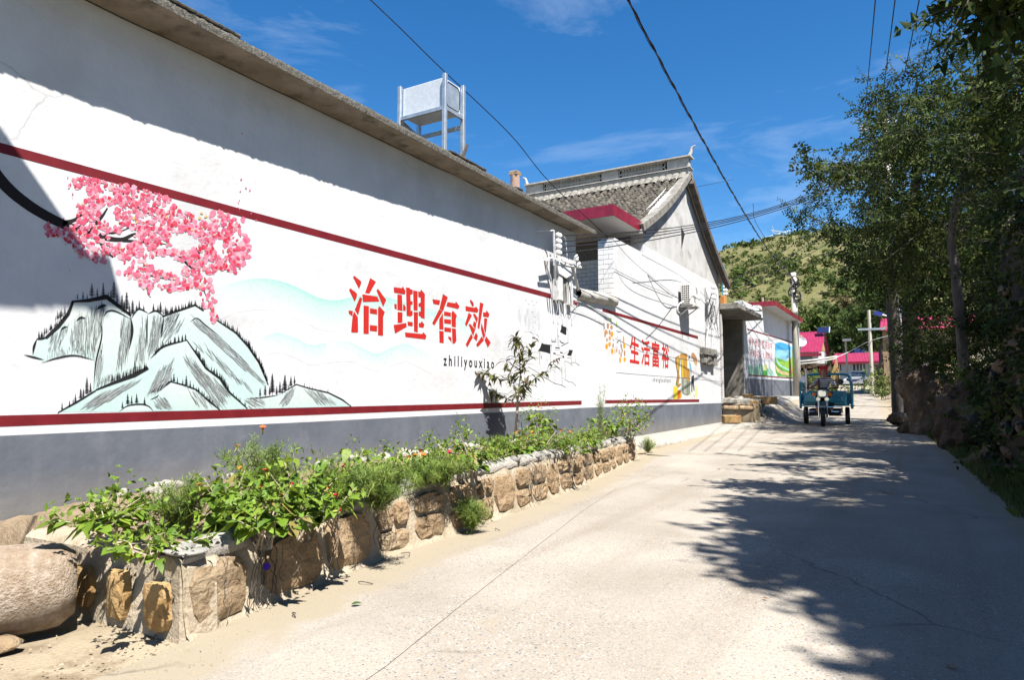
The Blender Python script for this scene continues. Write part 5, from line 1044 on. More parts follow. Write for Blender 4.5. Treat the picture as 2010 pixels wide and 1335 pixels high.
leafy_plant('flowering_plant', 'rounded bright green bush, left of the pair at the planter end', 'bush', foot(1195, 868), .32, .38, 60, 2, sz=(.8, 1.3))
leafy_plant('flowering_plant', 'taller pink-flowered bush at the far end of the planter', 'bush', foot(1238, 862), .3, .66, 76, 14, sz=(.7, 1.2), fl=[FLO[2]])
leafy_plant('dying_squash', 'lanky stalk with two bright leaves leaning over the feathery bushes', 'plant', foot(690, 960), .1, .38, 12, 0, sz=(1, 1.5))
feathery('single tall thin horsetail stalk in front of the white wall', foot(1180, 880), .07, .95, 6, name='tall_weed', tone=((.2, .26, .12), (.16, .22, .1)))
# low weeds filling the bed between the named plants
P = []; k = 0
while len(P) < 5200:
    y = random.uniform(2.0, 10.2); x = pf(y).x-.16-abs(random.gauss(0, .3)); d = mn.noise((x*2.2, y*1.6, 12))
    if random.random() < .45+d*1.3: P.append((x, y, soilz(x, y)+random.random()**1.5*(.07+.12*max(0, d+.3))))
n = len(P); stuff(leaf_cards('low_weeds', P, rdir(n, .5), rdir(n, 1.2), .02+.05*NR.random(n), .008+.022*NR.random(n), tint(n, [(.12, .2, .025), (.17, .25, .04), (.09, .15, .02), (.2, .24, .06), (.2, .17, .08)]), M['leafp'], PL))
leafy_plant('flowering_plant', 'leafy plant filling the bed behind the round feathery bush', 'plant', foot(770, 950), .22, .3, 34, 1); feathery('yellow-green feathery plant just left of the red-flowered clump', foot(865, 950), .2, .26, 36)
feathery('feathery plant at the foot of the sapling', foot(985, 905), .22, .24, 34); leafy_plant('flowering_plant', 'bright leafy plant directly right of the sapling foot', 'plant', foot(1030, 905), .22, .26, 36, 1); feathery('feathery weed in front of the upright plant against the dado', foot(1095, 893), .26, .26, 36)
leafy_plant('flowering_plant', 'low leafy plant between the long coping and the rounded bush', 'plant', foot(1140, 885), .26, .26, 36, 1); leafy_plant('pale_weed', 'pale leafy weed standing left of the red-flowered clump', 'plant', foot(845, 930), .14, .34, 24, 0)
# sapling
ps = onx(1008, 884, -5.02); ps.z = soilz(ps.x, ps.y); t = thing('sapling', 'thin young fruit tree with narrow leaves in the planter before the mural', 'tree', ps, None); m = MB()
zt = lambda v: ony(1010, v, ps.y).z
fork = ony(1016, 795, ps.y); m.tube(spline([ps, ony(1012, 850, ps.y), fork], 4), [.026-.006*k/8 for k in range(9)], 7)
BR = [(fork, ony(1022, 735, ps.y), ony(1040, 700, ps.y+.1), ony(1048, 655, ps.y+.1)), (fork, ony(1010, 760, ps.y), ony(1000, 725, ps.y-.1), ony(992, 705, ps.y)), (fork, ony(1045, 748, ps.y-.1), ony(1075, 728, ps.y-.15), ony(1092, 706, ps.y-.2)), (fork, ony(990, 780, ps.y), ony(970, 770, ps.y+.1), ony(962, 765, ps.y+.15)), (ony(1022, 735, ps.y), ony(1020, 700, ps.y), ony(1028, 680, ps.y+.1)), (ony(1005, 745, ps.y), ony(985, 745, ps.y-.1), ony(965, 735, ps.y-.1), ony(945, 732, ps.y-.2)), (fork, ony(1020, 770, ps.y-.2), ony(1028, 760, ps.y-.3), ony(1035, 752, ps.y-.35)), (ony(1030, 715, ps.y), ony(1015, 680, ps.y-.05), ony(1012, 662, ps.y))]
for b in BR:
    c = spline(b, 5); m.tube(c, [.009-.007*k/(len(c)-1) for k in range(len(c))], 5, False); n = len(c)
    for i in range(44):
        k = random.randint(n//6, n-1); ax_ = (c[k]-c[k-1]).normalized() if k else V((0, 0, 1)); dd = V((random.gauss(0, 1), random.gauss(0, 1), random.gauss(-.1, .5)))+ax_*.5
        inst('leaf', LANCE[2] if k > n-3 else random.choice((LANCE[0], LANCE[1], LANCE[3])), t, c[k], orient(dd), random.uniform(1.0, 1.9))
m.build('trunk', M['barkp'], t)
# dry vines and roots on the planter face, morning glory, fallen leaves
VN = thing('dry_vines', 'dry brown vines hanging over the planter stones', 'vines', (-2.9, 2.4, -.9)); 
def vine(y, n, drop, mat='bark', wide=.05, nm='vine'):
    for i in range(n):
        yy = y+random.gauss(0, wide); b = pf(yy); z1 = pt(yy); z0 = g(b.x, yy); P_ = [(b.x-.1, yy, z1+.05)]; k = 7; 
        for j in range(1, k): s = j/(k-1); yy += random.gauss(0, .022); P_.append((pf(yy).x+.035+.03*s+random.gauss(0, .008), yy, z1+.01+(z0-z1)*drop*s))
        mb = MB(); mb.tube(spline(P_, 3), random.uniform(.0012, .0026), 4, False); mb.build(nm, M[mat], VN)
vine(2.31, 9, .95, wide=.03); vine(2.42, 4, .7); vine(2.9, 3, .85); vine(3.3, 3, .7); vine(4.0, 3, .6); vine(4.6, 5, .8, wide=.2); vine(5.6, 8, .9, wide=.12); vine(6.3, 6, .7, wide=.25); vine(7.1, 7, .85, wide=.1); vine(8.3, 3, .8); vine(9.8, 6, .9, wide=.2); vine(2.02, 1, .9)
q = ony(516, 1112, 2.33); q.x = pf(2.33).x+.07; mg = thing('morning_glory', 'single violet trumpet flower hanging on the dry vines of the planter', 'flower', q); fm = MB(); fm.col = (.7, .65, .7); fm.lathe([(.003, -.03), (.006, 0)], q, (.8, -.4, .3), 7); fm.col = (.07, .012, .3); fm.lathe([(.005, 0), (.008, .012), (.019, .022), (.02, .024)], q, (.55, -.75, .35), 5); fm.build('flower', M['vcol'], mg)
for u, v, c, s, lab in ((689, 1192, (.05, .1, .03), .055, 'crumpled green leaf lying on the road'), (1880, 1322, (.3, .13, .04), .05, 'curled brown leaf at the shadow edge on the road'), (1498, 1184, (.22, .08, .04), .03, 'small reddish dead leaf on the sunlit road'), (308, 1283, (.45, .14, .02), .02, 'tiny orange scrap on the gravel by the planter corner')):
    q = onz(u, v, -1.03); q.z = g(q.x, q.y)+.02; tag(inst('fallen_leaf', soil_leaf(c, s, s*.55, .2, int(u)), None, q, (.12, .1, random.random()*6)), lab, 'leaf')
for y, lab in ((2.35, 'dry twig on the sandy edge below the dry vines'), (2.9, 'dry twig on the sandy edge below the big flowering clump'), (3.5, 'dry twig on the road edge between the two foot weeds'), (4.5, 'dry twig on the road edge just past the feathery foot weed')):
    x = pf(y).x+random.uniform(.14, .26); mb = MB(); a = random.random()*6; l = random.uniform(.06, .12); z = g(x, y)+.012
    mb.tube(spline([(x, y, z), (x+l*.5*cos(a), y+l*.5*sin(a), z+.012), (x+l*cos(a+.5), y+l*sin(a+.5), z)], 4), .003, 4); tag(mb.build('twig', M['bark']), lab, 'twig', 'twigs along the planter foot')
# ================================================================ roof tank, chimney, wall fittings
def frame_tank():
    x0, x1, y0, y1, z0, z1 = -6.42, -5.6, 7.55, 8.0, 4.12, 4.56
    t = thing('water_tank', 'galvanised box water tank on a four-legged frame on the roof edge', 'water tank', (-6, 7.8, 3.3))
    m = MB(); m.box(x0+.03, x1-.03, y0+.025, y1-.025, z0, z1); m.build('tank', M['galv'], t, bevel=.012)
    m = MB(); a, b, c, d = y0+.06, y1-.06, z0+.04, z1-.04; pts = [(a, c+.05), (a+.05, c), (b-.05, c), (b, c+.05), (b, d-.05), (b-.05, d), (a+.05, d), (a, d-.05)]; m.prism([(x1-.0285, y, z) for y, z in pts], (.006, 0, 0)); m.build('end_panel', M['galvd'], t, fixn=True)
    m = MB(); m.tube([(x1-.02, y, z) for y, z in pts+pts[:1]], .006, 5); m.build('seam', M['black'], t)
    for x in (x0, x1):
        for y in (y0, y1): m = MB(); zb = SOFF+.11+(-5.24-x)*.108; m.box(x-.028, x+.028, y-.028, y+.028, zb-.02, z1+.03 if y == y0 or x == x1 else z0+.02); m.build('leg', M['galvd'], t, bevel=.004)
    for p, q in (((x0, y0, z0-.03), (x1, y0, z0-.03)), ((x0, y1, z0-.16), (x1, y1, z0-.16)), ((x1, y0, z0-.03), (x1, y1, z0-.03)), ((x0, y0, z0-.05), (x0, y1, z0-.16))): m = MB(); m.beam(p, q, .045, .05); m.build('rail', M['galvd'], t)
    p = onx(905, 305, -5.4); r = thing('roof_stick', 'short grey wooden stick leaning by the right leg of the roof tank', 'stick', p); m = MB(); q = onx(917, 284, -5.4); m.beam(p-V((0, 0, .08)), q, .04, .03); m.build('stick', M['bark'], r)
frame_tank()
p = onx(1011, 372, -8); t = thing('chimney_pipe', 'brown clay chimney pipe with a square cap behind the roof edge', 'chimney', p)
m = MB(); m.lathe([(.11, -1.2), (.11, .34)], p, n=14); m.build('pipe', M['clay'], t, smooth=False); m = MB(); m.lathe([(.15, .34), (.15, .42), (.12, .44)], p, n=4); m.build('cap', M['sand'], t)
# air conditioner
yn = 17.95; t = thing('air_conditioner', 'white outdoor air conditioner unit on brackets high on the gable house wall', 'air conditioner', (WX, 18.3, 2.4))
ax0, ax1, ay0, ay1, az0, az1 = WX+.09, WX+.39, 17.95, 18.75, 2.47, 3.05
m = MB(); m.box(ax0, ax1, ay0+.012, ay1, az0, az1); m.build('casing', M['ivory'], t, bevel=.012)
m = MB()
for i in range(9): z = az0+.05+i*.058; m.box(ax0+.03, ax1-.06, ay0-.004, ay0+.012, z, z+.016)
for i in range(5): x = ax0+.03+i*.052; m.box(x, x+.008, ay0-.006, ay0+.011, az0+.04, az1-.04)
m.build('side_grille', M['ivory'], t)
m = MB(); m.box(ax0+.03, ax1-.06, ay0+.0125-.003, ay0+.0135, az0+.04, az1-.04); m.build('coil', M['dark'], t)
m = MB(); c = V((ax1+.004, ay0+.36, (az0+az1)/2))
for r in (.06, .12, .18, .23): m.torus(c, r, .006, (1, 0, 0), 20, 4)
m.build('fan_guard', M['ivory'], t)
for y in (ay0+.12, ay1-.12): m = MB(); m.beam((WX, y, az0-.025), (ax1+.03, y, az0-.025), .035, .04); m.beam((WX+.01, y, az0-.26), (ax1-.05, y, az0-.03), .025, .025); m.build('bracket', M['pmetal'], t)
m = MB(); m.tube(spline([(ax0+.1, ay0+.05, az0+.1), (WX+.08, ay0-.1, az0+.02), (WX+.02, ay0-.12, az0-.15), (WX+.02, ay0+.1, az0-.2), (WX+.02, ay0+.5, az0-.15)], 6), .018, 7); m.build('hose', M['ceramic'], t)
# insulator rack and whitewashed meter boxes on the mural wall
def insulator(mb, c, ax, s=1): mb.lathe([(.018*s, -.06*s), (.045*s, -.05*s), (.05*s, -.025*s), (.03*s, -.015*s), (.046*s, 0), (.046*s, .025*s), (.025*s, .035*s), (.025*s, .06*s)], c, ax, 10)
RX = -5.3
INS = []
t = thing('insulator_rack', 'upright white strap with four porcelain insulators on the wall corner', 'insulator rack', (WX, 10.4, 2.2))
m = MB(); a, b = onx(1087, 452, RX), onx(1089, 510, RX); m.beam(a, b, .03, .02); m.beam(onx(1090, 508, RX), onx(1090, 560, WX+.1), .03, .03); m.beam((WX, a.y-.3, a.z-.06), a, .02, .02); m.beam((WX, a.y, b.z), b, .03, .03); m.build('strap', M['pmetal'], t)
for v in (462, 473.5, 484, 496):
    c = onx(1097, v, RX+.02); m = MB(); insulator(m, c, (.25, 1, 0), 1.0); m.build('insulator', M['ceramic'], t); INS.append(c+V((.03, .1, .01)))
m = MB(); m.tube(spline([INS[0], onx(1110, 470, RX), onx(1112, 490, RX), onx(1113, 508, RX), onx(1107, 515, RX), onx(1101, 508, RX)], 5), .008, 5); m.build('jumper_wire', M['pmetal'], t)
t = thing('meter_box', 'whitewashed electric meter boxes with peeling boards under the insulators', 'meter box', (WX, 10.7, 1.8))
def wb(u0, v0, u1, v1, d0, d1, nm, mat, bev=.006):
    a, b = onx(u0, v0, WX), onx(u1, v1, WX); mm = MB(); mm.box(WX+d0, WX+d1, min(a.y, b.y), max(a.y, b.y), min(a.z, b.z), max(a.z, b.z)); return mm.build(nm, M[mat], t, bevel=bev)
def at_wall(u, v, d): p = onx(u, v, WX+d); return p
def wbox(u0, u1, vt, vb, d, nm, mat):                               # a box whose outer front edge shows at u0..u1, vt..vb (near edge)
    a, b, c = onx(u0, vt, WX+d), onx(u0, vb, WX+d), onx(u1, vt, WX+d); mm = MB(); mm.box(WX+.002, WX+d, a.y, c.y, b.z, a.z); return mm.build(nm, M[mat], t, bevel=.006)
wbox(1097, 1105, 520, 588, .13, 'meter_case', 'pmetal'); wbox(1107, 1113, 532, 593, .1, 'meter_case', 'verge'); wbox(1118, 1125, 538, 598, .09, 'meter_case', 'pmetal')
m = MB()
for k, u in enumerate((1083, 1087, 1092, 1104, 1113, 1122)): p, q = onx(u, 545+2*k+random.uniform(-8, 8), WX+.14), onx(u+.5, 588+2.2*k+random.uniform(-4, 4), WX+.11); m.beam(p, q, .02, .03)
m.build('boards', M['pmetal'], t)
m = MB(); m.beam(onx(1068, 508, WX+.16), onx(1092, 504, WX+.16), .035, .03); m.beam(onx(1092, 516, WX+.14), onx(1140, 524, WX+.14), .045, .045); m.prism([onx(u, v, WX+.15) for u, v in ((1093, 512), (1130, 519), (1128, 536), (1112, 546), (1097, 536))], (-.03, 0, 0)); m.build('arm', M['pmetal'], t)
m = MB(); m.beam(onx(1069, 509, WX+.2), onx(1082, 552, WX+.04), .03, .03); m.beam(onx(1124, 522, WX+.18), onx(1135, 570, WX+.03), .05, .02); m.build('brace', M['pmetal'], t)
for u, v in ((1131, 506), (1136, 520)): m = MB(); insulator(m, onx(u, v, WX+.22), (0, .2, 1), 1.0); m.build('insulator', M['ceramic'], t)
m = MB()
for k in range(5): p = onx(1090+9*k, 588+2*k, WX+.1); m.tube(spline([p, p+V((.02, .05, -.12-.05*random.random())), p+V((-.05, .1*random.random(), -.3))], 4), .006, 4)
m.tube(spline([onx(1128, 592, WX+.1), onx(1140, 593, WX+.03), onx(1165, 605, WX+.02), onx(1200, 625, WX+.015)], 5), .007, 4); m.tube(spline([onx(1120, 600, WX+.05), onx(1150, 617, WX+.02), onx(1185, 635, WX+.015)], 5), .007, 4)
stuff(m.build('loose_wires', M['pmetal'], t))
# grey meter cabinet and wiring at the far corner of the gable house
t = thing('meter_cabinet', 'weathered grey meter cabinet low on the wall near the gateway corner', 'meter box', (WX, 20.6, .9))
a, b, c = onx(1381, 681, WX+.12), onx(1381, 712, WX+.12), onx(1406, 690, WX+.12)
for k in range(4): y0, y1 = a.y+(c.y-a.y)*k/4, a.y+(c.y-a.y)*(k+1)/4; m = MB(); m.box(WX+.002, WX+.13+.02*(k % 2), y0+.01, y1-.01, b.z-.04*(k % 2), a.z); m.build('case', M['conc'], t, bevel=.008)
m = MB(); m.box(WX+.002, WX+.18, a.y-.03, c.y+.03, (a.z+b.z)/2+.02, (a.z+b.z)/2+.07); m.build('rail', M['conc'], t)
t = thing('corner_bracket', 'tangle of bracket, insulators and cables on the wall corner above the gateway', 'cable bracket', (WX, 21.5, 2.5))
m = MB(); m.tube([onx(1384, 563, WX+.04), onx(1388, 590, WX+.04), onx(1388, 640, WX+.04), onx(1388, 684, WX+.08)], .02, 5); m.tube([onx(1399, 600, WX+.05), onx(1401, 684, WX+.1)], .015, 5); m.beam(onx(1402, 560, WX+.25), onx(1402, 600, WX+.25), .03, .03); m.beam((WX, 21.6, onx(1402, 568, WX+.25).z), onx(1402, 568, WX+.25), .03, .03); m.beam((WX, 21.6, onx(1402, 590, WX+.25).z), onx(1402, 590, WX+.25), .03, .03); m.build('bracket', M['pmetal'], t)
for v in (564, 574, 584): m = MB(); insulator(m, onx(1401, v, WX+.3), (.2, 1, 0), 1.4); m.build('insulator', M['ceramic'], t)
m = MB()
for k in range(12):
    u0, u1 = random.uniform(1383, 1414), random.uniform(1383, 1414); m.tube(spline([onx(u0, random.uniform(568, 610), WX+.06), onx((u0+u1)/2, random.uniform(600, 640), WX+.1), onx(u1, random.uniform(610, 665), WX+.04)], 4), .007, 4)
stuff(m.build('cables', M['wires'], t))
p = ony(1409, 532, 24.3); t = thing('water_drum', 'teal round drum on blue posts above the gateway roof', 'water drum', (p.x, p.y, gzt))
m = MB(); m.lathe([(.3, -.5), (.32, -.48), (.32, 0)], p, (.8, -.6, 0), 20); m.build('drum', M['ceramic'], t); m = MB(); m.lathe([(.325, 0), (.33, .03), (.25, .045)], p, (.8, -.6, 0), 20); m.build('lid', M['teal'], t)
for k, dx in enumerate((-.18, .16)): m = MB(); m.box(p.x+dx-.05, p.x+dx+.05, p.y+.1, p.y+.22, gzt, p.z-.3); m.build('post', M['teal'], t)
t = thing('post_insulators', 'column of four white insulators on the blue post by the teal drum', 'insulator rack', (p.x, p.y-.2, gzt)); m = MB(); q0, q1 = ony(1421, 552, 23.9), ony(1421, 590, 23.9); m.beam(q0, q1, .03, .03); m.build('strap', M['galvd'], t); IN2 = []
for v in (556, 563, 570, 577): c = ony(1424, v, 23.9); m = MB(); insulator(m, c, (1, .1, 0), 1.3); m.build('insulator', M['ceramic'], t); IN2.append(c)
q = ony(1470, 603, 23.5); m = MB()
for k in range(5): m.torus((WX+.62, 24.6+.02*k, gzt+.06), .26+.012*k, .014, (.3, .2, 1), 22, 5)
tag(m.build('coiled_hose', M['ceramic'], at=(WX+.6, 24.6, gzt)), 'coil of white hose lying on the gateway canopy', 'hose')
m = MB(); m.box(WX-.12, WX+.12, 22.7, 23.0, gzt+.002, gzt+.3); tag(m.build('clay_block', M['wood'], at=(WX, 22.8, gzt), bevel=.02), 'orange clay block standing on the gateway canopy beside the blue posts', 'block')
# ================================================================ poles and cables
def concrete_pole(name, lab, base, top, r0, r1, cat='utility pole', grp=None):
    t = thing(name, lab, cat, base, grp); m = MB(); m.tube([base-V((0, 0, .3)), base+(top-base)*.5, top], [r0, (r0+r1)/2, r1], 12); m.build('shaft', M['pole'], t, smooth=True); return t
pb, ptop = onx(1565, 775, -5.15), onx(1562, 540, -5.15); ptop.y = pb.y+.1
t = concrete_pole('utility_pole', 'round concrete pole at the end of the painted cottage wall, cables coiled on top', pb, ptop, .185, .13)
m = MB()
for k in range(9): m.torus(ptop+V((random.uniform(-.06, .22), -.16+random.uniform(-.06, .05), -.4-.12*k)), random.uniform(.13, .22), .03, (random.gauss(0, .4), 1, random.gauss(0, .3)), 16, 5)
stuff(m.build('coiled_cables', M['wires'], t)); m = MB(); m.beam(ptop+V((-.3, 0, -.12)), ptop+V((.35, 0, -.1)), .08, .08); m.build('cross_arm', M['bark'], t)
m = MB(); m.lathe([(.186, 0), (.186, .1)], onx(1565, 731, -5.15), n=12); q = m.build('red_mark', M['redtile'], t)
qb = atd(1757, 770, 30); qt = atd(1738, 225, 30); qb.z = g(qb.x, qb.y); P4 = concrete_pole('utility_pole', 'tall concrete pole hidden behind the crowns of the roadside trees', qb, qt, .18, .12)
m = MB(); m.beam(qt+V((-1, 0, -.5)), qt+V((1, 0, -.5)), .1, .1); m.build('cross_arm', M['galvd'], P4)
WTOP = []
for k, x in enumerate((-.9, -.3, .3, .9)): c = qt+V((x, 0, -.36)); m = MB(); insulator(m, c, (0, 0, 1), 2.2); m.build('insulator', M['ceramic'], P4); WTOP.append(c+V((0, 0, .1)))
def cable(pts, r, lab, grp=None, n=8, sag=0, cat='cable', mat='wires'):
    pts = [V(p) for p in pts]
    if len(pts) == 2: a, b = pts; pts = [a+(b-a)*k/16-V((0, 0, sag*4*(k/16)*(1-k/16))) for k in range(17)]
    else: pts = spline(pts, n)
    mb = MB(); mb.tube(pts, r, 5, False); o = mb.build('overhead_cable', M[mat], at=pts[0]); tag(o, lab, cat, grp); return o
# thick twisted bundle over the street to the pole
A = atd(1228, -10, 7.0); B = ptop+V((0, -.1, -.25)); pts = [A+(B-A)*k/40-V((0, 0, .5*4*(k/40)*(1-k/40))) for k in range(-22, 41)]; t = thing('cable_bundle', 'thick black twisted cable bundle crossing the sky to the pole', 'cable', A)
m = MB(); m.tube(pts, .011, 6, False); m.build('cable', M['wires'], t)
for ph_ in (0, 2.1): m = MB(); m.tube([p+V((.016*cos(i*.7+ph_), 0, .016*sin(i*.7+ph_)-.006)) for i, p in enumerate(spline(pts, 6))], .006, 4, False); m.build('strand', M['wires'], t)
cable([onx(720, -8, -6.6)*2-onx(862, 130, -6.5)+V((0, -3, .4)), onx(720, -8, -6.6), onx(862, 130, -6.5), onx(1000, 262, -6.4), onx(1075, 353, -6.2), onx(1178, 452, -5.9), onx(1300, 566, WX+.12), (WX+.1, 18.0, 2.62)], .009, 'single thin dark cable crossing the sky past the roof tank')
for k, c in enumerate(INS): cable([c, WTOP[k]-V((0, 0, 1.6))+V((0, 0, .15*k))], .011, ['topmost', 'second from top', 'third from top', 'lowest'][k]+' of the four wires from the insulator rack to the trees', 'four wires from the insulator rack', sag=.75)
for k, (u, x) in enumerate(((1719, 0), (1758, 0), (1806, 0), (1845, 0))): cable([WTOP[k], atd(u, -10, 9)], .009, ['leftmost', 'second', 'third', 'rightmost'][k]+' of the four wires rising past the tree tops', 'four wires above the trees', sag=.12)
for k, c in enumerate(IN2): cable([c, WTOP[k]-V((.2*k, 0, 2.4+.5*k))], .012, ['first', 'second', 'third', 'fourth'][k]+' of the wires climbing from the post insulators across the hill', 'wires across the hill', sag=.5)
cable([ptop+V((0, 0, -.3)), atd(1488, 445, 30), atd(1478, 400, 24)], .012, 'loose black cable loop hanging left of the concrete pole top')
cable([onx(1260, 500, WX+.3), onx(1340, 545, WX+.06), onx(1400, 595, WX+.1)], .005, 'thin wire across the upper white wall to the gateway corner'); cable([onx(1203, 470, WX+.1), onx(1250, 520, WX+.25), (WX+.1, 17.9, 2.6)], .0045, 'thin wire from the porch pillar down to the air conditioner')
cable([onx(1205, 528, WX+.02), onx(1322, 580, WX+.03)], .005, 'short dark wire along the wall left of the air conditioner', sag=.04); cable([onx(1320, 602, WX+.02), onx(1292, 640, WX+.012), onx(1268, 665, WX+.01)], .005, 'slanting cord below the air conditioner')
cable([onx(1312, 378, WX-.5), atd(1440, 352, 30)], .008, 'faint wire from the gable across to the cable bundle')
cable([atd(1635, 705, 45), atd(1668, 690, 50), atd(1712, 668, 42), atd(1810, 645, 32)], .02, 'pale cable sagging across the far pink roofs', mat='pmetal')
# ================================================================ tricycle and rider
TB = V((-2.43, 21.75, g(-2.43, 21.75)+.008)); T = thing('cargo_tricycle', 'blue cargo tricycle with a round white headlight coming up the shady road', 'tricycle', TB, None, .07)
SV = ORG[T.name]; ORG[T.name] = V((0, 0, 0))                        # parts below are written in the tricycle's own frame: x right, y back, z up
def wheel(x, y, r, w_, nm):
    m = MB(); m.lathe([(r*.62, -w_/2), (r*.9, -w_/2), (r, -w_*.3), (r, w_*.3), (r*.9, w_/2), (r*.62, w_/2)], (x, y, r), (1, 0, 0), 22); o = m.build(nm, M['black'], T, smooth=False)
    m = MB(); m.lathe([(r*.6, -w_*.35), (r*.62, -w_*.2), (.05, 0), (r*.62, w_*.2), (r*.6, w_*.35)], (x, y, r), (1, 0, 0), 18); m.build('rim', M['galvd'], o)
    m = MB()
    for k in range(26): a = 2*pi*k/26; m.obox((x, y+(r+.002)*cos(a), r+(r+.002)*sin(a)), (w_*.42, 0, 0), (0, -sin(a)*.012, cos(a)*.012), (0, cos(a)*.006, sin(a)*.006))
    m.build('tread', M['black'], o)
wheel(0, 0, .27, .12, 'front_wheel'); wheel(-.56, 1.75, .27, .13, 'rear_wheel'); wheel(.62, 1.75, .27, .13, 'rear_wheel')
m = MB(); m.lathe([(.285, -.075), (.33, -.06), (.34, 0), (.33, .06), (.285, .075)], (0, 0, .27), (1, 0, 0), 24)
bm_ = [v_ for v_ in m.v]; m2 = MB(); 
for k in range(9):
    a0, a1 = pi*(.32+.4*k/9), pi*(.32+.4*(k+1)/9); m2.add([(-.08, -.33*cos(a0)*1, .27+.33*sin(a0)), (.08, -.33*cos(a0), .27+.33*sin(a0)), (.08, -.33*cos(a1), .27+.33*sin(a1)), (-.08, -.33*cos(a1), .27+.33*sin(a1))], [(0, 1, 2, 3)])
m2.build('front_mudguard', M['galvd'], T)
for s in (-1, 1):
    m = MB(); m.tube([(s*.105, .0, .27), (s*.11, .1, .62), (s*.11, .2, .98)], .028, 8); m.build('fork', M['chrome'], T)
    m = MB(); m.torus((s*.115, -.02, .79), .048, .014, (0, 1, 0), 14, 6); m.lathe([(.045, 0), (.04, .04), (.02, .07)], (s*.115, -.02, .79), (0, 1, 0), 12); m.build('horn', M['chrome'], T)
    m = MB(); m.lathe([(.012, 0), (.05, .01), (.055, .05), (.03, .07)], (s*.2, -.05, .925), (s*.25, -1, 0), 10); o = m.build('turn_signal', M['orange'], T); 
    m = MB(); m.prism([(s*.1, .25, .72), (s*.34, .3, 1.0), (s*.5, .4, .86), (s*.56, .45, .7), (s*.2, .3, .68)], (0, .06, 0)); m.build('leg_shield', M['teal'], T, bevel=.025, fixn=True)
    m = MB(); m.tube([(s*.12, .2, .56), (s*.5, .22, .57)], .017, 7); m.tube([(s*.22, .18, .43), (s*.42, .18, .43)], .015, 7); m.tube([(s*.5, .22, .57), (s*.5, .6, .4)], .015, 6); m.build('crash_bar', M['chrome'], T)
    m = MB(); m.box(min(s*.14, s*.5), max(s*.14, s*.5), .35, .6, .3, .34); m.build('footrest', M['black'], T)
    m = MB(); m.tube([(s*.1, .12, 1.03), (s*.24, .2, 1.12), (s*.4, .36, 1.12)], .016, 6); m.build('handlebar', M['black'], T); m = MB(); m.tube([(s*.3, .28, 1.12), (s*.42, .38, 1.12)], .024, 7); m.build('grip', M['black'], T)
    m = MB(); m.tube([(s*.12, .1, 1.02), (s*.2, .05, 1.16), (s*.26, .02, 1.26)], .009, 5); m.build('windscreen_stay', M['chrome'], T)
m = MB(); pts = [(-.13, 1.0), (-.12, .88), (-.07, .84), (.07, .84), (.12, .88), (.13, 1.0), (.1, 1.045), (-.1, 1.045)]; m.prism([(x, -.1, z) for x, z in pts], (0, .14, 0)); m.build('headlight', M['ivory'], T, bevel=.02, fixn=True)
m = MB(); m.prism([(x*.78, -.115, .945+(z-.945)*.72) for x, z in pts], (0, .012, 0)); m.build('headlight_lens', M['chrome'], T, fixn=True)
m = MB(); m.box(-.13, .13, .0, .2, 1.06, 1.12); m.build('dashboard', M['black'], T, bevel=.02)
m = MB(); m.tube([(-.44, .4, .98), (-.44, .4, 1.64)], .022, 6); m.lathe([(.03, 0), (.035, .05)], (-.44, .4, 1.64), n=8); m.build('white_pole', M['ceramic'], T)
m = MB(); m.lathe([(.03, -.01), (.085, -.005), (.085, .01)], (.48, .42, 1.3), (0, 1, 0), 14); m.tube([(.36, .34, 1.12), (.48, .43, 1.28)], .008, 5); m.build('mirror', M['black'], T)
m = MB(); m.lathe([(.03, -.01), (.1, -.005), (.1, .01)], (-.52, .42, 1.38), (0, 1, 0), 14); m.build('mirror', M['ceramic'], T)
m = MB(); m.box(-.56, .62, .95, 1.05, .62, 1.04); m.build('front_board', M['teal'], T, bevel=.015)
m = MB(); m.box(-.2, .26, .62, .95, .5, .74); m.build('seat_base', M['teal'], T, bevel=.02); m = MB(); m.box(-.22, .28, .6, 1.0, .742, .83); m.build('seat', M['black'], T, bevel=.03)
m = MB(); m.box(-.58, .68, 1.06, 2.5, .58, .63); m.build('cargo_floor', M['teal'], T)
for s, x in ((-1, -.66), (1, .76)):
    m = MB(); m.box(x-.015, x+.015, 1.04, 2.52, .62, .98); m.build('side_board', M['teal'], T)
    m = MB(); m.tube(spline([(x, 1.02, .5), (x, 1.02, 1.1), (x-s*.02, 1.03, 1.32), (x-s*.1, 1.1, 1.38), (x-s*.03, 1.5, 1.4), (x, 2.4, 1.4), (x, 2.5, 1.3), (x, 2.5, .6)], 6), .036, 8); m.tube([(x, 1.06, 1.12), (x, 2.5, 1.12)], .022, 6); m.build('side_rail', M['teal'], T, smooth=True)
    m = MB(); m.box(x-.06, x+.06, 1.5, 2.1, .56, .6); m.build('mudguard', M['teal'], T)
m = MB(); m.tube(spline([(-.66, 2.5, .7), (-.66, 2.5, 1.25), (-.6, 2.5, 1.5), (-.4, 2.5, 1.58), (.5, 2.5, 1.58), (.7, 2.5, 1.48), (.76, 2.5, 1.25), (.76, 2.5, .7)], 6), .04, 8); m.build('rear_arch', M['teal'], T, smooth=True)
m = MB(); m.box(-.62, .72, 2.48, 2.52, .62, .98); m.build('tailgate', M['teal'], T); m = MB(); m.box(-.4, .45, .5, 2.4, .34, .5); m.build('chassis', M['black'], T)
for x in (-.42, -.2, .3, .52): m = MB(); m.box(x-.02, x+.02, .94, .9499, .64, 1.02); m.build('board_rib', M['teal'], T)
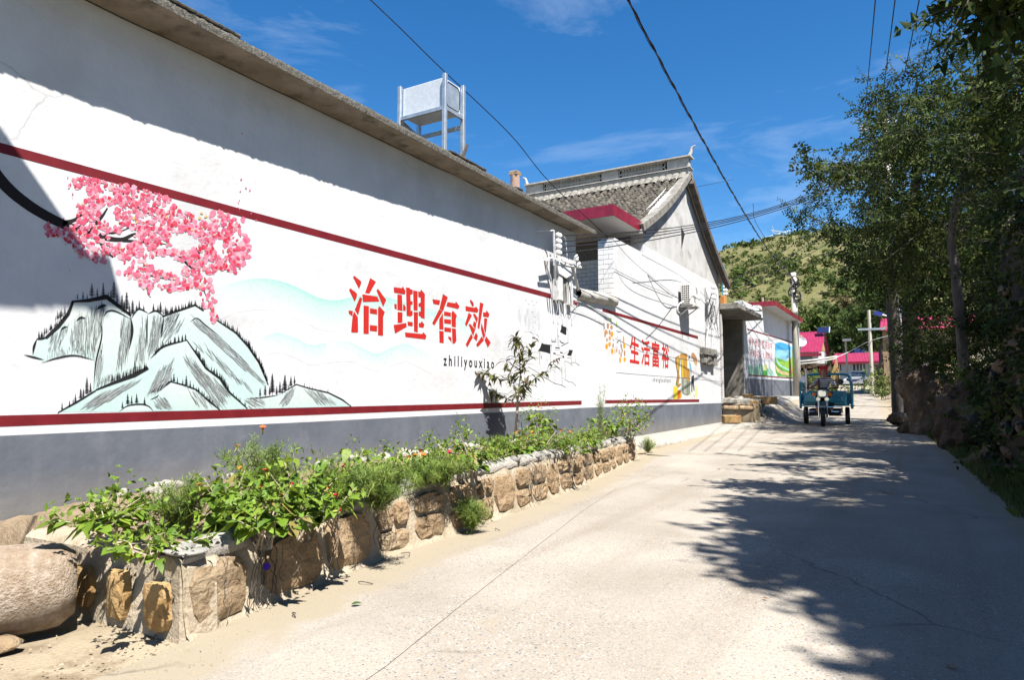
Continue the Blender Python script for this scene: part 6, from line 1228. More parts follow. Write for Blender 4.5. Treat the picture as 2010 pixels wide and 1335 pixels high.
# rider
RP = TB+Matrix.Rotation(.07, 3, 'Z')@V((.03, .8, 0)); P_ = thing('person', 'rider in a red headscarf and black and white striped top driving the blue tricycle', 'person', RP, None, .07)
ORG[P_.name] = V((0, 0, 0))
def skin(name, verts, edges, mat, par, root=0, sub=2, xform=None):
    me = bpy.data.meshes.new(name); me.from_pydata([v_[:3] for v_ in verts], [], []); me.edges.add(len(edges)); me.edges.foreach_set('vertices', [i for e in edges for i in e]); me.update()
    o = bpy.data.objects.new(name, me); COL.objects.link(o); o.modifiers.new('s', 'SKIN'); sv = me.skin_vertices[0].data
    for i, v_ in enumerate(verts): r = v_[3]; sv[i].radius = (r, v_[4] if len(v_) > 4 else r); sv[i].use_root = i == root
    q = o.modifiers.new('u', 'SUBSURF'); q.levels = q.render_levels = sub; bpy.context.view_layer.update()
    nm = bpy.data.meshes.new_from_object(o.evaluated_get(bpy.context.evaluated_depsgraph_get())); o.modifiers.clear(); o.data = nm; nm.materials.clear(); nm.materials.append(mat); nm.shade_smooth()
    o.parent = par; ORG[o.name] = ORG[par.name]; return o
body = [(0, .05, .88, .15, .12), (0, .03, 1.06, .135, .105), (0, .0, 1.25, .16, .105), (0, -.01, 1.38, .1, .08), (0, -.03, 1.46, .05, .05), (0, -.06, 1.56, .075, .085), (0, -.06, 1.66, .08, .095), (0, -.055, 1.73, .055, .07),
        (-.19, 0, 1.36, .058), (-.29, -.1, 1.18, .044), (-.37, -.38, 1.13, .032), (-.39, -.44, 1.14, .03), (.19, 0, 1.36, .058), (.29, -.1, 1.18, .044), (.37, -.38, 1.13, .032), (.39, -.44, 1.14, .03),
        (-.1, -.02, .85, .095), (-.17, -.38, .84, .07), (-.19, -.34, .48, .05), (-.2, -.42, .4, .035), (.1, -.02, .85, .095), (.17, -.38, .84, .07), (.19, -.34, .48, .05), (.2, -.42, .4, .035)]
be = [(0, 1), (1, 2), (2, 3), (3, 4), (4, 5), (5, 6), (6, 7), (3, 8), (8, 9), (9, 10), (10, 11), (3, 12), (12, 13), (13, 14), (14, 15), (0, 16), (16, 17), (17, 18), (18, 19), (0, 20), (20, 21), (21, 22), (22, 23)]
B_ = skin('body', body, be, M['skin'], P_)
for s in (-1, 1):
    for k, (dz, l) in enumerate(((.022, .075), (.008, .082), (-.006, .078), (-.02, .06))):
        skin('finger', [(s*.385, -.44, 1.14+dz, .011), (s*.4, -.475, 1.145+dz*.9, .010), (s*.385, -.49, 1.118+dz*.7, .009)], [(0, 1), (1, 2)], M['skin'], B_, sub=1)
    skin('thumb', [(s*.37, -.42, 1.13, .012), (s*.345, -.45, 1.11, .01), (s*.36, -.47, 1.1, .009)], [(0, 1), (1, 2)], M['skin'], B_, sub=1)
    m = MB(); m.lathe([(.006, -.008), (.013, 0), (.006, .006)], (s*.032, -.148, 1.635), (0, -1, 0), 8); m.build('eye', M['black'], B_)
    m = MB(); m.lathe([(.01, -.01), (.028, 0), (.012, .01)], (s*.085, -.05, 1.61), (s, 0, 0), 8); m.build('ear', M['skin'], B_)
m = MB(); m.prism([(-.014, -.14, 1.59), (.014, -.14, 1.59), (.008, -.145, 1.635), (-.008, -.145, 1.635)], (0, -.022, -.004)); m.build('nose', M['skin'], B_, bevel=.004, fixn=True)
m = MB(); m.obox((0, -.138, 1.562), (.022, 0, 0), (0, .006, 0), (0, 0, .005)); m.build('mouth', M['redpaint'], B_)
st = bpy.data.materials.new('striped_cotton'); st.use_nodes = True; n_ = st.node_tree.nodes; wv = n_.new('ShaderNodeTexWave'); wv.bands_direction = 'Z'; wv.inputs['Scale'].default_value = 5.2; wv.inputs['Distortion'].default_value = .8; wv.inputs['Detail'].default_value = 1; tcx = n_.new('ShaderNodeTexCoord'); rp = n_.new('ShaderNodeValToRGB'); rp.color_ramp.interpolation = 'CONSTANT'; rp.color_ramp.elements[0].color = (.02, .02, .022, 1); rp.color_ramp.elements[1].color = (.62, .6, .58, 1); rp.color_ramp.elements[1].position = .45
st.node_tree.links.new(tcx.outputs['Object'], wv.inputs[0]); st.node_tree.links.new(wv.outputs[0], rp.inputs[0]); st.node_tree.links.new(rp.outputs[0], n_['Principled BSDF'].inputs['Base Color']); n_['Principled BSDF'].inputs['Roughness'].default_value = .85
skin('shirt', [(0, .05, .86, .18, .15), (0, .03, 1.06, .165, .13), (0, .0, 1.25, .19, .13), (0, -.01, 1.37, .125, .1), (-.2, 0, 1.355, .082), (-.265, -.05, 1.24, .075), (-.29, -.12, 1.19, .07), (.2, 0, 1.355, .082), (.265, -.05, 1.24, .075), (.29, -.12, 1.19, .07)], [(0, 1), (1, 2), (2, 3), (3, 4), (4, 5), (5, 6), (3, 7), (7, 8), (8, 9)], st, P_)
skin('trousers', [(0, .05, .85, .17, .14), (-.1, -.02, .85, .12), (-.17, -.38, .85, .09), (-.19, -.33, .52, .07), (.1, -.02, .85, .12), (.17, -.38, .85, .09), (.19, -.33, .52, .07)], [(0, 1), (1, 2), (2, 3), (0, 4), (4, 5), (5, 6)], M['black'], P_)
for s in (-1, 1): skin('shoe', [(s*.19, -.33, .42, .05), (s*.2, -.44, .375, .042), (s*.2, -.52, .37, .035)], [(0, 1), (1, 2)], M['black'], P_, sub=1)
skin('headscarf', [(0, -.03, 1.66, .105, .11), (0, -.05, 1.72, .125, .135), (0, -.05, 1.79, .1, .11), (0, .06, 1.64, .06)], [(0, 1), (1, 2), (0, 3)], M['hair'], P_)
m = MB(); m.tube(spline([(-.14, -.07, 1.4), (-.15, -.14, 1.25), (-.12, -.15, 1.08)], 4), .025, 6); m.build('red_strap', M['redpaint'], P_)
ORG[T.name] = SV
# ================================================================ car, far houses, walls, lamps
def far(u, v, d): return atd(u, v, d)
def wall_house(name, lab, pl, mat, roofmat):
    return thing(name, lab, 'house', pl)
c0 = far(1693, 761, 62); CAR = thing('parked_car', 'silver car parked at the bend before the long pink-roofed house', 'car', c0, None, -.28)
ORG[CAR.name] = V((0, 0, 0)); SIDE = [(-2.1, .28), (-2.12, .62), (-1.95, .78), (-1.1, .95), (-.45, 1.42), (.85, 1.47), (1.75, 1.05), (2.1, .98), (2.15, .4), (2.05, .28)]
m = MB(); m.prism([(-.86, y, z) for y, z in SIDE], (1.72, 0, 0)); m.build('body', M['silver'], CAR, bevel=.05, fixn=True)
m = MB(); m.prism([(-.7, -1.06, 1.0), (.7, -1.06, 1.0), (.6, -.5, 1.38), (-.6, -.5, 1.38)], (0, -.03, .02)); m.build('windscreen', M['glass'], CAR, fixn=True)
for s in (-1, 1):
    m = MB(); m.prism([(s*.862, -.85, 1.0), (s*.862, -.4, 1.36), (s*.862, .8, 1.4), (s*.862, 1.4, 1.05)], (s*.006, 0, 0)); m.build('side_window', M['glass'], CAR, fixn=True)
    for y in (-1.35, 1.3): m = MB(); m.lathe([(.15, -.1), (.33, -.1), (.34, .1), (.15, .1)], (s*.8, y, .33), (1, 0, 0), 16); w_ = m.build('wheel', M['black'], CAR); m = MB(); m.lathe([(.2, .0), (.18, .02), (.02, .03)], (s*.9, y, .33), (s, 0, 0), 10); m.build('rim', M['galvd'], w_)
    m = MB(); m.obox((s*.66, -2.1, .66), (.16, 0, 0), (0, .03, 0), (0, 0, .07)); m.build('headlight', M['ceramic'], CAR, bevel=.02); m = MB(); m.obox((s*.95, -.75, 1.02), (.08, 0, 0), (0, .04, 0), (0, 0, .06)); m.build('mirror', M['silver'], CAR)
m = MB(); m.box(-.3, .3, -2.135, -2.125, .5, .62); m.build('number_plate', M['blue'], CAR); m = MB(); m.box(-.45, .45, -2.13, -2.11, .64, .74); m.build('grille', M['black'], CAR)
ORG[CAR.name] = c0
def pts_house(lab, d, roof, wall_l, gable=None, mat='white', base=-2, name='far_house'):
    pass
# pink house with gable end
def V2(u, v, d): return far(u, v, d)
a, b = far(1560, 691, 58), far(1607, 687, 58); zf = b.z; x0, x1 = a.x-2.5, b.x; y0 = b.y; zr_ = far(1622, 645, 58).z
PH = thing('pink_roof_house', 'house with a steep pink metal roof and pale gable behind the concrete pole', 'house', (x1, y0, 0))
yd = 3.0
m = MB(); m.prism([(x1-.05, y0, -1), (x1-.05, y0, zf), (x1-.05, y0+yd, zr_-.1), (x1-.05, y0+2*yd, zf), (x1-.05, y0+2*yd, -1)], (-7, 0, 0)); m.build('wall', M['white'], PH, fixn=True)
m = MB(); m.prism([(x1-.04, y0+.1, zf+.1), (x1-.04, y0+yd, zr_-.1), (x1-.04, y0+2*yd-.1, zf+.1)], (.02, 0, 0)); m.build('gable', M['sandy'], PH, fixn=True)
m = MB(); sl_ = (zr_-zf)/yd
for s in (-1, 1):
    for k in range(32): x = x1+.25-k*.25; m.add([(x, y0+yd, zr_), (x-.25, y0+yd, zr_), (x-.25, y0+yd+s*(yd+.35), zf-.35*sl_), (x, y0+yd+s*(yd+.35), zf-.35*sl_+.0), (x-.03, y0+yd, zr_+.05), (x-.03, y0+yd+s*(yd+.35), zf-.35*sl_+.05)], [(0, 1, 2, 3), (0, 4, 5, 3), (4, 1, 2, 5)])
m.build('roof', M['pink'], PH)
m = MB(); m.box(x1-7, x1+.25, y0-.42, y0-.3, zf-.55, zf-.28); m.build('eaves_board', M['redtile'], PH)
for xx in (x1-1.7, x1-4.2): m = MB(); m.box(xx, xx+1.2, y0-.03, y0+.01, zf-1.7, zf-.55); m.build('window', M['glass'], PH)
m = MB(); m.lathe([(.12, -.3), (.12, .5), (.2, .55), (.2, .7)], (x1-1.6, y0+1.2, zf+1.2*sl_), n=10); m.build('vent_pipe', M['clay'], PH)
p = far(1616, 648, 60); SP = thing('roof_solar_panel', 'small tilted solar panel behind the ridge of the pink gabled house', 'solar panel', p); m = MB(); m.obox(p, (.5, 0, 0), (0, .2, .26), (0, -.03, .02)); m.build('panel', M['solar'], SP); m = MB(); m.beam(p+V((.5, -.2, -.26)), p+V((.5, .2, .26)), .08, .08); m.beam(p+V((0, .3, -1)), p, .08, .08); m.build('frame', M['galvd'], SP)
# long pink house
d = 78; a, b = far(1640, 713, d), far(1752, 708, d); zt_, ze, zb = far(1690, 692, d).z, far(1690, 712, d).z, far(1690, 745, d).z
LH = thing('long_pink_house', 'long low white house with a bright pink ribbed roof at the end of the street', 'house', (a.x, a.y, zb))
m = MB(); m.box(a.x+.2, b.x, a.y, a.y+5, zb-2, ze-.02); m.build('wall', M['white'], LH)
m = MB(); n_ = 44; st_ = (b.x-a.x+1)/n_
for k in range(n_): x = a.x-.3+k*st_; m.add([(x, a.y-.5, ze), (x+st_, a.y-.5, ze), (x+st_, a.y+2.6, zt_), (x, a.y+2.6, zt_), (x+.06, a.y-.5, ze+.07), (x+.06, a.y+2.6, zt_+.07)], [(0, 1, 2, 3), (0, 4, 5, 3), (4, 1, 2, 5)])
m.build('roof', M['pink'], LH); m = MB(); m.box(a.x-.3, b.x+.7, a.y-.56, a.y-.5, ze-.2, ze+.02); m.build('eaves_board', M['redtile'], LH)
for u0, u1 in ((1645, 1652), (1676, 1688), (1690, 1701)):
    p, q = far(u0, 716, d), far(u1, 728, d); m = MB(); m.box(p.x, q.x, a.y-.03, a.y+.02, q.z, p.z); w_ = m.build('window', M['glass'], LH); m = MB(); m.beam(((p.x+q.x)/2, a.y-.04, q.z), ((p.x+q.x)/2, a.y-.04, p.z), .08, .04); m.build('frame', M['ceramic'], w_)
p = far(1687, 689, d+2); SP2 = thing('roof_solar_panel', 'little solar panel standing on the ridge of the long pink roof', 'solar panel', p); m = MB(); m.obox(p, (.55, 0, 0), (0, .3, .3), (0, -.02, .02)); m.build('panel', M['solar'], SP2); m = MB(); m.beam(p+V((0, .2, -.8)), p, .06, .06); m.build('stand', M['galvd'], SP2)
# right house with brown side wall behind the trees
d = 42; a = far(1737, 765, d); b = far(1737, 640, d); RH = thing('roadside_house', 'brown-walled house with a pale pink roof behind the tree trunks', 'house', (a.x, a.y, a.z))
zt_ = b.z; m = MB(); m.box(a.x, a.x+7, a.y, a.y+9, a.z-2, zt_); m.build('wall', M['brick'] if False else M['sand'], RH)
m = MB(); zr2 = far(1740, 618, d).z; n_ = 36
for k in range(n_): x = a.x-.15+k*.2; m.add([(x, a.y-.4, zt_-.3), (x+.2, a.y-.4, zt_-.3), (x+.2, a.y+2.2, zr2), (x, a.y+2.2, zr2), (x+.05, a.y-.4, zt_-.25), (x+.05, a.y+2.2, zr2+.05)], [(0, 1, 2, 3), (0, 4, 5, 3), (4, 1, 2, 5)])
m.build('roof', M['pink'], RH)
m = MB(); p, q = far(1747, 682, d-.3), far(1754, 732, d-.3); m.box(p.x, q.x, a.y-.06, a.y-.002, q.z, p.z); m.build('white_panel', M['white'], RH)
m = MB()
for k in range(14):
    for j in range(5): x = a.x+.9+j*.3+(.15 if k % 2 else 0); z = a.z+1+k*.14; m.box(x, x+.28, a.y-.02, a.y+.01, z, z+.12)
stuff(m.build('pale_bricks', M['mortarw'], RH))
# low brick wall by the far corner
d = 50; a, b = far(1719, 753, d), far(1738, 716, d); BW = thing('brick_wall', 'short orange brick wall beside the brown roadside house', 'wall', (a.x, a.y, a.z)); m = MB(); m.box(a.x+.01, b.x-.01, a.y+.02, a.y+.3, a.z-.8, b.z-.02); m.build('core', M['grout'], BW)
bm_ = MB(); bm_.box(-.105, .105, -.02, .02, -.05, .05); bme = bm_.mesh('brick', M['brick']); z = a.z+.06; k = 0
while z < b.z-.05:
    x = a.x+.12-(.11 if k % 2 else 0)
    while x < b.x: inst('brick', bme, BW, (x, a.y, z)); x += .225
    z += .115; k += 1
# retaining wall with white coping
d = 50; a, b = far(1560, 760, d), far(1640, 712, d); RW = thing('retaining_wall', 'stone retaining wall with a white rounded coping beside the painted cottage', 'wall', (a.x, a.y, a.z)); zc = far(1600, 713, d).z
m = MB(); m.box(a.x-2, b.x-.35, b.y, b.y+.5, -1, zc); m.build('wall', M['rock'], RW); m = MB()
for k in range(170): x, z = random.uniform(a.x-1.5, b.x-.5), random.uniform(a.z, zc); s = random.uniform(.07, .16); m.obox((x, b.y, z), (s, 0, .02), (0, .04, 0), (-.02, 0, s*.7))
stuff(m.build('stones', M['rock'], RW)); m = MB(); m.tube([far(1560, 711, d), far(1600, 707, d), far(1643, 700, d)], .08, 8); m.tube([far(1560, 716, d-.3), far(1600, 712, d-.3), far(1642, 704, d-.3)], .055, 6); m.build('coping', M['plaster'], RW, smooth=True)
m = MB(); p = [far(u, v, d-.4) for u, v in ((1641, 704), (1648, 745), (1640, 775), (1624, 775), (1632, 735))]; m.prism(p, (0, .6, 0)); m.build('buttress', M['sandy'], RW, fixn=True)
# lamps, far poles, dish
def lamp(u, vb, vt, d, arm, lab):
    b, t_ = far(u, vb, d), far(u, vt, d); t_.x, t_.y = b.x, b.y; b.z -= 1; t = thing('street_lamp', lab, 'street lamp', b); m = MB(); m.tube([b, t_], [.13, .09], 8); m.build('shaft', M['pole'], t)
    for (du0, v0, du1, v1, r, mt, nm) in arm: m = MB(); p, q = far(u+du0, v0, d), far(u+du1, v1, d); p.y = q.y = b.y-.05; m.beam(p, q, r*2, r*2); m.build(nm, M[mt], t)
    return t, t_
lamp(1712, 758, 607, 42, [(-30, 645, 26, 646, .06, 'galvd', 'cross_arm'), (4, 613, 20, 618, .12, 'blue', 'lamp_head'), (18, 617, 40, 624, .04, 'ceramic', 'arm')], 'street pole with blue lamp head and long cross arm before the pink houses')
lamp(1663, 740, 668, 72, [(-10, 667, 8, 667, .12, 'ceramic', 'cross_arm')], 'shorter far pole standing in front of the long pink roof')
lamp(1707, 690, 655, 80, [(-5, 676, 4, 676, .1, 'ceramic', 'cross_arm')], 'farthest pole rising behind the long pink roof')
b, t_ = far(1770, 700, 33), far(1768, 613, 33); t_.x, t_.y = b.x, b.y; t = thing('solar_lamp', 'solar lamp pole with a blue panel between the two tree trunks', 'street lamp', b); m = MB(); m.tube([b-V((0, 0, 2)), t_], .07, 8); m.build('shaft', M['ceramic'], t); m = MB(); m.obox(t_+V((0, 0, .15)), (.26, 0, 0), (0, .12, .2), (0, -.02, .01)); m.build('panel', M['solar'], t)
for k in range(3): m = MB(); m.beam(t_+V((-.13+.13*k, -.14, -.05)), t_+V((-.13+.13*k, .1, .35)), .012, .012); m.build('panel_line', M['ceramic'], t)
p = far(1573, 671, 42); t = thing('satellite_dish', 'white satellite dish just right of the concrete pole', 'satellite dish', p); m = MB(); m.lathe([(.02, .12), (.14, .09), (.3, 0), (.29, 0), (.13, .11)], p, (-.2, .95, -.25), 18); m.build('dish', M['ceramic'], t); m = MB(); m.tube([p, p+V((0, -.35, .02))], .02, 5); m.beam(p+V((0, .1, 0)), p+V((-.3, .2, -1.2)), .06, .06); m.build('arm', M['galvd'], t)
# scattered far buildings on the slope
for u, v, w_, h_, d, mt, lab in ((1700, 645, 40, 14, 110, 'plaster', 'pale ruined hut among trees above the long pink roof'), (1583, 648, 30, 8, 100, 'plaster', 'white garden wall behind the ridge of the pink gabled house')):
    p, q = far(u-w_/2, v+h_/2, d), far(u+w_/2, v-h_/2, d); t = thing('far_building', lab, 'building', p); m = MB(); m.box(p.x, q.x, p.y, p.y+3, p.z-3, q.z); m.build('wall', M[mt], t); m = MB(); m.box(p.x-.2, q.x+.2, p.y-.2, p.y+3.2, q.z, q.z+.2); m.build('roof', M['conc'], t); m = MB(); m.box((p.x*.6+q.x*.4), (p.x*.45+q.x*.55), p.y-.03, p.y+.02, p.z, q.z-.3); m.build('window', M['glass'], t)
p, q = far(1624, 592, 150), far(1668, 577, 150); t = thing('stone_terrace', 'orange earth terrace bank halfway up the scrubby hill', 'terrace', p); m = MB()
for k in range(9): x = p.x+(q.x-p.x)*k/9; m.obox((x, p.y, p.z+random.uniform(.0, .5)), ((q.x-p.x)/15, 0, 0), (0, 3, 0), (0, 0, random.uniform(.5, 1.2)))
m.build('bank', M['sandy'], t)
# pylon on the ridge
pb_ = far(1530, 487, 250); PY = thing('pylon', 'faint lattice power pylon on the hill crest', 'pylon', pb_); m = MB()
for u0, sw in ((1527, 3.5), (1547, 3.5)):
    b = [far(u0+k*sw, 492, 250) for k in (-1, 1)]; tp = far(u0, 452, 250)
    for q in b: m.beam(q, tp, .22, .22)
    for k in range(5): a, c = b[0].lerp(tp, k/5), b[1].lerp(tp, (k+1)/5); m.beam(a, c, .16, .16); m.beam(b[1].lerp(tp, k/5), b[0].lerp(tp, (k+1)/5), .16, .16)
m.beam(far(1513, 452, 250), far(1562, 459, 250), .3, .3); m.beam(far(1520, 458, 250), far(1556, 463, 250), .22, .22); m.beam(far(1513, 452, 250), far(1520, 458, 250), .2, .2); m.beam(far(1515, 443, 250), far(1520, 458, 250), .2, .2)
m.build('lattice', M['galvd'], PY)
cable([far(1380, 497, 260), far(1530, 458, 250), far(1640, 428, 260)], .05, 'far power line running past the pylon', mat='galvd')
# ================================================================ right side: cliff, rocks, trees, bushes
def clifftop(y): return lerpt([(-4, 2.0), (5, 2.3), (8, 2.9), (11, 4.3), (13, 3.6), (14.6, 1.6), (17, .7), (22, .25), (26, .2)], y)
def cliffx(y): return lerpt(XR, y)+lerpt([(-4, .5), (6, .45), (14, .55), (20, .9), (26, 1.2)], y)
vs = []; fs = []; ysc = np.arange(-4, 25, .14); K_ = 26
for y in ysc:
    top_, x0 = clifftop(y), cliffx(y)
    for k in range(K_):
        s = k/(K_-1); 
        if s < .6: h = s/.6; x, z = x0+.42*h, gr(y)-.25+(top_+.25)*h
        else: q = (s-.6)/.4; x, z = x0+.42+q*5, gr(y)+top_+.5*q
        f = 1 if s < .62 else .5
        a_ = mn.noise((x*1.3, y*1.1, z*1.6)); b_ = mn.noise((x*4, y*3.2, z*5)); x += (-.26*a_-.10*b_)*f; vs.append((x, y, z+.06*b_))
for j in range(len(ysc)-1): fs += [(j*K_+k, (j+1)*K_+k, (j+1)*K_+k+1, j*K_+k+1) for k in range(K_-1)]
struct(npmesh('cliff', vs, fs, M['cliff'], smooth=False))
CW = thing('rubble_wall', 'tall dark rubble stone wall on the bank at the right edge of the road', 'wall', (1.3, 9, -1))
RKM = [cobble_mesh(60+i, .75, 2, .5, 'rock', 'stone', 1.5) for i in range(6)]
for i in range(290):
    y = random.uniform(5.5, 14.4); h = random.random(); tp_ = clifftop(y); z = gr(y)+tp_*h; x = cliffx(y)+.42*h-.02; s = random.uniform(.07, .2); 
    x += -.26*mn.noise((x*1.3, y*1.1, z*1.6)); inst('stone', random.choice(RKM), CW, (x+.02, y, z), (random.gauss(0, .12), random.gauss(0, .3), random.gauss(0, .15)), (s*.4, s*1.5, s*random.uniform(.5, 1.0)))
def boulder(name, lab, u, v, d, sx, sy, sz, sd, layers=0, mat='rock', prof=None):
    bm = bmesh.new(); bmesh.ops.create_icosphere(bm, subdivisions=5, radius=1); p = atd(u, v, d)
    for v_ in bm.verts:
        q = v_.co.copy(); r = 1+.28*mn.noise(q*1.4+V((sd, 0, 0)))+.12*mn.noise(q*3.5+V((0, sd, 0)))+.05*abs(mn.noise(q*9))
        if layers: zz = q.z+.25*q.y+.06*mn.noise(q*3); r += layers*(.5-abs((zz*3.4) % 1-.5))*.24+layers*.05*mn.noise(V((q.x*2, q.y*2, zz*26)))
        c = q*r; k = lerpt(prof, q.z) if prof else 1; v_.co = V((c.x*sx*k-(prof and .35*sx*max(0, q.z) or 0), c.y*sy*k, c.z*sz))
    me = bpy.data.meshes.new(name); bm.to_mesh(me); bm.free(); me.materials.append(M[mat]); o = bpy.data.objects.new(name, me); COL.objects.link(o); o.location = p; return tag(o, lab, 'rock')
boulder('boulder', 'big brown overhanging boulder on the right verge, left of the layered rock', 1822, 800, 16.2, .62, .6, .95, 3, 0, 'rock', [(-1, 1.05), (-.3, .72), (.2, .8), (.7, 1.1), (1, 1.0)])
boulder('layered_rock', 'pale layered rock slab leaning at the foot of the dark wall', 1905, 838, 12.2, .48, .55, .82, 11, 1, 'rock')
boulder('boulder', 'low rounded stone in the grass at the foot of the brown boulder', 1792, 850, 16.6, .35, .3, .22, 21)
boulder('boulder', 'squat stone half hidden in grass below the layered rock', 1945, 940, 9.6, .38, .4, .42, 31)
boulder('boulder', 'small flat stone where the verge meets the tree trunks', 1765, 822, 20, .3, .3, .2, 41)
# verge grass
vs = []; fs = []; cs = []
for i in range(15000):
    y = random.uniform(4.5, 26); x = lerpt(XR, y)+abs(random.gauss(.1, .3))*(1 if y < 20 else 2); z = g(x, y)-.01; h = random.uniform(.03, .16); a = random.random()*6.28; b = len(vs); w_ = .005+.0003*y
    vs += [(x-w_*cos(a), y-w_*sin(a), z), (x+w_*cos(a), y+w_*sin(a), z), (x+random.gauss(0, .04), y+random.gauss(0, .04), z+h)]; fs.append((b, b+1, b+2)); k = random.uniform(.6, 1.2); c = random.choice(((.07, .11, .02), (.05, .09, .02), (.14, .13, .05))); cs += [tuple(q*k for q in c)]*3
stuff(npmesh('verge_grass', vs, fs, M['grass'], None, cs))
# trees: crown clusters filled with leafy twigs
LC = [(.028, .047, .01), (.04, .063, .014), (.02, .036, .009), (.075, .1, .024), (.032, .048, .014)]
def crown(tree, cl, twigs, nl, ll, lw, tone=LC, tw=.55, trunk=None, mat=None, lift=.25, barkm='bark', name='crown'):
    """cl: list of (centre, radius). Twigs leave each cluster outward, leaflets sit in pairs along them."""
    P = []; D = []; N = []; C_ = []; LW = []; m = MB()
    for c, r in cl:
        cs_ = random.uniform(.7, 1.35)
        for k in range(max(3, int(twigs*r))):
            d = V((random.gauss(0, 1), random.gauss(0, 1), random.gauss(lift, .9))).normalized(); b = c+V((random.gauss(0, .4), random.gauss(0, .4), random.gauss(0, .4)))*r; L_ = tw*random.uniform(.6, 1.35); tip = b+d*L_+V((0, 0, -.12*L_)); pts = [b, b+d*L_*.5, tip]
            if k % 2 == 0: m.tube(pts, [.008, .005, .002], 3, False)
            sd = d.cross(V((random.gauss(0, 1), random.gauss(0, 1), random.gauss(0, 1)))).normalized(); up = d.cross(sd); t0 = random.choice(tone); kk = random.uniform(.75, 1.3)
            for j in range(nl):
                s = (j+1)/nl; q = b+d*L_*s+V((0, 0, -.12*L_*s*s)); sg = 1 if j % 2 else -1
                P.append(q); D.append(sd*sg+d*.55+V((random.gauss(0, .25), random.gauss(0, .25), random.gauss(-.15, .25)))); N.append(up+V((random.gauss(0, .4), random.gauss(0, .4), .5))); C_.append([x*kk for x in t0]); LW.append(cs_)
    n = len(P); lnv = ll*np.array(LW)*(.6+.7*NR.random(n)); leaf_cards(name, np.array([p[:] for p in P]), np.array([p[:] for p in D]), np.array([p[:] for p in N]), lnv, lnv*lw, C_, M['leaf'], tree); stuff(bpy.data.objects[name] if False else tree.children[-1])
    if m.v: stuff(m.build('twigs', M[barkm], tree))
    return n
def limb_tree(name, lab, base, path, r0, r1, cl, twigs, nl, ll, lw, limbs=9, grp='trees along the right side of the road', **kw):
    t = thing(name, lab, 'tree', base, grp); m = MB(); sp = spline(path, 6); m.tube(sp, [r0+(r1-r0)*k/(len(sp)-1)+.012*mn.noise((k, r0, 3)) for k in range(len(sp))], 10); m.build('trunk', M['bark'], t, smooth=True)
    for c, r in random.sample(cl, min(limbs, len(cl))):
        k = random.randint(len(sp)//2, len(sp)-1); a = sp[k]; mb = MB(); mid = (a+c)/2+V((random.gauss(0, .2), random.gauss(0, .2), .25)); q = spline([a, mid, c], 5); mb.tube(q, [r1*.5-(r1*.5-.012)*j/(len(q)-1) for j in range(len(q))], 6, False); mb.build('limb', M['bark'], t)
    n = crown(t, cl, twigs, nl, ll, lw, **kw); return t
def poly_clusters(poly, n, d0, d1, r0, r1, dens=None):
    us, vs_ = [p[0] for p in poly], [p[1] for p in poly]; out_ = []
    while len(out_) < n:
        u, v = random.uniform(min(us), max(us)), random.uniform(min(vs_), max(vs_))
        if inside((u, v), poly): d = random.uniform(d0, d1); out_.append((atd(u, v, d), random.uniform(r0, r1)))
    return out_
def grd(p): p.z = g(p.x, p.y)-.1; return p
b1 = grd(atd(1768, 795, 23)); t1 = atd(1752, 600, 23); 
cl = poly_clusters([(1592, 420), (1590, 330), (1640, 310), (1680, 330), (1735, 330), (1760, 470), (1775, 600), (1710, 560), (1650, 500), (1610, 470)], 66, 20, 25, .22, .5)+poly_clusters([(1705, 200), (1760, 190), (1790, 330), (1710, 340)], 26, 21, 25, .25, .5)+[(atd(u, v, 22), .2) for u, v in ((1712, 160), (1722, 185), (1738, 170), (1690, 215), (1565, 415), (1585, 300), (1600, 340), (1560, 430), (1700, 250), (1690, 285), (1575, 440))]
limb_tree('elm_tree', 'left roadside tree with sparse small-leaved branches reaching over the road', b1, [b1, atd(1763, 720, 23), t1, atd(1745, 470, 22.5), atd(1735, 340, 22.5)], .28, .1, cl, 30, 12, .12, .5, tw=.6, lift=.35)
b2 = grd(atd(1792, 800, 21)); 
cl = poly_clusters([(1720, 280), (1790, 215), (1860, 170), (1925, 180), (1990, 230), (2000, 420), (1960, 640), (1860, 650), (1790, 600), (1740, 520), (1700, 380)], 108, 15, 20.5, .35, .8)+[(atd(u, v, 18), .25) for u, v in ((1838, 70), (1850, 100), (1862, 130), (1875, 90), (1905, 110), (1792, 125), (1810, 155), (1765, 160), (1940, 90), (1930, 150))]
limb_tree('locust_tree', 'dense dark tree in the middle of the roadside row, trunk right of the elm', b2, [b2, atd(1788, 680, 21), atd(1785, 520, 20.5), atd(1795, 380, 20), atd(1815, 260, 19)], .27, .1, cl, 40, 14, .12, .42, tw=.7, lift=.3)
b3 = atd(1890, 620, 14.5); b3.z = gr(b3.y)+clifftop(b3.y)-.3
cl = poly_clusters([(1880, 190), (1940, 130), (2030, 40), (2070, 300), (2060, 600), (1960, 560), (1900, 480)], 70, 10.5, 14, .25, .6)
limb_tree('locust_tree', 'near tree on top of the rubble wall at the right edge', b3, [b3, atd(1876, 540, 14.5), atd(1868, 470, 14.5), atd(1880, 380, 14), atd(1920, 260, 13.5)], .11, .05, cl, 36, 14, .1, .42, tw=.55)
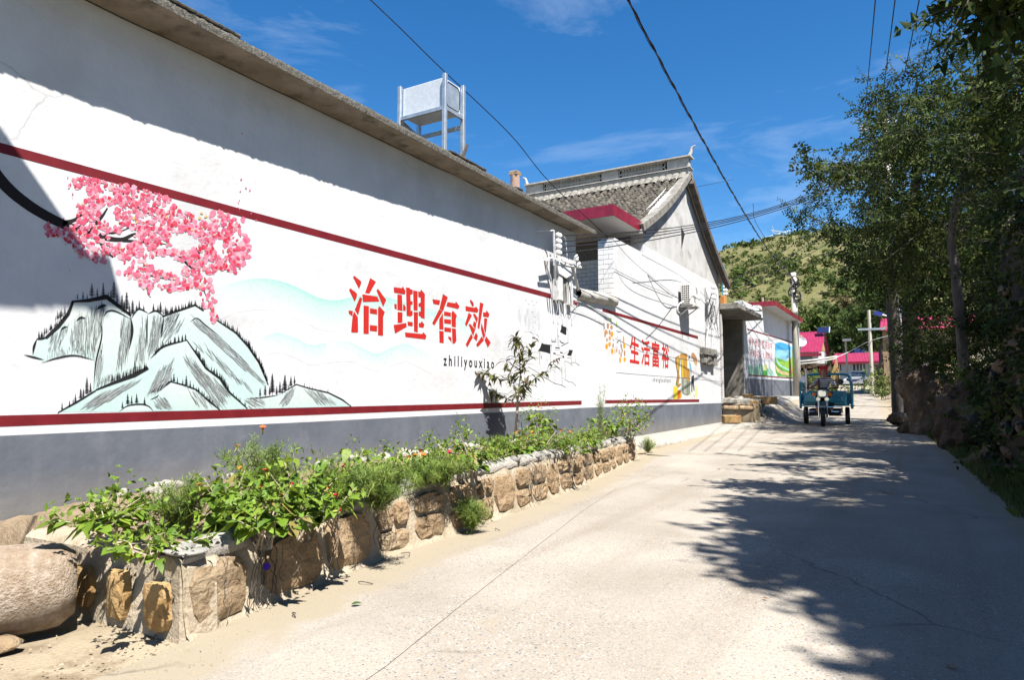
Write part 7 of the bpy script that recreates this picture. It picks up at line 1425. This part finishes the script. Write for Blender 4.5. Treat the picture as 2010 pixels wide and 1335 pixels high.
# trees above and behind the camera's right: only their hanging edge shows, their shade lies on the road
def ball(c, r, n, rr=(.3, .6)):
    return [(V(c)+V((random.gauss(0, .45)*r, random.gauss(0, .45)*r, random.gauss(0, .35)*r)), random.uniform(*rr)) for k in range(n)]
cl = []
SHP = [(1450, 905), (1560, 893), (1800, 880), (2100, 1010), (2250, 1335), (2100, 1500), (1960, 1400), (1880, 1320), (1780, 1230), (1680, 1170), (1560, 1120), (1480, 1110), (1390, 1085), (1440, 1045), (1450, 1000), (1490, 960)]
while len(cl) < 330:                                                # crown over the road's right half
    u, v = random.uniform(1380, 2250), random.uniform(880, 1500)
    if not inside((u, v), SHP): continue
    s = onz(u, v, -1.0)
    if mn.noise((s.x*1.5, s.y*.8, 3)) > .32 and random.random() < .92: continue
    h = random.uniform(6.4, 8.0); cl.append((V((s.x+.38, s.y, -1))+SUN*(h/SUN.z), random.uniform(.25, .5)))
cl +=[(atd(u, v, 5.6), .2) for u, v in ((1890, 5), (1915, 15), (1940, 20), (1965, 12), (1985, 25), (2005, 5), (1950, -10))]
limb_tree('overhanging_tree', 'dark tree whose leaf tips hang into the top right corner', V((2.9, 6, 2.7)), [V((2.9, 6, 2.4)), V((2.8, 6.2, 4)), V((2.7, 6.4, 5.6))], .2, .1, cl, 46, 12, .14, .55, tw=.5)
cl = ball((3.4, 12, 5.5), 1.7, 40)+ball((3.4, 15.5, 5.2), 1.7, 36)+ball((4.6, 9, 6.4), 1.8, 36)
limb_tree('overhanging_tree', 'tall tree rising behind the rubble wall beyond the right edge', V((3.8, 12, 3)), [V((3.8, 12, 2.6)), V((3.8, 12, 4.2)), V((3.7, 12, 5.6))], .2, .1, cl, 40, 12, .12, .5, tw=.6)
cl = []
for k in range(95):
    y = random.uniform(5.8, 14.6); h = random.random()**.8; z = gr(y)+clifftop(y)*h+random.uniform(-.1, .3); cl.append((V((cliffx(y)+.36*h-random.uniform(0, .12), y, z)), random.uniform(.12, .3)))
t = thing('climbing_vine', 'dark creeper covering the rubble wall at the right picture edge', 'creeper', (1.1, 10, -.5)); crown(t, cl, 46, 8, .085, .6, tw=.35, lift=-.3, name='foliage')
# bushes on the bank
for k, (u, v, d, r, n, lab) in enumerate(((1830, 690, 19, .8, 26, 'dark bush between the tree trunks and the brown boulder top'), (1800, 660, 19.5, .6, 18, 'bush growing against the second tree trunk'), (1880, 700, 16, .9, 34, 'broad dark bush above the big brown boulder'), (1925, 640, 14.5, .8, 30, 'dark bush at the foot of the near tree'), (1900, 760, 13.5, .5, 18, 'low bush draped over the top of the layered rock'), (1840, 750, 17.4, .4, 12, 'sunlit sprig of bush on top of the brown boulder'), (1960, 740, 12, .6, 20, 'bush hanging on the dark rubble wall'), (1985, 880, 9, .4, 12, 'dark bush low at the right picture edge'))):
    c = atd(u, v, d); t = thing('bush', lab, 'bush', c-V((0, 0, r)), 'bushes on the right bank'); crown(t, [(c+V((random.gauss(0, .4), random.gauss(0, .3), random.gauss(0, .35)))*r, random.uniform(.25, .5)*r) for q in range(n)], 34, 10, .085, .5, tw=.35, name='foliage')
# trees beyond the pink houses
def far_tree(u, vb, vt, d, lab, tone, sp=1.0, n=46):
    b, tp_ = far(u, vb, d), far(u, vt, d); h = tp_.z-b.z; t = thing('tree', lab, 'tree', b, 'trees below the hill'); m = MB(); m.tube([b-V((0, 0, 3)), b+V((.1, 0, h*.5)), b+V((.1, 0, h*.8))], [h*.035, h*.025, h*.01], 7); m.build('trunk', M['bark'], t)
    cl = [(b+V((random.gauss(0, .26)*h*sp, random.gauss(0, .2)*h, h*random.uniform(.22, .95))), h*random.uniform(.06, .13)) for k in range(n)]
    crown(t, cl, 16/(h*.1), 7, h*.05, .75, tone=tone, tw=h*.09)
DG = [(.04, .066, .018), (.055, .085, .022), (.03, .05, .014)]; MG = [(.07, .1, .025), (.09, .13, .03), (.055, .085, .02)]; BR_ = [(.12, .095, .045), (.08, .095, .03), (.16, .13, .07)]
for a in ((1605, 700, 615, 95, 'mid green tree behind the pink gabled house', MG, .9), (1640, 700, 622, 100, 'rounded green tree above the pink gable end', MG, .9), (1672, 700, 600, 92, 'dark tree above the long pink roof, left one', DG, .8), (1700, 700, 585, 96, 'brown-tinged tree above the middle of the long pink roof', BR_, .8), (1728, 700, 570, 70, 'dark tall tree behind the street lamp', DG, .7), (1755, 690, 540, 60, 'dark tree behind the brown roadside house', DG, .8), (1655, 700, 635, 84, 'dark low tree just over the pink ridge', DG, .9), (1500, 582, 552, 170, 'round scrub tree on the slope above the gateway', MG, 1.2), (1590, 615, 590, 130, 'olive bushy tree on the lower slope left of the terrace', MG, 1.6), (1690, 640, 540, 130, 'dark tree at the foot of the hill behind the elm', DG, 1.2), (1780, 690, 560, 45, 'dark tree filling the gap between the trunks', DG, .8)): far_tree(*a)
for u, v, d, h, lab in ((1600, 745, 47, .8, 'overgrown weeds at the foot of the retaining wall'), (1620, 758, 44, .5, 'green weeds behind the tricycle rail'), (1742, 745, 40, .9, 'pale weed clump at the corner of the brown house'), (1730, 768, 36, .4, 'low grass clump on the shaded kerb')):
    c = far(u, v, d); t = thing('weeds', lab, 'weeds', c-V((0, 0, h)), 'weeds by the far walls'); crown(t, [(c+V((random.gauss(0, .8), random.gauss(0, .3), random.gauss(0, .35)*h)), .3*h) for q in range(14)], 40, 7, .14, .5, tone=[(.1, .14, .03), (.14, .17, .05), (.07, .11, .03)], tw=.4, name='foliage')
